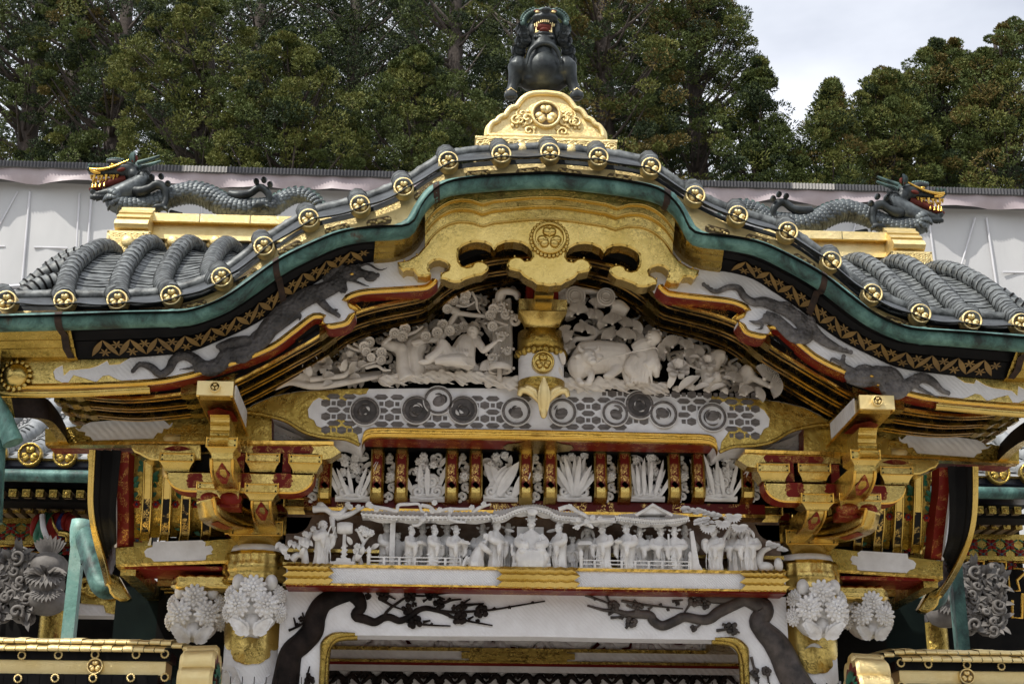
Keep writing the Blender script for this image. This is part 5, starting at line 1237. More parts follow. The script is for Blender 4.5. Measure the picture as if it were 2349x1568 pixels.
# drum on its stand
mb = MB(); c = P(*ZF(730, 550), yA); s = .2197*KX
mb.lathe([(0, -80*s), (52*s, -80*s), (62*s, -50*s), (66*s, 0), (62*s, 50*s), (52*s, 80*s), (0, 80*s)], c, 'x', 20); DR_ = mb.build('drum', G['figure']); tag(DR_, 'white carved barrel drum on a tall stand at the left', 'drum')
mb = MB(); mb.box((c.x, yA, (c.z-60*s+ztopL+50*s)/2), (18*s, 14*s, (c.z-60*s-ztopL-50*s)/2)); 
for k in range(8): mb.ell((c.x+(22+6*(k % 2))*s*(1 if k % 2 else -1), yA, ztopL+(60+k*22)*s), (14*s, 10*s, 14*s))
mb.box((c.x, yA, ztopL+62*s), (75*s, 30*s, 20*s)); mb.box((c.x-10*s, yA, ztopL+22*s), (130*s, 36*s, 24*s)); tag(fuse(mb.build('drum_stand', G['figure']), .004), 'white carved stand with stepped base under the drum', 'stand')
# throne
c = P(*ZG(240, 700), yA+.03); s = .293*KX; mb = MB()
mb.box((c.x, yA, ztopL+18*s), (150*s, 50*s, 20*s)); mb.box((c.x, yA+.06, ztopL+215*s), (105*s, 8*s, 135*s))
for q in (-1, 1):
    mb.box((c.x+q*140*s, yA+.0, ztopL+110*s), (16*s, 30*s, 10*s)); mb.box((c.x+q*135*s, yA, ztopL+70*s), (10*s, 24*s, 60*s)); mb.lathe([(9*s, 0), (14*s, 20*s), (8*s, 40*s), (14*s, 60*s), (0, 90*s)], (c.x+q*150*s, yA-.01, ztopL+115*s), 'z', 10)
    mb.ell((c.x+q*165*s, yA+.05, ztopL+320*s), (40*s, 12*s, 14*s), Matrix.Rotation(-q*.25, 3, 'Y'))
tag(mb.build('throne', G['figure']), 'white carved high backed throne on a low dais', 'throne')
# pavilion: pillar, railings, roofs with curtains, end slab
mb = MB(); c = P(*ZF(1225, 700), yA+.02); mb.bx(c.x-27*.2197*KX, c.x+27*.2197*KX, yA+.01, yA+.035, ztopL, P(*ZF(1225, 470), yA).z); PAV = mb.build('carved_pavilion', G['figure']); tag(PAV, 'white carved palace pavilion with tiled roofs over the row of figures', 'carving')
def railing(f, x0, x1, posts, s, lab):
    mb = MB(); zt1, zt2 = ztopL+.026, ztopL+.046
    a, b = P(*f(x0, 700), yA-.03).x, P(*f(x1, 700), yA-.03).x
    for z in (ztopL+.004, zt1, zt2): mb.bx(a, b, yA-.036, yA-.028, z-.003, z+.003)
    n = max(2, int((b-a)/.07))
    for k in range(n+1): mb.bx(a+(b-a)*k/n-.006, a+(b-a)*k/n+.006, yA-.037, yA-.027, ztopL, zt2)
    for p_ in posts:
        x = P(*f(p_, 700), yA-.03).x; mb.lathe([(.010, 0), (.010, .05), (.014, .055), (.008, .066), (.013, .074), (.011, .09), (0, .105)], (x, yA-.034, ztopL), 'z', 10)
    return tag(mb.build('carved_railing', G['figure']), lab, 'railing')
railing(ZF, 985, 1940, [985], .22, 'low white carved railing in front of the left officials'); railing(ZG, 635, 1480, [635, 990, 1490], .29, 'low white carved railing with three posts in front of the right officials')
mb = MB(); q = [P(*ZG(a, b), yA-.03) for a, b in ((1490, 435), (1515, 432), (1560, 690), (1590, 740), (1480, 740), (1505, 690))]; mb.prism(q, yA); tag(mb.build('end_slab', G['figure']), 'tall leaning white slab closing the right railing', 'slab')
def roofc(f, ridge, eave, name, Yr=-.20, Ye_=-.375, gable=None):
    rg = resamp(cr([P(*f(a, b), Yr) for a, b in ridge], 6), 60); ev = resamp(cr([P(*f(a, b), Ye_) for a, b in eave], 6), 60); mb = MB()
    rows = []
    for i in range(60):
        k = .004 if i % 2 else 0
        rows.append([rg[i].lerp(ev[i], t)+Vector((0, -k, k-.012*math.sin(math.pi*t))) for t in np.linspace(0, 1, 6)])
    mb.grid(rows); mb.grid([[p for p in ev], [p+Vector((0, .004, -.012)) for p in ev]]); mb.grid([[p+Vector((0, .004, -.012)) for p in ev], [p+Vector((0, .12, -.012)) for p in ev]]); mb.tube(rg, .008, 6)
    for i in range(0, 60, 2): mb.tube([ev[i]+Vector((0, -.004, -.002)), ev[i]+Vector((0, .01, .0))], .0055, 6)
    for i in range(1, 60, 2): mb.box(ev[i]+Vector((0, .012, -.018)), (.004, .008, .004))
    n = 4                                # looped curtain under the eave
    for k in range(n):
        i0, i1 = int(3+k*54/n), int(3+(k+1)*54/n)-1
        for l in range(3):
            pts = [ev[i0].lerp(ev[i1], t)+Vector((0, .05+.008*l, -.006-.004*l-.009*math.sin(math.pi*t)*(1+.5*l)/1.5)) for t in np.linspace(0, 1, 9)]; mb.tube(pts, [.003, .0055, .006, .0055, .003], 6)
    return mb.build(name, G['figure'], PAV)
roofc(ZF, [(900, 345), (1300, 335), (1700, 345), (2150, 350)], [(905, 395), (1000, 400), (1300, 420), (1700, 425), (2050, 425), (2330, 410)], 'roof')
roofc(ZG, [(-50, 245), (60, 240), (150, 220), (255, 208), (350, 222), (440, 255), (640, 265)], [(-60, 330), (30, 310), (130, 265), (250, 245), (370, 265), (450, 310), (600, 325)], 'roof')
roofc(ZG, [(600, 285), (760, 285), (900, 290)], [(560, 330), (740, 335), (900, 335)], 'roof'); roofc(ZG, [(930, 290), (1100, 262), (1190, 235), (1300, 262), (1460, 300)], [(905, 318), (1050, 335), (1190, 350), (1330, 345), (1480, 325)], 'roof')
mb = MB(); q = [P(*ZG(a, b), -.36) for a, b in ((1095, 300), (1195, 232), (1310, 298))]; mb.prism(q, -.30, 0, 0, .004); mb.tube([P(*ZG(a, b), -.37) for a, b in ((1060, 312), (1130, 275), (1195, 228), (1270, 272), (1350, 312))], .009, 6); mb.ell(P(*ZG(255, 285), -.39), (.03, .008, .02)); mb.build('gable_end', G['figure'], PAV)
# boughs, palms and bushes among the figures
def bough(name, lab, segs, flowers, Y, f, mat, rs=(.012, .009, .005), fr=.017, leafs=()):
    mb = MB()
    for s_ in segs: mb.tube(cr([P(*f(a, b), Y-.01*(i % 2)) for i, (a, b) in enumerate(s_)], 5), list(rs), 7)
    for a, b in flowers: mb.flower(P(*f(a, b), Y-.025), (random.Random(a).uniform(-.4, .4), -1, .1), fr, 6, 2, cup=.3)
    for a, b, dx_, dz in leafs: mb.leaf(P(*f(a, b), Y-.02), (dx_, -.3, dz), (0, -1, 0), .05, .014)
    o = mb.build(name, mat); return tag(o, lab, 'carving') if lab else o
bough('carved_bough', 'white carved blossom bough over the drummer', [[(400, 352), (520, 350), (590, 400), (620, 440), (740, 435)], [(520, 350), (470, 300), (440, 330)], [(590, 400), (680, 400), (740, 340), (760, 290)], [(640, 440), (760, 410), (840, 375), (930, 325)], [(600, 440), (600, 500), (640, 650)]], [(785, 330), (870, 330), (760, 300)], -.30, ZF, G['figure'], (.02, .014, .007))
bough('carved_bough', 'long white blossom bough lying over the left pavilion roof', [[(950, 310), (1050, 330), (1180, 350), (1270, 370), (1290, 310), (1400, 300), (1500, 300), (1530, 370), (1560, 385)], [(1530, 310), (1620, 330), (1680, 380), (1800, 350), (1950, 350), (2060, 345)], [(1830, 380), (1820, 450), (1900, 480), (1990, 490)], [(2060, 380), (2150, 330), (2250, 300)], [(1580, 400), (1540, 470), (1490, 520), (1430, 520)]], [(1000, 320), (1060, 355), (1665, 285), (1640, 370), (1720, 360), (1835, 360), (2055, 335), (1545, 455), (980, 300), (2180, 300)], -.36, ZF, G['figure'], (.011, .010, .006))
bough('carved_bough', 'white blossom bough hanging right of the throne roof', [[(460, 265), (540, 245), (600, 280), (660, 310), (700, 350), (640, 385), (570, 410)], [(680, 360), (790, 350), (880, 348)], [(540, 245), (620, 290)], [(690, 380), (730, 410)]], [(612, 345), (725, 330), (780, 340), (680, 362), (605, 405), (545, 245)], -.39, ZG, G['figure'], (.013, .011, .005))
bough('carved_bush', 'white carved peony bush and rock between drum and railing', [[(900, 930), (880, 820), (930, 700), (1010, 600)], [(930, 700), (870, 580), (840, 570)], [(1000, 640), (960, 560), (900, 550)], [(820, 930), (850, 830), (1020, 760)]], [(860, 745), (850, 790), (945, 605), (910, 560), (1000, 600)], -.30, ZF, G['figure'], (.014, .01, .006), .022, [(800, 720, -.5, .8), (900, 830, .3, 1), (830, 880, .8, .4), (870, 900, -.2, 1), (1010, 760, .9, .4)])
bough('carved_bush', 'white carved shrub with drooping leaves at the far left end', [[(320, 930), (310, 800), (290, 680), (200, 640)], [(300, 700), (360, 620), (420, 580)], [(180, 880), (240, 830), (330, 870)]], [(315, 610), (400, 560), (130, 850)], -.31, ZF, G['figure'], (.022, .016, .008), .018, [(60+i*35, 700-i*9+(i % 3)*25, -.5+.15*i, -.75) for i in range(9)]+[(290+i*12, 650+i*8, .1*i-.3, -1) for i in range(5)]+[(120, 830, -.5, .5), (270, 840, .4, 1)])
mb = MB()
for (a, b) in ((1740, 365), (1825, 315), (1870, 395), (1625, 400)):
    c = P(*ZG(a, b), -.36)
    for k in range(11): g_ = -math.pi+k*math.pi/10*1.0; mb.leaf(c, (math.cos(g_), -.25, math.sin(g_)*.8), (0, -1, .2), .05, .009, 0, .1, 4)
mb.tube(cr([P(*ZG(a, b), -.31) for a, b in ((1720, 740), (1745, 520), (1800, 400), (1750, 320))], 5), [.012, .01, .006], 7); tag(mb.build('carved_palm', G['figure']), 'white carved fan palm above the hooded woman', 'carving')
mb = MB()
for k in range(60):
    rn = random.Random(k+50); u = rn.random(); a, b = (1400+300*u, 250+70*u+rn.uniform(-30, 30)*(1-u)) if k < 30 else ((1500+180*u, 380-50*u+rn.uniform(-25, 25)) if k < 45 else (2060+150*u, 520+70*u+rn.uniform(-30, 30)*(1-u)))
    mb.leaf(P(*ZG(a, b), -.37), (.9, -.3, -.3+rn.random()*.4), (0, -1, .5), .035, .012, 0, .15, 4)
mb.tube(cr([P(*ZG(a, b), -.3) for a, b in ((2110, 740), (2030, 690), (2050, 600), (2130, 560))], 5), [.03, .022, .01], 8); mb.ell(P(*ZG(2080, 720), -.31), (.045, .03, .03)); mb.ell(P(*ZG(2180, 700), -.31), (.025, .03, .04)); tag(mb.build('carved_pine', G['figure']), 'white carved pine with layered scale foliage at the right end', 'carving')
mb = MB(); mb.bx(-xF-.12, xF+.12, -.13, -.11, zl1, zF0, 0); mb.build('backdrop', [basic('brown_carved_backdrop', (.10, .05, .03), (.26, .20, .16), .7, 0, 7, bst=.6, bsc=16, bd=.02)], GATE)
mb = MB(); mb.bx(-xF-.12, xF+.12, -.20, -.132, zl1+.10, zl1+.118, 0); mb.bx(-xF-.12, xF+.12, -.20, -.132, zl1+.03, zl1+.045, 0); mb.build('gilt_rail', G['gold'], GATE)
# frieze panels: openwork plants and waves
def spiral(mb, c, r, turns, th, d=1, ph=0):
    mb.tube([c+Vector((d*r*(1-.85*t)*math.cos(turns*6.28*t+ph), -.012*t, r*(1-.85*t)*math.sin(turns*6.28*t+ph))) for t in np.linspace(0, 1, 22)], [th, th*1.1, th*.8], 6)
PNL = [(803, 'openwork panel of flowers bending over a curled wave', 'leaf'), (973, 'openwork panel with broad swirling wave and ears of grain', 'wave'), (1140, 'openwork panel of crossing broad leaves', 'cross'), (1308, 'openwork panel with a spreading fan of lotus leaves', 'fan'), (1475, 'openwork panel of tangled iris blades', 'iris'), (1640, 'openwork panel of reeds over a swirling pool', 'reed')]
for px, lab, kd in PNL:
    c = cx0(px, 1095, yF-.03, 1222.5); w, h = 40*KX, 55*KX; mb = MB(); rn = random.Random(px); b0 = c+Vector((0, 0, -h))
    for k in range(7): mb.tube([b0+Vector((-w+2*w*t, -.012-.006*(k % 3), .004*k+.012*math.sin(6*t+k)*(k/6))) for t in np.linspace(0, 1, 14)], .009, 6)
    for s in (-1, 1):
        spiral(mb, b0+Vector((s*w*.55, -.02, .045)), .036, 1.6, .011, s, rn.random()*3)
        if kd in ('wave', 'reed'): spiral(mb, b0+Vector((s*w*.2, -.025, .10)), .04, 2, .012, s); mb.ell(b0+Vector((s*w*.3, 0, .06)), (w*.6, .02, .04))
    nb = {'leaf': 7, 'wave': 5, 'cross': 6, 'fan': 15, 'iris': 15, 'reed': 9}[kd]
    for k in range(nb):
        u = k/(nb-1)*2-1; lean = u*(.9 if kd == 'fan' else .5)+rn.uniform(-.15, .15)*(0 if kd == 'fan' else 2)
        x0 = u*w*(.15 if kd == 'fan' else .75); L_ = h*rn.uniform(1.25, 1.85); wd = .012 if kd in ('iris', 'reed', 'leaf') else (.03 if kd == 'cross' else .016)
        mb.leaf(b0+Vector((x0, -.01-.012*(k % 3), .02)), (lean if kd != 'cross' else rn.choice((-.6, .6)), -.12, 1), (0, -1, .1), L_, wd, 0, rn.uniform(.02, .12), 7)
    for k in range(9): spiral(mb, c+Vector((rn.uniform(-.85, .85)*w, .0, rn.uniform(-.2, .95)*h)), rn.uniform(.018, .03), 1.1, .008, rn.choice((-1, 1)), rn.random()*6)
    for k in range(6): mb.leaf(c+Vector((rn.uniform(-.8, .8)*w, -.01, rn.uniform(-.1, .8)*h)), (rn.uniform(-1, 1), -.1, rn.uniform(-.2, 1)), (0, -1, .1), .06, .014, 0, .1, 4)
    for k in range(6): mb.flower(c+Vector((rn.uniform(-.75, .75)*w, -.03, rn.uniform(.1, .95)*h)), (rn.uniform(-.4, .4), -1, 0), .026, 7, 2)
    o = tag(mb.build('frieze_panel', G['figure']), 'white '+lab, 'carved panel', 'openwork panels of the frieze')
for k, px in enumerate((889, 1057, 1224, 1392, 1558, 716, 1725)):
    c = cx0(px, 1095, yF-.03, 1222.5); h = 55*KX; mb = MB()
    for s in range(5):
        d = 1 if s % 2 else -1; spiral(mb, c+Vector((d*.008, 0, -h*.85+s*h*.42)), .024, 1.2, .009, d, s)
        for q in range(3): mb.ell(c+Vector((d*(.022-.005*q), -.004, -h*.85+s*h*.42+.022*(q-1))), (.012, .012, .010), None, 6, 5)
    mb.flower(c+Vector((0, -.03, .0)), (0, -1, 0), .031, 9, 2)
    b_ = ['between the first pair of gilt posts from the left', 'between the second pair of gilt posts from the left', 'below the middle of the beam', 'between the second pair of gilt posts from the right', 'between the first pair of gilt posts from the right', 'at the left end half behind the bracket set', 'at the right end half behind the bracket set'][k]
    tag(mb.build('scroll_panel', G['figure']), 'narrow white flower and scroll strip '+b_, 'carved panel', 'narrow scroll strips of the frieze')
# chrysanthemum and leaf carvings on the column heads
def bouquet(c, r, seed, lab, dep=.16):
    rn = random.Random(seed); root = thing('flower_carving', c, lab, 'flower carving', 'flower carvings on the column heads')
    mb = MB(); mb.ell(c+Vector((0, dep*.55, 0)), (r*.82, dep*.8, r*.9), None, 14, 10); core = mb.build('core', G['flower'], root)
    mb = MB()
    for (u, v, t) in ((0, .52, 0), (-.47, -.02, -.3), (.47, -.04, .3)): mb.pompon(c+Vector((r*u, -dep*.42, r*v)), (t+rn.uniform(-.1, .1), -1, rn.uniform(-.15, .1)), r*.45)
    for s in (-1, 1):
        mb.pompon(c+Vector((s*r*.82, dep*.15, r*.42)), (s, -.7, .3), r*.33); mb.pompon(c+Vector((s*r*.88, dep*.2, -r*.22)), (s, -.6, -.2), r*.33); mb.ell(c+Vector((s*r*.55, -dep*.05, r*.78)), (r*.22, r*.22, r*.28), None, 9, 7)
    mb.build('blossoms', G['flower'], root)
    mb = MB()
    for s in (-1, 1):
        b0_ = c+Vector((s*r*.10, -dep*.20, -r*1.02)); d0 = Vector((s*.62, -.25, .62)).normalized()
        mb.leaf(b0_, d0, (0, -1, -.2), r*.80, r*.17, 0, .10, 6, .1)
        for k in range(4):
            for q in (-1, 1): mb.leaf(b0_+d0*(r*(.12+.18*k)), d0*.75+Vector((.6*q, -.1, -.55*q*s)), (0, -1, -.2), r*(.36-.05*k), r*.13, 0, .15, 4, .2)
    mb.ell(c+Vector((0, -dep*.1, -r*.55)), (r*.3, r*.2, r*.3), None, 10, 7)
    mb.build('leaves', G['flower'], root)
for sg, pxi, pyi, pxo, pyo in ((-1, 582, 1388, 448, 1408), (1, 1880, 1398, 1995, 1412)):
    ci, co = P(pxi, pyi, -.30), P(pxo, pyo, -.06)
    bouquet(ci, 66*KX, 3+sg, 'white chrysanthemum carving on the front of the '+('left' if sg < 0 else 'right')+' column head')
    bouquet(co, (66 if sg < 0 else 56)*KX, 8+sg, ('weathered chrysanthemum carving on the outer side of the left column head' if sg < 0 else 'white chrysanthemum carving on the outer side of the right column head'))
# ---------------------------------------------------------------- gable carvings (hermit by a waterfall; herder and ox)
yP_ = -.58
def rock(mb, f, pts, Y, r):
    for i, (a, b) in enumerate(pts):
        rn = random.Random(i+a); c = P(*f(a, b), Y); mb.ell(c, (r*rn.uniform(.9, 1.5), r*.8, r*rn.uniform(.6, .9)), Matrix.Rotation(rn.uniform(-.4, .4), 3, 'Y'), 12, 8)
        for k in range(5): mb.ell(c+Vector((rn.uniform(-1, 1)*r, rn.uniform(-.6, .2)*r, rn.uniform(-.7, .8)*r)), (r*rn.uniform(.3, .9), r*.5, r*rn.uniform(.15, .4)), Matrix.Rotation(rn.uniform(-.8, .8), 3, 'Y'), 10, 6)
        for k in range(3): mb.tube([c+Vector((r*(-1+2*t), -.75*r, r*(.5*math.sin(3*t+k)-.3*k))) for t in (0, .25, .5, .75, 1)], [.003, .008, .003], 5)
def fan(mb, c, r, ang, n=15, tilt=-.5):          # pine tuft: a pleated fan
    d = Vector((math.cos(ang), 0, math.sin(ang))); rows = [[], []]
    for k in range(n*2+1):
        a = ang-1.35+2.7*k/(n*2); q = Vector((math.cos(a), tilt*.5, math.sin(a))); z = .012*r/.06*(1 if k % 2 else -1)
        rows[0].append(c+q*(r*.12)); rows[1].append(c+q*(r*(1+.05*(k % 2)))+Vector((0, z, 0)))
    mb.grid(rows, 0, sm=False); mb.grid([[p+Vector((0, .012, 0)) for p in r_] for r_ in rows], 0, sm=False); mb.ell(c, r*.16, None, 7, 5)
def rosette(mb, c, r, seed):
    rn = random.Random(seed); nr = Vector((rn.uniform(-.4, .4), -1, rn.uniform(-.5, .1))).normalized(); a = nr.orthogonal().normalized(); b = nr.cross(a); n = 26; rows = [[], []]
    for k in range(n+1):
        g_ = 2*math.pi*k/n; q = a*math.cos(g_)+b*math.sin(g_); rows[0].append(c+q*r*.3-nr*.004); rows[1].append(c+q*r+nr*(r*(.22+.10*(k % 2))))
    mb.grid(rows, 0, sm=False); mb.grid([[p-nr*.008 for p in q] for q in rows], 0, sm=False)
    for k in range(5): mb.ell(c+(a*math.cos(k*1.26)+b*math.sin(k*1.26))*r*.28+nr*r*.1, r*.22, None, 6, 5)
def peony(mb, c, r): 
    for l, (k, el) in enumerate(((1, .15), (.8, .5), (.58, .9), (.36, 1.2))):
        for i in range(9-l):
            g_ = 2*math.pi*(i+.5*l)/(9-l); d = Vector((math.cos(g_)*math.cos(el), -.35-math.sin(el)*.5, math.sin(g_)*math.cos(el)*.8+math.sin(el)*.5)); mb.leaf(c, d, (0, -1, .6), r*k, r*.36*k+.004, 0, .25, 4, .55)
def sweep(mb, f, pts, r, Y, n=9): mb.tube(cr([P(*f(p[0], p[1]), Y-(p[2] if len(p) > 2 else 0)) for p in pts], 5), r, n)
LC = thing('gable_carving', P(1000, 890, yP_), 'white openwork carving of a hermit by a waterfall in the left half of the gable', 'carving', 'gable carvings')
mb = MB()
rock(mb, ZM, [(1050, 990), (1180, 970), (1330, 960), (1480, 950), (1620, 960), (1760, 970), (1900, 960), (2030, 985), (2160, 1010), (2230, 1015)], yP_, .042)
rock(mb, ZM, [(1400, 890), (1560, 870), (1720, 860), (1860, 880)], yP_+.03, .036)
for k in range(5): sweep(mb, ZM, [(0, 1075-k*4, .0), (150, 1010-6*k, .01), (330, 1040-8*k), (560, 1025-14*k), (800, 985-12*k), (1000, 950-10*k)], [.006, .018, .022, .016, .01], yP_+.01*k)
for k in range(5): sweep(mb, ZM, [(60+k*70, 1010-12*k), (120+k*60, 950-8*k), (180+k*50, 985)], [.01, .022, .01], yP_-.01)
o = fuse(mb.build('rock_base', G['carve'], LC), .006, 1)
mb = MB(); mb.tube(cr([P(*ZM(a, b), yP_-.02) for a, b in ((1240, 980), (1200, 880), (1195, 770), (1170, 690), (1090, 665), (1000, 650))], 5), [.05, .036, .034, .034, .03, .02], 10)
mb.tube(cr([P(*ZM(a, b), yP_+.01) for a, b in ((1340, 980), (1330, 850), (1310, 740), (1370, 640), (1390, 610))], 5), [.05, .045, .05, .04, .02], 10); mb.tube(cr([P(*ZM(a, b), yP_+.02) for a, b in ((1260, 950), (1260, 800), (1250, 690), (1350, 600), (1440, 520))], 5), [.03, .04, .04, .03], 10)
mb.ell(P(*ZM(1190, 690), yP_-.03), (.03, .03, .035)); fuse(mb.build('pine_trunk', G['carve'], LC), .006, 1)
mb = MB()
for q, r in (([(1020, 640), (1080, 590), (1110, 550), (1220, 560), (1320, 530), (1390, 480)], .013), ([(1320, 540), (1350, 500), (1330, 480)], .006), ([(1290, 640), (1420, 610), (1560, 590), (1620, 490), (1680, 400), (1720, 360), (1850, 375), (1990, 390), (2060, 430), (2190, 470)], .016), ([(1560, 590), (1540, 530)], .01), ([(1290, 630), (1330, 660), (1400, 640)], .008), ([(1720, 360), (1620, 290), (1700, 250)], .02), ([(1850, 160), (1890, 230), (1900, 310), (1930, 360)], .008), ([(1700, 280), (1800, 290), (1900, 240)], .008), ([(680, 660), (760, 700), (850, 710), (940, 690), (970, 680)], .009), ([(740, 640), (820, 690), (960, 780), (1000, 840)], .008), ([(330, 980), (500, 960), (650, 940), (720, 880), (960, 810)], .014), ([(600, 880), (660, 840)], .02), ([(850, 870), (960, 850), (1020, 890), (1090, 890)], .009), ([(2000, 460), (2050, 500), (2180, 470)], .007), ([(1960, 460), (2010, 440)], .006)):
    mb.tube(cr([P(*ZM(a, b), yP_-.035) for a, b in q], 5), [r*1.1, r, r*.5], 7)
for i, (a, b, r) in enumerate(((1790, 190, 46), (1680, 240, 44), (1775, 248, 46), (1620, 320, 40), (1620, 235, 36), (2052, 322, 44), (2020, 382, 44), (2045, 482, 42), (1578, 470, 46), (1525, 540, 46), (1640, 525, 44), (1125, 548, 44), (1222, 508, 46), (1200, 578, 46), (892, 630, 44), (835, 672, 46), (860, 720, 38), (1000, 730, 44), (1420, 580, 44), (1700, 515, 50), (1770, 490, 46), (1000, 800, 40), (900, 770, 36))): m2 = MB(); rosette(m2, P(*ZM(a, b), yP_-.055+(.05 if i in (19, 20) else 0)), r*.24414*KX*1.15, i); m2.build('pine_rosette', G['carve'], LC)
mb.build('pine_bough', G['carve'], LC)
for q, r in ((P(*ZM(440, 850), yP_-.03), .064), (P(*ZM(705, 790), yP_-.02), .045)): mb = MB(); peony(mb, q, r); mb.build('peony', G['carve'], LC)
mb = MB()
for a, b, dx_, dz in ((440, 960, 1, .25), (560, 930, -.8, -.4), (640, 900, .3, 1), (690, 920, 1, .3), (700, 900, .9, .9), (330, 950, -.2, .8), (540, 1000, -.6, -.5), (700, 960, .9, -.1), (300, 930, -.3, .9), (760, 870, .9, .4)): mb.leaf(P(*ZM(a, b), yP_-.04), (dx_, -.25, dz), (0, -1, .3), .065, .019)
mb.build('foliage', G['carve'], LC)
mb = MB(); J = lambda a, b, d=0: P(*ZM(a, b), yP_-.05-d); s = .24414*KX
mb.tube(cr([J(1760, 800), J(1770, 720), J(1800, 620), J(1830, 575)], 4), [118*s, 118*s, 108*s, 80*s, 40*s], 12); mb.tube([J(1840, 600), J(1860, 540, .01)], 34*s, 9)
hd = J(1860, 525, .02); mb.ell(hd, (52*s, 54*s, 66*s), Matrix.Rotation(-.15, 3, 'Y'), 14, 10); mb.ell(hd+Vector((-10*s, -54*s, -6*s)), (10*s, 16*s, 16*s)); mb.ell(hd+Vector((-8*s, -45*s, -42*s)), (22*s, 14*s, 14*s)); mb.ell(hd+Vector((-8*s, -46*s, 20*s)), (36*s, 12*s, 8*s))
for q in (-1, 1): mb.ell(hd+Vector((q*26*s-8*s, -42*s, 0)), (16*s, 8*s, 8*s)); mb.ell(hd+Vector((q*50*s, 0, -4*s)), (8*s, 12*s, 18*s))
mb.tube(cr([J(1890, 610), J(1935, 665, .03), J(1965, 705, .04), J(2020, 670, .06), J(2080, 625, .07)], 4), [42*s, 40*s, 34*s, 26*s, 18*s], 9)
mb.ell(J(2095, 612, .07), (20*s, 12*s, 16*s))
for k, (dx_, dz, l) in enumerate(((34, 12, 1), (38, 4, 1.1), (38, -4, 1.1), (34, -12, .95), (8, 26, .9))): c = J(2100, 612, .07); mb.tube([c, c+Vector((dx_*.5*s*l, -6*s, dz*.6*s)), c+Vector((dx_*s*l, -4*s, dz*s-6*s))], [7*s, 6*s, 4*s], 6)
mb.tube(cr([J(1790, 640), J(1720, 700, .03), J(1700, 790, .05), J(1780, 830, .06)], 4), [50*s, 55*s, 50*s, 34*s], 9)
mb.tube(cr([J(1750, 790), J(1620, 740, .05), J(1580, 650, .07), J(1590, 620, .07)], 4), [90*s, 75*s, 62*s, 50*s], 10); mb.tube(cr([J(1590, 640, .07), J(1530, 730, .08), J(1430, 800, .08)], 4), [56*s, 50*s, 44*s], 9)
mb.tube(cr([J(1820, 820), J(1720, 800, .08), J(1580, 800, .09), J(1500, 810, .09)], 4), [80*s, 62*s, 46*s, 30*s], 9); mb.ell(J(1400, 815, .08), (60*s, 30*s, 28*s))
for k in range(6): mb.tube(cr([J(1680+k*25, 640+k*10, .055), J(1660+k*30, 730, .075), J(1640+k*34, 800, .06)], 4), [4*s, 13*s, 6*s], 6)
for k in range(5): mb.tube(cr([J(1520+k*60, 800-k*4, .09), J(1600+k*50, 840, .085), J(1700+k*40, 845, .06)], 4), [6*s, 15*s, 8*s], 6)
fuse(mb.build('hermit', G['carve'], LC), .004, 1)
mb = MB(); mb.lathe([(70*s, 0), (66*s, 8*s), (44*s, 14*s), (40*s, 44*s), (20*s, 54*s), (0, 54*s)], hd+Vector((6*s, 4*s, 38*s)), 'z', 16, 0, rot=Matrix.Rotation(.3, 3, 'Y')); mb.build('hermit_hat', G['carve'], LC)
mb = MB()
for k in range(8): sweep(mb, ZM, [(2060+k*20, 230-8*math.sin(k), .0), (2055+k*22, 480), (2060+k*22, 700), (2040+k*24, 900)], [.012, .013, .012, .014], yP_+.02)
for k in range(5): sweep(mb, ZM, [(2090+k*8, 260), (2110+k*14, 170-k*4, .03), (2220+k*14, 150+k*6, .03), (2290-k*4, 220)], [.014, .02, .012], yP_-.01*(k % 2))
for (a, b, r, d) in ((2120, 300, .03, 1), (2165, 370, .026, -1), (2130, 580, .03, 1), (2180, 720, .024, -1), (2040, 780, .028, 1), (2250, 430, .035, -1), (2180, 900, .02, 1)):
    spiral(mb, P(*ZM(a, b), yP_-.03), r, 1.5, .010, d, a)
    for k in range(5): mb.ell(P(*ZM(a-50+k*28, b-36+10*math.sin(k*2)), yP_-.04), .009, None, 6, 5)
for k in range(6): sweep(mb, ZM, [(1930+k*22, 900), (1960+k*20, 830-k*8), (2020+k*16, 800-k*6)], [.01, .014, .008], yP_-.01)
mb.build('waterfall', G['carve'], LC)
mb = MB(); c = P(*ZM(2110, 900), yP_-.06); rows = []
for i in range(40): 
    t = i/39; r = .055*(1-.86*t); a = 3.0*6.28*t; rows.append([c+Vector((r*math.cos(a)*q, .02-.01*t, r*math.sin(a)*.8*q+.02*t)) for q in (.75, 1.0)])
for r_ in (.058, .045, .032): mb.lathe([(r_*.82, -.004), (r_, -.012), (r_*1.06, .004), (r_, .02)], c+Vector((0, .04*(.058-r_)/.03-.02, .03*(.058-r_)/.026)), 'z', 26)
spiral(mb, c+Vector((0, -.03, .02)), .022, 2, .006); mb.tube([c+Vector((0, 0, -.05)), c+Vector((0, 0, .03))], .014, 8); mb.build('wave_curl', G['carve'], LC)
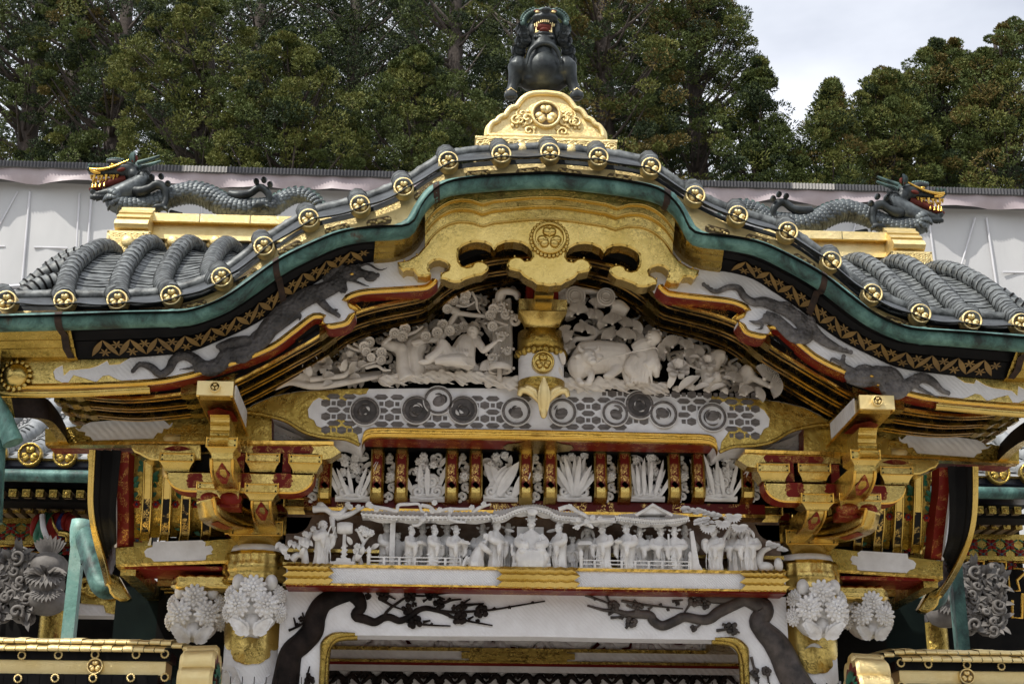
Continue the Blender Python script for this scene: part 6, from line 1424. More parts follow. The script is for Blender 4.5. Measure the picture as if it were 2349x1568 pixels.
# right half: herder leading an ox under pines
RC = thing('gable_carving', P(1500, 890, yP_), 'white openwork carving of an ox and its herder in the right half of the gable', 'carving', 'gable carvings')
s = .293*KX
mb = MB(); rock(mb, ZO, [(500, 850), (580, 840), (660, 875), (780, 860), (860, 840), (960, 870), (1060, 850), (1180, 885), (1260, 885)], yP_, .042); rock(mb, ZO, [(1380, 890), (1500, 880), (1620, 895), (1760, 905), (1900, 925)], yP_+.04, .02); fuse(mb.build('rock_base', G['carve'], RC), .006, 1)
mb = MB(); J = lambda a, b, d=0: P(*ZO(a, b), yP_-.03-d)
mb.tube(cr([J(590, 690), J(690, 650), J(820, 640), J(950, 640), J(1030, 650)], 5), [70*s, 140*s, 135*s, 125*s, 110*s, 40*s], 16); mb.ell(J(620, 710, .02), (95*s, 100*s, 110*s)); mb.ell(J(880, 660, .03), (120*s, 80*s, 110*s)); mb.ell(J(930, 590, .0), (90*s, 80*s, 60*s))
hd = J(695, 640, .09); mb.ell(hd, (62*s, 60*s, 62*s), None, 14, 10); mb.tube([hd, hd+Vector((20*s, -50*s, -50*s))], [56*s, 38*s], 10); mb.ell(hd+Vector((26*s, -55*s, -58*s)), (36*s, 26*s, 26*s)); mb.tube([hd+Vector((0, 20*s, -10*s)), J(640, 690, .03)], [66*s, 90*s], 10)
for q in (-1, 1):
    mb.tube(cr([hd+Vector((q*34*s, 0, 44*s)), hd+Vector((q*72*s, -8*s, 60*s)), hd+Vector((q*74*s, -14*s, 104*s))], 4), [18*s, 15*s, 4*s], 7); mb.ell(hd+Vector((q*84*s, 0, 6*s)), (30*s, 10*s, 18*s), Matrix.Rotation(q*.3, 3, 'Y')); mb.ell(hd+Vector((q*28*s, -52*s, 14*s)), (12*s, 9*s, 9*s)); mb.ell(hd+Vector((26*s+q*14*s, -78*s, -56*s)), 6*s)
for q in (([J(690, 740), J(715, 790, .06), J(690, 850, .06)], 34), ([J(640, 760), J(610, 810, .02), J(640, 850, .04)], 34), ([J(930, 700, .02), J(890, 760, .07), J(850, 790, .08)], 44), ([J(1000, 690), J(990, 780, .01), J(1020, 850, .02)], 42)): mb.tube(cr(q[0], 5), [q[1]*s*1.4, q[1]*s*.8, q[1]*s*.75], 9); mb.ell(q[0][-1], (q[1]*s*1.0, q[1]*s*.9, q[1]*s*.6))
fuse(mb.build('ox', G['carve'], RC), .0046, 1)
mb = MB(); mb.tube(cr([J(1180, 560), J(1120, 640), J(1090, 740), J(1080, 860)], 5), [40*s, 100*s, 110*s, 95*s], 12); mb.tube(cr([J(1060, 600), J(1130, 560, .02), J(1190, 560)], 4), [70*s, 80*s, 50*s], 10)
hd = J(1205, 490, .05); mb.ell(hd, (58*s, 60*s, 64*s), None, 14, 10); mb.ell(hd+Vector((-40*s, -40*s, -6*s)), (18*s, 14*s, 16*s)); mb.ell(hd+Vector((-34*s, -36*s, -38*s)), (22*s, 16*s, 14*s)); mb.ell(hd+Vector((-38*s, -34*s, 18*s)), (20*s, 20*s, 8*s)); mb.tube([hd, J(1170, 580, .01)], 40*s, 9)
mb.tube(cr([J(1170, 590, .02), J(1190, 680, .06), J(1140, 720, .07)], 4), [60*s, 60*s, 40*s], 9); mb.tube(cr([J(1190, 620, .04), J(1210, 720, .05), J(1230, 800, .03)], 4), [50*s, 55*s, 18*s], 9); mb.tube(cr([J(1060, 640, .05), J(1010, 720, .05), J(1060, 780, .05), J(1120, 810, .05)], 4), [40*s, 50*s, 40*s, 20*s], 8)
for k in range(6): mb.tube(cr([J(1060+k*26, 640, .06), J(1040+k*28, 740, .07), J(1030+k*32, 850, .05)], 4), [5*s, 14*s, 8*s], 6)
fuse(mb.build('herder', G['carve'], RC), .0046, 1)
mb = MB()
for k in range(9): mb.ell(hd+Vector((50*s*math.cos(k*.7-.6), 10*s*(k % 3), 20*s+46*s*math.sin(k*.7-.3))), 20*s, None, 7, 5)
mb.build('herder_hair', G['carve'], RC)
mb = MB(); mb.tube(cr([J(760, 685, .15), J(820, 655, .13), J(1000, 610, .12), J(1150, 575, .10), J(1220, 570, .08), J(1240, 600, .06)], 6), 6*s, 6); mb.build('rope', G['carve'], RC)
mb = MB()
for i, (a, b, r, g_) in enumerate(((490, 330, 62, 2.7), (560, 320, 66, 2.0), (610, 300, 74, 1.5), (700, 330, 62, .9), (750, 330, 56, .4), (610, 250, 60, 1.7), (750, 250, 64, 1.2), (830, 390, 62, 2.6), (880, 380, 74, 1.7), (970, 400, 66, 1.2), (1050, 420, 60, .5), (560, 500, 60, 2.6), (640, 440, 62, 1.8), (690, 450, 50, .9), (520, 470, 70, 2.4), (520, 590, 70, 1.6), (870, 500, 72, 1.9), (980, 500, 76, 1.4), (1060, 500, 60, 1.0), (1350, 560, 80, 1.9), (1450, 570, 60, 1.2), (1440, 625, 80, .2), (1530, 610, 60, .8), (1300, 600, 70, 3.2), (1830, 830, 66, 1.2), (2070, 810, 100, .9), (2110, 870, 90, .0), (1930, 930, 60, 1.7), (2010, 945, 60, .5))): mb = MB(); fan(mb, J(a, b, .03+.01*(i % 3)), r*s*1.1, g_); mb.build('pine_tuft', G['carve'], RC)
mb = MB()
for q, r in (([(560, 560), (590, 500), (700, 500), (760, 440), (690, 400), (620, 350)], .016), ([(760, 440), (850, 430), (900, 400)], .016), ([(870, 260), (930, 250), (1000, 290)], .04), ([(860, 290), (930, 320), (980, 310)], .03), ([(500, 640), (560, 560)], .014), ([(1380, 640), (1480, 700), (1560, 740)], .010), ([(1650, 870), (1640, 740), (1700, 640), (1760, 640)], .045), ([(1760, 780), (1880, 790), (1930, 730), (1960, 800), (1900, 860), (1900, 940)], .024), ([(1960, 800), (2060, 840), (2150, 890)], .018)): mb.tube(cr([J(a, b, .0) for a, b in q], 5), [r, r*1.1, r*.7], 8)
fuse(mb.build('pine_trunk', G['carve'], RC), .008, 2)
mb = MB()
for (a, b, r) in ((590, 165, .055), (830, 170, .05), (480, 150, .035)):
    c = J(a, b, .05)
    for t in (1, .72, .45): mb.lathe([(r*t*.86, -.004), (r*t, -.010), (r*t, .012)], c+Vector((0, -.008*(1-t), 0)), 'y', 24)
    mb.disc(c+Vector((0, .006, 0)), r, .012)
mb.tube(cr([J(440, 130), J(600, 120), J(780, 140), J(920, 170)], 5), [.03, .034, .02, .008], 8, flat=.6); mb.build('clouds', G['carve'], RC)
for q, r in ((J(1390, 750, .06), .066), (J(1620, 700, .04), .052)): mb = MB(); peony(mb, q, r); mb.build('peony', G['carve'], RC)
mb = MB(); mb.ell(J(1700, 795, .05), (.024, .024, .03)); mb.ell(J(1690, 815, .05), (.034, .02, .02))
for a, b, dx_, dz, l in ((1320, 880, .5, 1, .1), (1400, 890, .9, .5, .12), (1450, 880, 1, .7, .1), (1350, 860, -.3, .9, .08), (1520, 890, 1, .1, .09), (1640, 900, 1, .2, .09), (1590, 870, .8, .5, .08), (1300, 890, -.8, .3, .06), (1480, 640, .9, -.2, .06), (1660, 800, -.9, .2, .05), (1740, 800, .9, -.3, .05), (480, 800, -.3, .9, .06), (500, 700, -.4, 1, .09)): mb.leaf(J(a, b, .05), (dx_, -.25, dz), (0, -1, .3), l, .2*l)
mb.build('foliage', G['carve'], RC)
# undergrowth filling the gaps of both gable carvings
for root, f, n_, x0_, x1_, yl, top_ in ((LC, ZM, 120, 560, 2230, 1000, lambda a: 720-(a-560)*.42), (RC, ZO, 130, 470, 2000, 880, lambda a: 110+max(0, a-900)*.62)):
    rn = random.Random(n_); mb = MB()
    for k in range(n_):
        a = rn.uniform(x0_, x1_); b = rn.uniform(top_(a), yl); c = P(*f(a, b), yP_+.07+rn.uniform(0, .05)); q = rn.random()
        if q < .35: spiral(mb, c, rn.uniform(.02, .04), 1.2, .010, rn.choice((-1, 1)), rn.random()*6)
        elif q < .75: d = rn.uniform(0, 6.28); [mb.leaf(c, (math.cos(d+t), -.3, math.sin(d+t)), (0, -1, .3), .06, .015, 0, .15, 4) for t in (-.7, 0, .7)]
        else: mb.tube(cr([c, c+Vector((rn.uniform(-.06, .06), -.01, .05)), c+Vector((rn.uniform(-.12, .12), 0, .09))], 4), [.010, .012, .006], 6)
    mb.build('undergrowth', G['carve'], root)
# ---------------------------------------------------------------- grey relief dragons on the gable boards
def relief(name, paths, lab, mid, board, extras=()):
    mb = MB(); Yb = YH-.012
    for pts, r in paths:
        q = [P(a, b, Yb) for a, b in pts]; mb.tube(cr(q, 6), r, 9, 0, flat=.55, up=(0, -1, 0))
        for i, v in enumerate(cr(q, 3)):
            if max(r) > .02 and i % 1 == 0: mb.ell(v+Vector((0, -.012, 0)), (.014, .008, .014), None, 6, 4)
    for (a, b, r) in extras: mb.ell(P(a, b, Yb), (r*KX, .014, r*KX*.8), None, 10, 6)
    o = mb.build(name, mid, None); fuse(o, .0045); attach(o, board); return o
boards = [o for o in GATE.children if o.name.startswith('gable_board')]
D1 = ZZ(Z4, [(918, 988), (965, 940), (1040, 958), (1100, 1005), (1160, 975), (1200, 905), (1270, 875), (1340, 905), (1390, 950), (1450, 965), (1520, 930), (1560, 870), (1640, 860), (1740, 820), (1800, 770), (1850, 690), (1930, 610), (2020, 530), (2120, 470), (2230, 430), (2320, 380)])+ZZ(Z5, [(0, 330), (60, 290)])
A_ = [(D1, [.006, .02, .022, .026, .03, .046, .036, .036, .05, .056, .05, .04, .036])]
A_ += [(ZZ(Z4, q), r) for q, r in (([(1390, 950), (1340, 960), (1230, 975)], [.014, .01, .004]), ([(1350, 960), (1345, 1000), (1300, 1020)], [.012, .008, .003]), ([(1500, 820), (1600, 790), (1700, 770), (1760, 790)], [.02, .03, .024, .01]), ([(1560, 900), (1680, 900), (1760, 840)], [.02, .024, .01]), ([(1730, 800), (1740, 740), (1830, 660)], [.01, .014, .006]), ([(1850, 740), (1980, 650), (2060, 600), (2060, 640)], [.02, .016, .012, .004]), ([(2180, 470), (2240, 540), (2290, 580), (2330, 610)], [.026, .02, .014, .005]), ([(2290, 570), (2330, 560)], [.012, .004]), ([(2230, 350), (2300, 290), (2349, 270)], [.02, .024, .012]))]
A_ += [(ZZ(Z5, q), r) for q, r in (([(0, 290), (120, 310), (250, 330)], [.03, .026, .012]), ([(20, 350), (100, 370), (160, 395), (200, 405)], [.01, .007, .003]), ([(100, 270), (180, 250), (260, 290), (330, 270)], [.01, .008, .006, .003]), ([(0, 400), (20, 440)], [.03, .02]))]
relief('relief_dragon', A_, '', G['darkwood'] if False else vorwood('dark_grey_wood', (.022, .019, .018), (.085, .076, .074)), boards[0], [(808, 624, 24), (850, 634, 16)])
D2 = ZZ(Z6, [(140, 395), (220, 440), (310, 410), (380, 415), (420, 470), (480, 510), (560, 510), (640, 540), (730, 580), (810, 640), (850, 710), (830, 750), (760, 740), (700, 690), (640, 640), (560, 610)])
D3 = ZZ(Z6, [(860, 620), (890, 700), (960, 770), (1050, 820), (1150, 860)]); D4 = ZZ(Z6, [(1120, 1030), (1220, 1020), (1320, 1020), (1420, 1010), (1470, 1060), (1430, 1110), (1480, 1130), (1560, 1070), (1640, 1030), (1720, 1060), (1780, 1120), (1820, 1140)])
B_ = [(D2, [.006, .016, .02, .022, .03, .034, .04, .044, .04, .036, .036]), (D3, [.034, .034, .026, .008]), (D4, [.03, .044, .05, .046, .036, .04, .036, .03, .026, .014, .006])]
B_ += [(ZZ(Z6, q), r) for q, r in (([(600, 610), (520, 650), (450, 640)], [.02, .014, .004]), ([(540, 640), (540, 690), (490, 700)], [.012, .008, .003]), ([(1170, 990), (1100, 940), (1100, 890)], [.024, .016, .006]), ([(1100, 940), (1030, 900), (1010, 930)], [.014, .01, .004]), ([(1150, 1060), (1230, 1080), (1300, 1080)], [.012, .016, .01]), ([(1250, 980), (1330, 960), (1420, 970)], [.01, .012, .006]), ([(1370, 1080), (1400, 1140), (1500, 1140)], [.02, .022, .012]), ([(1600, 1080), (1640, 1110), (1760, 1170)], [.012, .012, .004]), ([(640, 520), (720, 530), (800, 600)], [.012, .016, .01]))]
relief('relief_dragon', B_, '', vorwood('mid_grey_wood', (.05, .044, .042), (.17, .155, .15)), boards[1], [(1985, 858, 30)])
for (bd, pt) in ((boards[0], (807, 628)), (boards[1], (2000, 862))):
    mb = MB(); mb.ell(P(pt[0], pt[1], YH-.045), (.011, .006, .007), None, 8, 6); mb.build('dragon_eye', G['gold_smooth'], bd)
# ---------------------------------------------------------------- ridges with gilt boxes
yK = .95
def K(a, b, Y=yK): return P(*ZD(a, b), Y)
for mirror in (0, 1):
    F = (lambda m: flip(m)) if mirror else (lambda m: m)
    mb = MB(); x0 = K(1060, 1000).x; x1 = -.75; zt_, zA, zB_, zC, zD_ = K(1075, 945).z, K(1075, 1050).z, K(1075, 1085).z, K(1075, 1220).z, K(1075, 1345).z
    mb.bx(x0, x1, yK-.05, yK+.25, zA, zt_, 0); mb.bx(x0, x1, yK, yK+.25, zC, zA-.001, 0); mb.bx(x0, x1, yK+.02, yK+.25, zD_-.2, zC-.001, 1); mb.bx(x0, x1, yK-.015, yK+.2, zC-.02, zC+.02, 0)
    mb.bx(x0, x1, yK-.045, yK, zA-.006, zA-.0005, 2)
    for k in range(5): mb.bx(x0+.3+.33*k, x0+.303+.33*k, yK-.053, yK, zA, zt_, 1)
    rg = F(mb).build('ridge', [G['gold_pale'], G['tiledark'], G['gold_smooth']], GATE); rg['label'] = ('right' if mirror else 'left')+' gilt ridge carrying a bronze dragon'
    for px in (1310, 1880, 2450, 3020, 3600):
        m2 = MB(); c = K(px, 1290, yK); m2.ell(c, (.044, .03, .044), None, 14, 8)
        for k in range(9): m2.ell(c+Vector((.05*math.cos(k*.7), .012, .05*math.sin(k*.7))), (.018, .008, .018), None, 7, 5)
        F(m2).build('boss', G['gold_pale'], rg)
    yX = .78; m2 = MB(); a, b = K(447, 1150, yX), K(1000, 1150, yX); zb0 = K(447, 1500, yX).z
    m2.bx(a.x, b.x, yX, yX+.4, zb0, a.z, 0)
    w = b.x-a.x; n = 7
    for r_ in range(5):
        for k in range(n+1):
            cxx = a.x+w*(k-.5*(r_ % 2))/n; zc = zb0+(a.z-zb0)*(r_)/4.6
            for q in (.055, .04, .025):
                arc = [Vector((cxx+q*math.cos(g_), yX-.003-.003*(4-r_)*.3, zc+q*math.sin(g_))) for g_ in np.linspace(.15, math.pi-.15, 9)]
                arc = [p for p in arc if a.x+.006 < p.x < b.x-.006 and p.z < a.z-.006]
                if len(arc) > 2: m2.tube(arc, .0065, 5, 0)
    for (u, v) in ((a.x, b.x),): m2.bx(u-.006, v+.006, yX-.008, yX+.4, a.z-.012, a.z+.004, 0); m2.bx(u-.006, u+.008, yX-.008, yX+.1, zb0, a.z, 0); m2.bx(v-.008, v+.006, yX-.008, yX+.1, zb0, a.z, 0)
    c = K(705, 1290, yX); m2.ell(c, (.046, .03, .046), None, 14, 8)
    for k in range(8): m2.ell(c+Vector((.052*math.cos(k*.785), -.0, .052*math.sin(k*.785))), (.016, .008, .016), None, 7, 5)
    bxo = F(m2).build('end_box', G['gold_pale'], rg)
    m2 = MB(); e0, e1 = K(535, 1140, yX+.03), K(985, 1140, yX+.03); prev = yX+.02
    pr = []
    for zp, yy in ((1140, .03), (1100, .0), (1040, -.02), (990, .0), (975, .045), (950, .03), (925, .055), (910, .09), (890, .08), (868, .11), (852, .15), (830, .15), (822, .2)): pr.append((yX+yy, K(535, zp, yX+yy).z))
    pr += [(yX+.45, pr[-1][1]), (yX+.45, pr[0][1])]
    prof_arm(m2, e0.x+.0, e1.x, pr, 0); F(m2).build('scroll_cap', G['gold_pale'], rg)
# ---------------------------------------------------------------- bronze dragons on the ridges
yDg = 1.06
def dragon(mirror, lab):
    F = (lambda m: flip(m)) if mirror else (lambda m: m); sd = KD*.1719
    H = lambda a, b, d=0: P(*ZD(a, b), yDg)+Vector((0, -d*sd, 0)); Q = lambda a, b, d=0: P(a, b, yDg)+Vector((0, -d*KD, 0))
    base = Q(450, 495); base = Vector((-base.x, base.y, base.z)) if mirror else base
    root = thing('dragon_statue', base, lab, 'statue', 'bronze dragons on the ridges')
    body = [Q(338, 412), Q(318, 428, 6), Q(290, 445, 12), Q(268, 458, 14), Q(268, 474, 14), Q(300, 478, 8), Q(345, 470), Q(400, 449, -4), Q(440, 442, -4), Q(475, 452, 0), Q(510, 472, 4), Q(545, 484, 8), Q(590, 484, 6), Q(625, 476), Q(650, 458, -6), Q(680, 446, -8), Q(708, 453, -6), Q(728, 472), Q(738, 495)]
    q = cr(body, 8); rad = [float(np.interp(i/(len(q)-1), np.linspace(0, 1, 10), [24, 23, 20, 22, 25, 25, 23, 20, 16, 9]))*KD for i in range(len(q))]
    mb = MB(); mb.tube(q, rad, 14, 0); bd = F(mb).build('body', G['scale'], root)
    mb = MB(); qq = resamp(q, 62); side = Vector((0, -1, 0))
    for i in range(8, 61):
        t = (qq[min(61, i+1)]-qq[i-1]).normalized(); r = float(np.interp(i/61, np.linspace(0, 1, 10), [24, 23, 20, 22, 25, 25, 23, 20, 16, 9]))*KD
        up = Vector((0, 0, 1)); up = (up-t*up.dot(t)).normalized(); w = t.cross(up); w = w if w.y < 0 else -w
        for k in range(7):
            a = -.45+k*.40+(.20 if i % 2 else 0); nr = w*math.cos(a)+up*math.sin(a); rt = Matrix((t, nr.cross(t), nr)).transposed()
            mb.ell(qq[i]+nr*(r*.96), (.026*r/.06+.003, .021*r/.06+.002, .012), rt @ Matrix.Rotation(-.30, 3, 'Y'), 8, 5, 0)
        dn = w*math.cos(-.75)+up*math.sin(-.75)
        mb.tube([qq[i]+(w*math.cos(a)+up*math.sin(a))*r*1.02 for a in (-.5, -.8, -1.1, -1.45, -1.8)], .006, 5, 0)
    F(mb).build('scales', G['scale'], root)
    mb = MB()
    for i in range(26, 60, 1):
        t = (qq[min(61, i+1)]-qq[i-1]).normalized(); r = float(np.interp(i/61, np.linspace(0, 1, 10), [24, 23, 20, 22, 25, 25, 23, 20, 16, 9]))*KD
        up = Vector((0, 0, 1)); up = (up-t*up.dot(t)).normalized(); mb.leaf(qq[i]+up*r*.9, up*.7+t*(.9), (0, -1, 0), .045, .015, 0, .1, 4)
    F(mb).build('dorsal_fin', G['patina'], root)
    mb = MB()                           # head
    mb.ell(H(690, 340), (190*sd, 130*sd, 120*sd), Matrix.Rotation(.1, 3, 'Y'), 14, 10); mb.ell(H(790, 420), (95*sd, 140*sd, 120*sd)); mb.tube(cr([H(720, 350), H(520, 350), H(340, 365), H(200, 350)], 5), [110*sd, 85*sd, 70*sd, 62*sd, 30*sd], 12)
    mb.tube(cr([H(860, 440), H(820, 520), H(640, 580), H(440, 640), H(260, 660)], 5), [110*sd, 110*sd, 90*sd, 72*sd, 40*sd], 12); mb.ell(H(240, 620), (50*sd, 55*sd, 40*sd)); mb.tube([H(800, 450), H(930, 500), H(980, 560)], [120*sd, 140*sd, 130*sd], 12)
    for k in range(7): c = H(240+k*38, 690+12*math.sin(k*.6), 20); mb.tube([c, c+Vector((-.01, 0, -.02)), c+Vector((-.006, 0, -(60+10*(k % 3))*sd))], [40*sd, 22*sd, 3*sd], 6)
    for d in (-60, 60): mb.ell(H(540, 250, d), (130*sd, 45*sd, 45*sd)); mb.ell(H(195, 340, d*.8), (34*sd, 34*sd, 40*sd))
    fuse(F(mb).build('head', G['bronze'], root), .009, 1)
    mb = MB()
    for d in (-50, 50):
        for k in range(7): mb.ell(H(450+k*32, 225-14*math.sin(k*.5), d), (26*sd, 34*sd, 24*sd)); 
        mb.leaf(H(800, 300, d*2.2), (.15, -.3*d/50, 1), (-.6, -1, .2), 170*sd, 60*sd)
    for (a, b, c_, e_, d) in ((850, 195, 1120, 120, -60), (890, 310, 1160, 240, 60)): mb.tube(cr([H(a-30, b+20, d), H((a+c_)/2, (b+e_)/2+10, d), H(c_, e_, d)], 5), [34*sd, 30*sd, 24*sd, 18*sd], 8)
    for k in range(3): mb.leaf(H(330-k*55, 330, 40), (-.5, -.2, .9), (0, -1, 0), 70*sd, 26*sd)
    F(mb).build('horns_and_brows', G['patina'], root)
    mb = MB()
    mb.tube(cr([H(215, 350, 70), H(300, 370, 85), H(450, 355, 95), H(580, 320, 110), H(740, 255, 120)], 5), [22*sd, 26*sd, 22*sd, 18*sd, 12*sd], 8); mb.tube([H(230, 370, 70), H(290, 400, 80), H(360, 410, 80)], [20*sd, 28*sd, 16*sd], 8)
    for d in (75, -75):
        for k, (a, b, l) in enumerate(((235, 430, 50), (270, 430, 70), (330, 440, 55), (370, 435, 60), (430, 425, 80), (490, 430, 45), (530, 430, 60), (580, 425, 40))): mb.tube([H(a, b, d*.7), H(a-6, b+l, d*.8)], [26*sd, 7*sd], 6)
        for k, (a, b, l) in enumerate(((245, 590, 60), (285, 590, 80), (340, 585, 55), (400, 570, 50))): mb.tube([H(a, b, d*.6), H(a, b-l, d*.6)], [24*sd, 6*sd], 6)
    mb.ell(H(520, 300, 85), (34*sd, 20*sd, 20*sd)); F(mb).build('gilt_teeth_and_whiskers', G['gold_smooth'], root)
    mb = MB(); mb.tube(cr([H(680, 450), H(520, 490), H(360, 540)], 4), [60*sd, 62*sd, 50*sd], 9); mb.tube(cr([H(360, 560), H(250, 585), H(190, 600)], 4), [40*sd, 40*sd, 24*sd], 8); mb.ell(H(820, 245, 130), (45*sd, 16*sd, 55*sd), Matrix.Rotation(.3, 3, 'Y')); mb.ell(H(640, 380, 118), (60*sd, 24*sd, 30*sd), Matrix.Rotation(-.3, 3, 'Y')); F(mb).build('red_mouth_and_ears', G['mouth'], root)
    mb = MB(); mb.ell(H(920, 470, 20), (110*sd, 130*sd, 150*sd), None, 14, 10)
    for (a, b) in ((960, 390), (920, 470), (900, 540), (980, 500), (860, 560)):
        for r in (70, 50, 30, 14): mb.lathe([(r*sd, -.004), ((r+6)*sd, -.010), ((r+10)*sd, .002)], H(a, b, 120), 'y', 16)
    F(mb).build('mane', G['bronze'], root)
    mb = MB()                           # legs
    for jj, rr_ in (([H(780, 640, 90), H(900, 680, 130), H(1030, 640, 150), H(1120, 590, 150), H(1220, 640, 150), H(1240, 760, 150), H(1220, 860, 150)], [70, 85, 60, 66, 62, 44, 50]), ([H(2060, 690, 90), H(2200, 730, 120), H(2350, 700, 130), H(2480, 620, 130), H(2590, 700, 130), H(2600, 800, 120), H(2560, 850, 120)], [60, 76, 56, 56, 54, 40, 44]), ([H(1250, 880, -60), H(1350, 900, -60), H(1430, 900, -60)], [50, 46, 30])):
        mb.tube(cr(jj, 5), [x*sd for x in rr_], 10)
    for (a, b) in ((1200, 880), (2540, 850)):
        for k in range(4):
            d_ = (-150+60*k) if k < 3 else 100
            mb.tube(cr([H(a, b, 150), H(a+d_*.5, b+(10 if k < 3 else 50), 190), H(a+d_*.8-20, b+60, 180), H(a+d_*.85-20, b+110, 160)], 4), [34*sd, 34*sd, 26*sd, 5*sd], 7)
    fuse(F(mb).build('legs', G['bronze'], root), .0085, 1)
    mb = MB()
    for (a, b) in ((1055, 505), (1180, 495), (1270, 590), (2440, 560), (2540, 540), (2620, 600)):
        for r in (40, 28, 15): mb.lathe([(r*sd*.9, .02), (r*sd, -.006), (r*sd*.8, -.014)], H(a, b, 170+(52-r)), 'y', 14)
        mb.ell(H(a, b, 150), 38*sd, None, 10, 8)
    F(mb).build('leg_curls', G['scale'], root)
KD = abs(P(450, 490, yDg).x-P(451, 490, yDg).x)
dragon(0, 'black bronze dragon with gilt teeth on the left ridge, facing left'); dragon(1, 'black bronze dragon with gilt whiskers on the right ridge, facing right')
# ---------------------------------------------------------------- ridge-end plate and the guardian beast on top
yO_ = -.98
OP = [(340, 1372), (342, 1310), (358, 1262), (392, 1222), (432, 1208), (462, 1170), (500, 1148), (532, 1142), (556, 1100), (592, 1060), (630, 1046), (662, 1038), (692, 995), (735, 945), (800, 905), (880, 888), (985, 884)]
hl = cr([P(*ZL(a, b), yO_) for a, b in OP], 3); xm = P(*ZL(995, 1100), yO_).x; hl = [Vector((p.x-xm, p.y, p.z)) for p in hl]; hl[-1].x = 0
ON = thing('ridge_end_plate', (0, yO_+.1, hl[0].z-.1), 'gilt scalloped ridge plate with a round leaf crest at the top of the gable', 'ornament')
mb = MB(); poly = hl+mirx(hl[:-1])[::-1]; mb.prism(poly, yO_+.22, 0, 0, .006); rim = []
for p in poly: c = Vector((0, yO_, hl[0].z+.04)); rim.append(p+(c-p)*.07+Vector((0, -.006, 0)))
mb.tube(rim+[rim[0]], .016, 8, 0); pl = mb.build('plate', G['gold_pale'], ON)
sl = .2158*KX; mb = MB(); rn = random.Random(12)
for k in range(26):
    a, b = rn.uniform(430, 960), rn.uniform(960, 1330)
    if b < 1400-(a-330)*.75+ (60 if a < 700 else 0) or (a-1000)**2+(b-1150)**2 < 170**2: continue
    for s_ in (-1, 1):
        c = P(*ZL(a, b), yO_-.004); c = Vector(((c.x-xm)*s_, c.y, c.z)); spiral(mb, c, .036, 1.4, .0065, s_, k); mb.ell(c+Vector((.03*s_, 0, .02)), (.014, .006, .010), None, 6, 4); mb.ell(c+Vector((-.02*s_, 0, -.03)), (.012, .006, .012), None, 6, 4)
mb.build('scrollwork', G['gold_pale'], ON)
mb = MB(); crest(mb, 150*sl*1.1, 0, 0, 1); o = mb.build('crest', [G['gold_pale'], G['brown']]); o.location = (0, yO_-.015, P(*ZL(1000, 1150), yO_).z); attach(o, ON)
yBx = yO_-.03; a = P(*ZL(250, 1385), yBx); b = P(*ZL(1745, 1430), yBx); w = (b.x-a.x)/2; zt_ = (a.z+b.z)/2+.006; zb0 = zt_-.17; mb = MB(); mb.bx(-w, w, yBx, yBx+.32, zb0, zt_); mb.bx(-w-.004, w+.004, yBx-.006, yBx+.3, zt_-.008, zt_+.004)
for r_ in range(4):
    for k in range(15):
        cxx = -w+2*w*(k-.5*(r_ % 2))/14; zc = zb0+.012+r_*.038
        for q in (.044, .032, .02):
            arc = [Vector((cxx+q*math.cos(g_), yBx-.002, zc+q*math.sin(g_))) for g_ in np.linspace(.1, math.pi-.1, 8)]; arc = [p for p in arc if abs(p.x) < w-.004 and p.z < zt_-.01]
            if len(arc) > 2: mb.tube(arc, .005, 5)
for x in (-.66, -.33, 0, .33, .66): c = Vector((x*w*1.06, yBx-.004, zt_-.062)); mb.ell(c, (.034, .024, .034), None, 14, 8); [mb.ell(c+Vector((.04*math.cos(k*.9), 0, .04*math.sin(k*.9))), (.013, .006, .013), None, 6, 4) for k in range(7)]
mb.build('base', G['gold_pale'], ON)
yLi = -.66; KL = abs(P(1248, 150, yLi).x-P(1249, 150, yLi).x)*.2158
LI = thing('guardian_beast_statue', (P(*ZL(985, 1000), yLi).x, yLi, P(*ZL(985, 1040), yLi).z), 'black bronze guardian beast with open gilt toothed mouth sitting on the gable top', 'statue')
N = lambda a, b, d=0: P(*ZL(a, b), yLi)+Vector((0, -d*KL, 0)); k_ = KL; mb = MB()
mb.ell(N(978, 690, 60), (205*k_, 200*k_, 215*k_), None, 20, 14); mb.tube(cr([N(978, 620, 40), N(985, 500, 60), N(990, 400, 60), N(995, 300, 20)], 5), [190*k_, 178*k_, 150*k_, 135*k_, 120*k_], 16); mb.ell(N(985, 800, 20), (270*k_, 170*k_, 130*k_))
for s_, kx, fx in ((-1, 715, 635), (1, 1232, 1340)):
    mb.tube(cr([N(985+s_*160, 760), N(kx, 690, 90), N(kx-s_*(-10), 690, 100)], 4), [130*k_, 105*k_, 95*k_], 12); mb.ell(N(kx-s_*6, 690, 105), (100*k_, 105*k_, 125*k_)); mb.tube(cr([N(kx, 680, 100), N((kx+fx)/2, 840, 90), N(fx, 960, 90)], 5), [112*k_, 74*k_, 54*k_, 58*k_], 11)
    mb.ell(N(fx-s_*5, 990, 110), (76*k_, 80*k_, 56*k_))
    for j in range(4): mb.tube(cr([N(fx-45+j*30, 980, 120), N(fx-50+j*32, 1000, 170), N(fx-52+j*33, 1050, 175)], 4), [22*k_, 21*k_, 10*k_], 7)
LB = fuse(mb.build('body', G['bronze'], LI), .0075, 2)
mb = MB(); mb.tube(cr([N(800, 720, 225), N(830, 600, 235), N(900, 530, 238), N(985, 505, 236), N(1070, 530, 238), N(1130, 600, 230), N(1160, 700, 215)], 6), [10*k_, 26*k_, 30*k_, 26*k_, 10*k_], 8); mb.build('belly_fold', G['bronze'], LI)
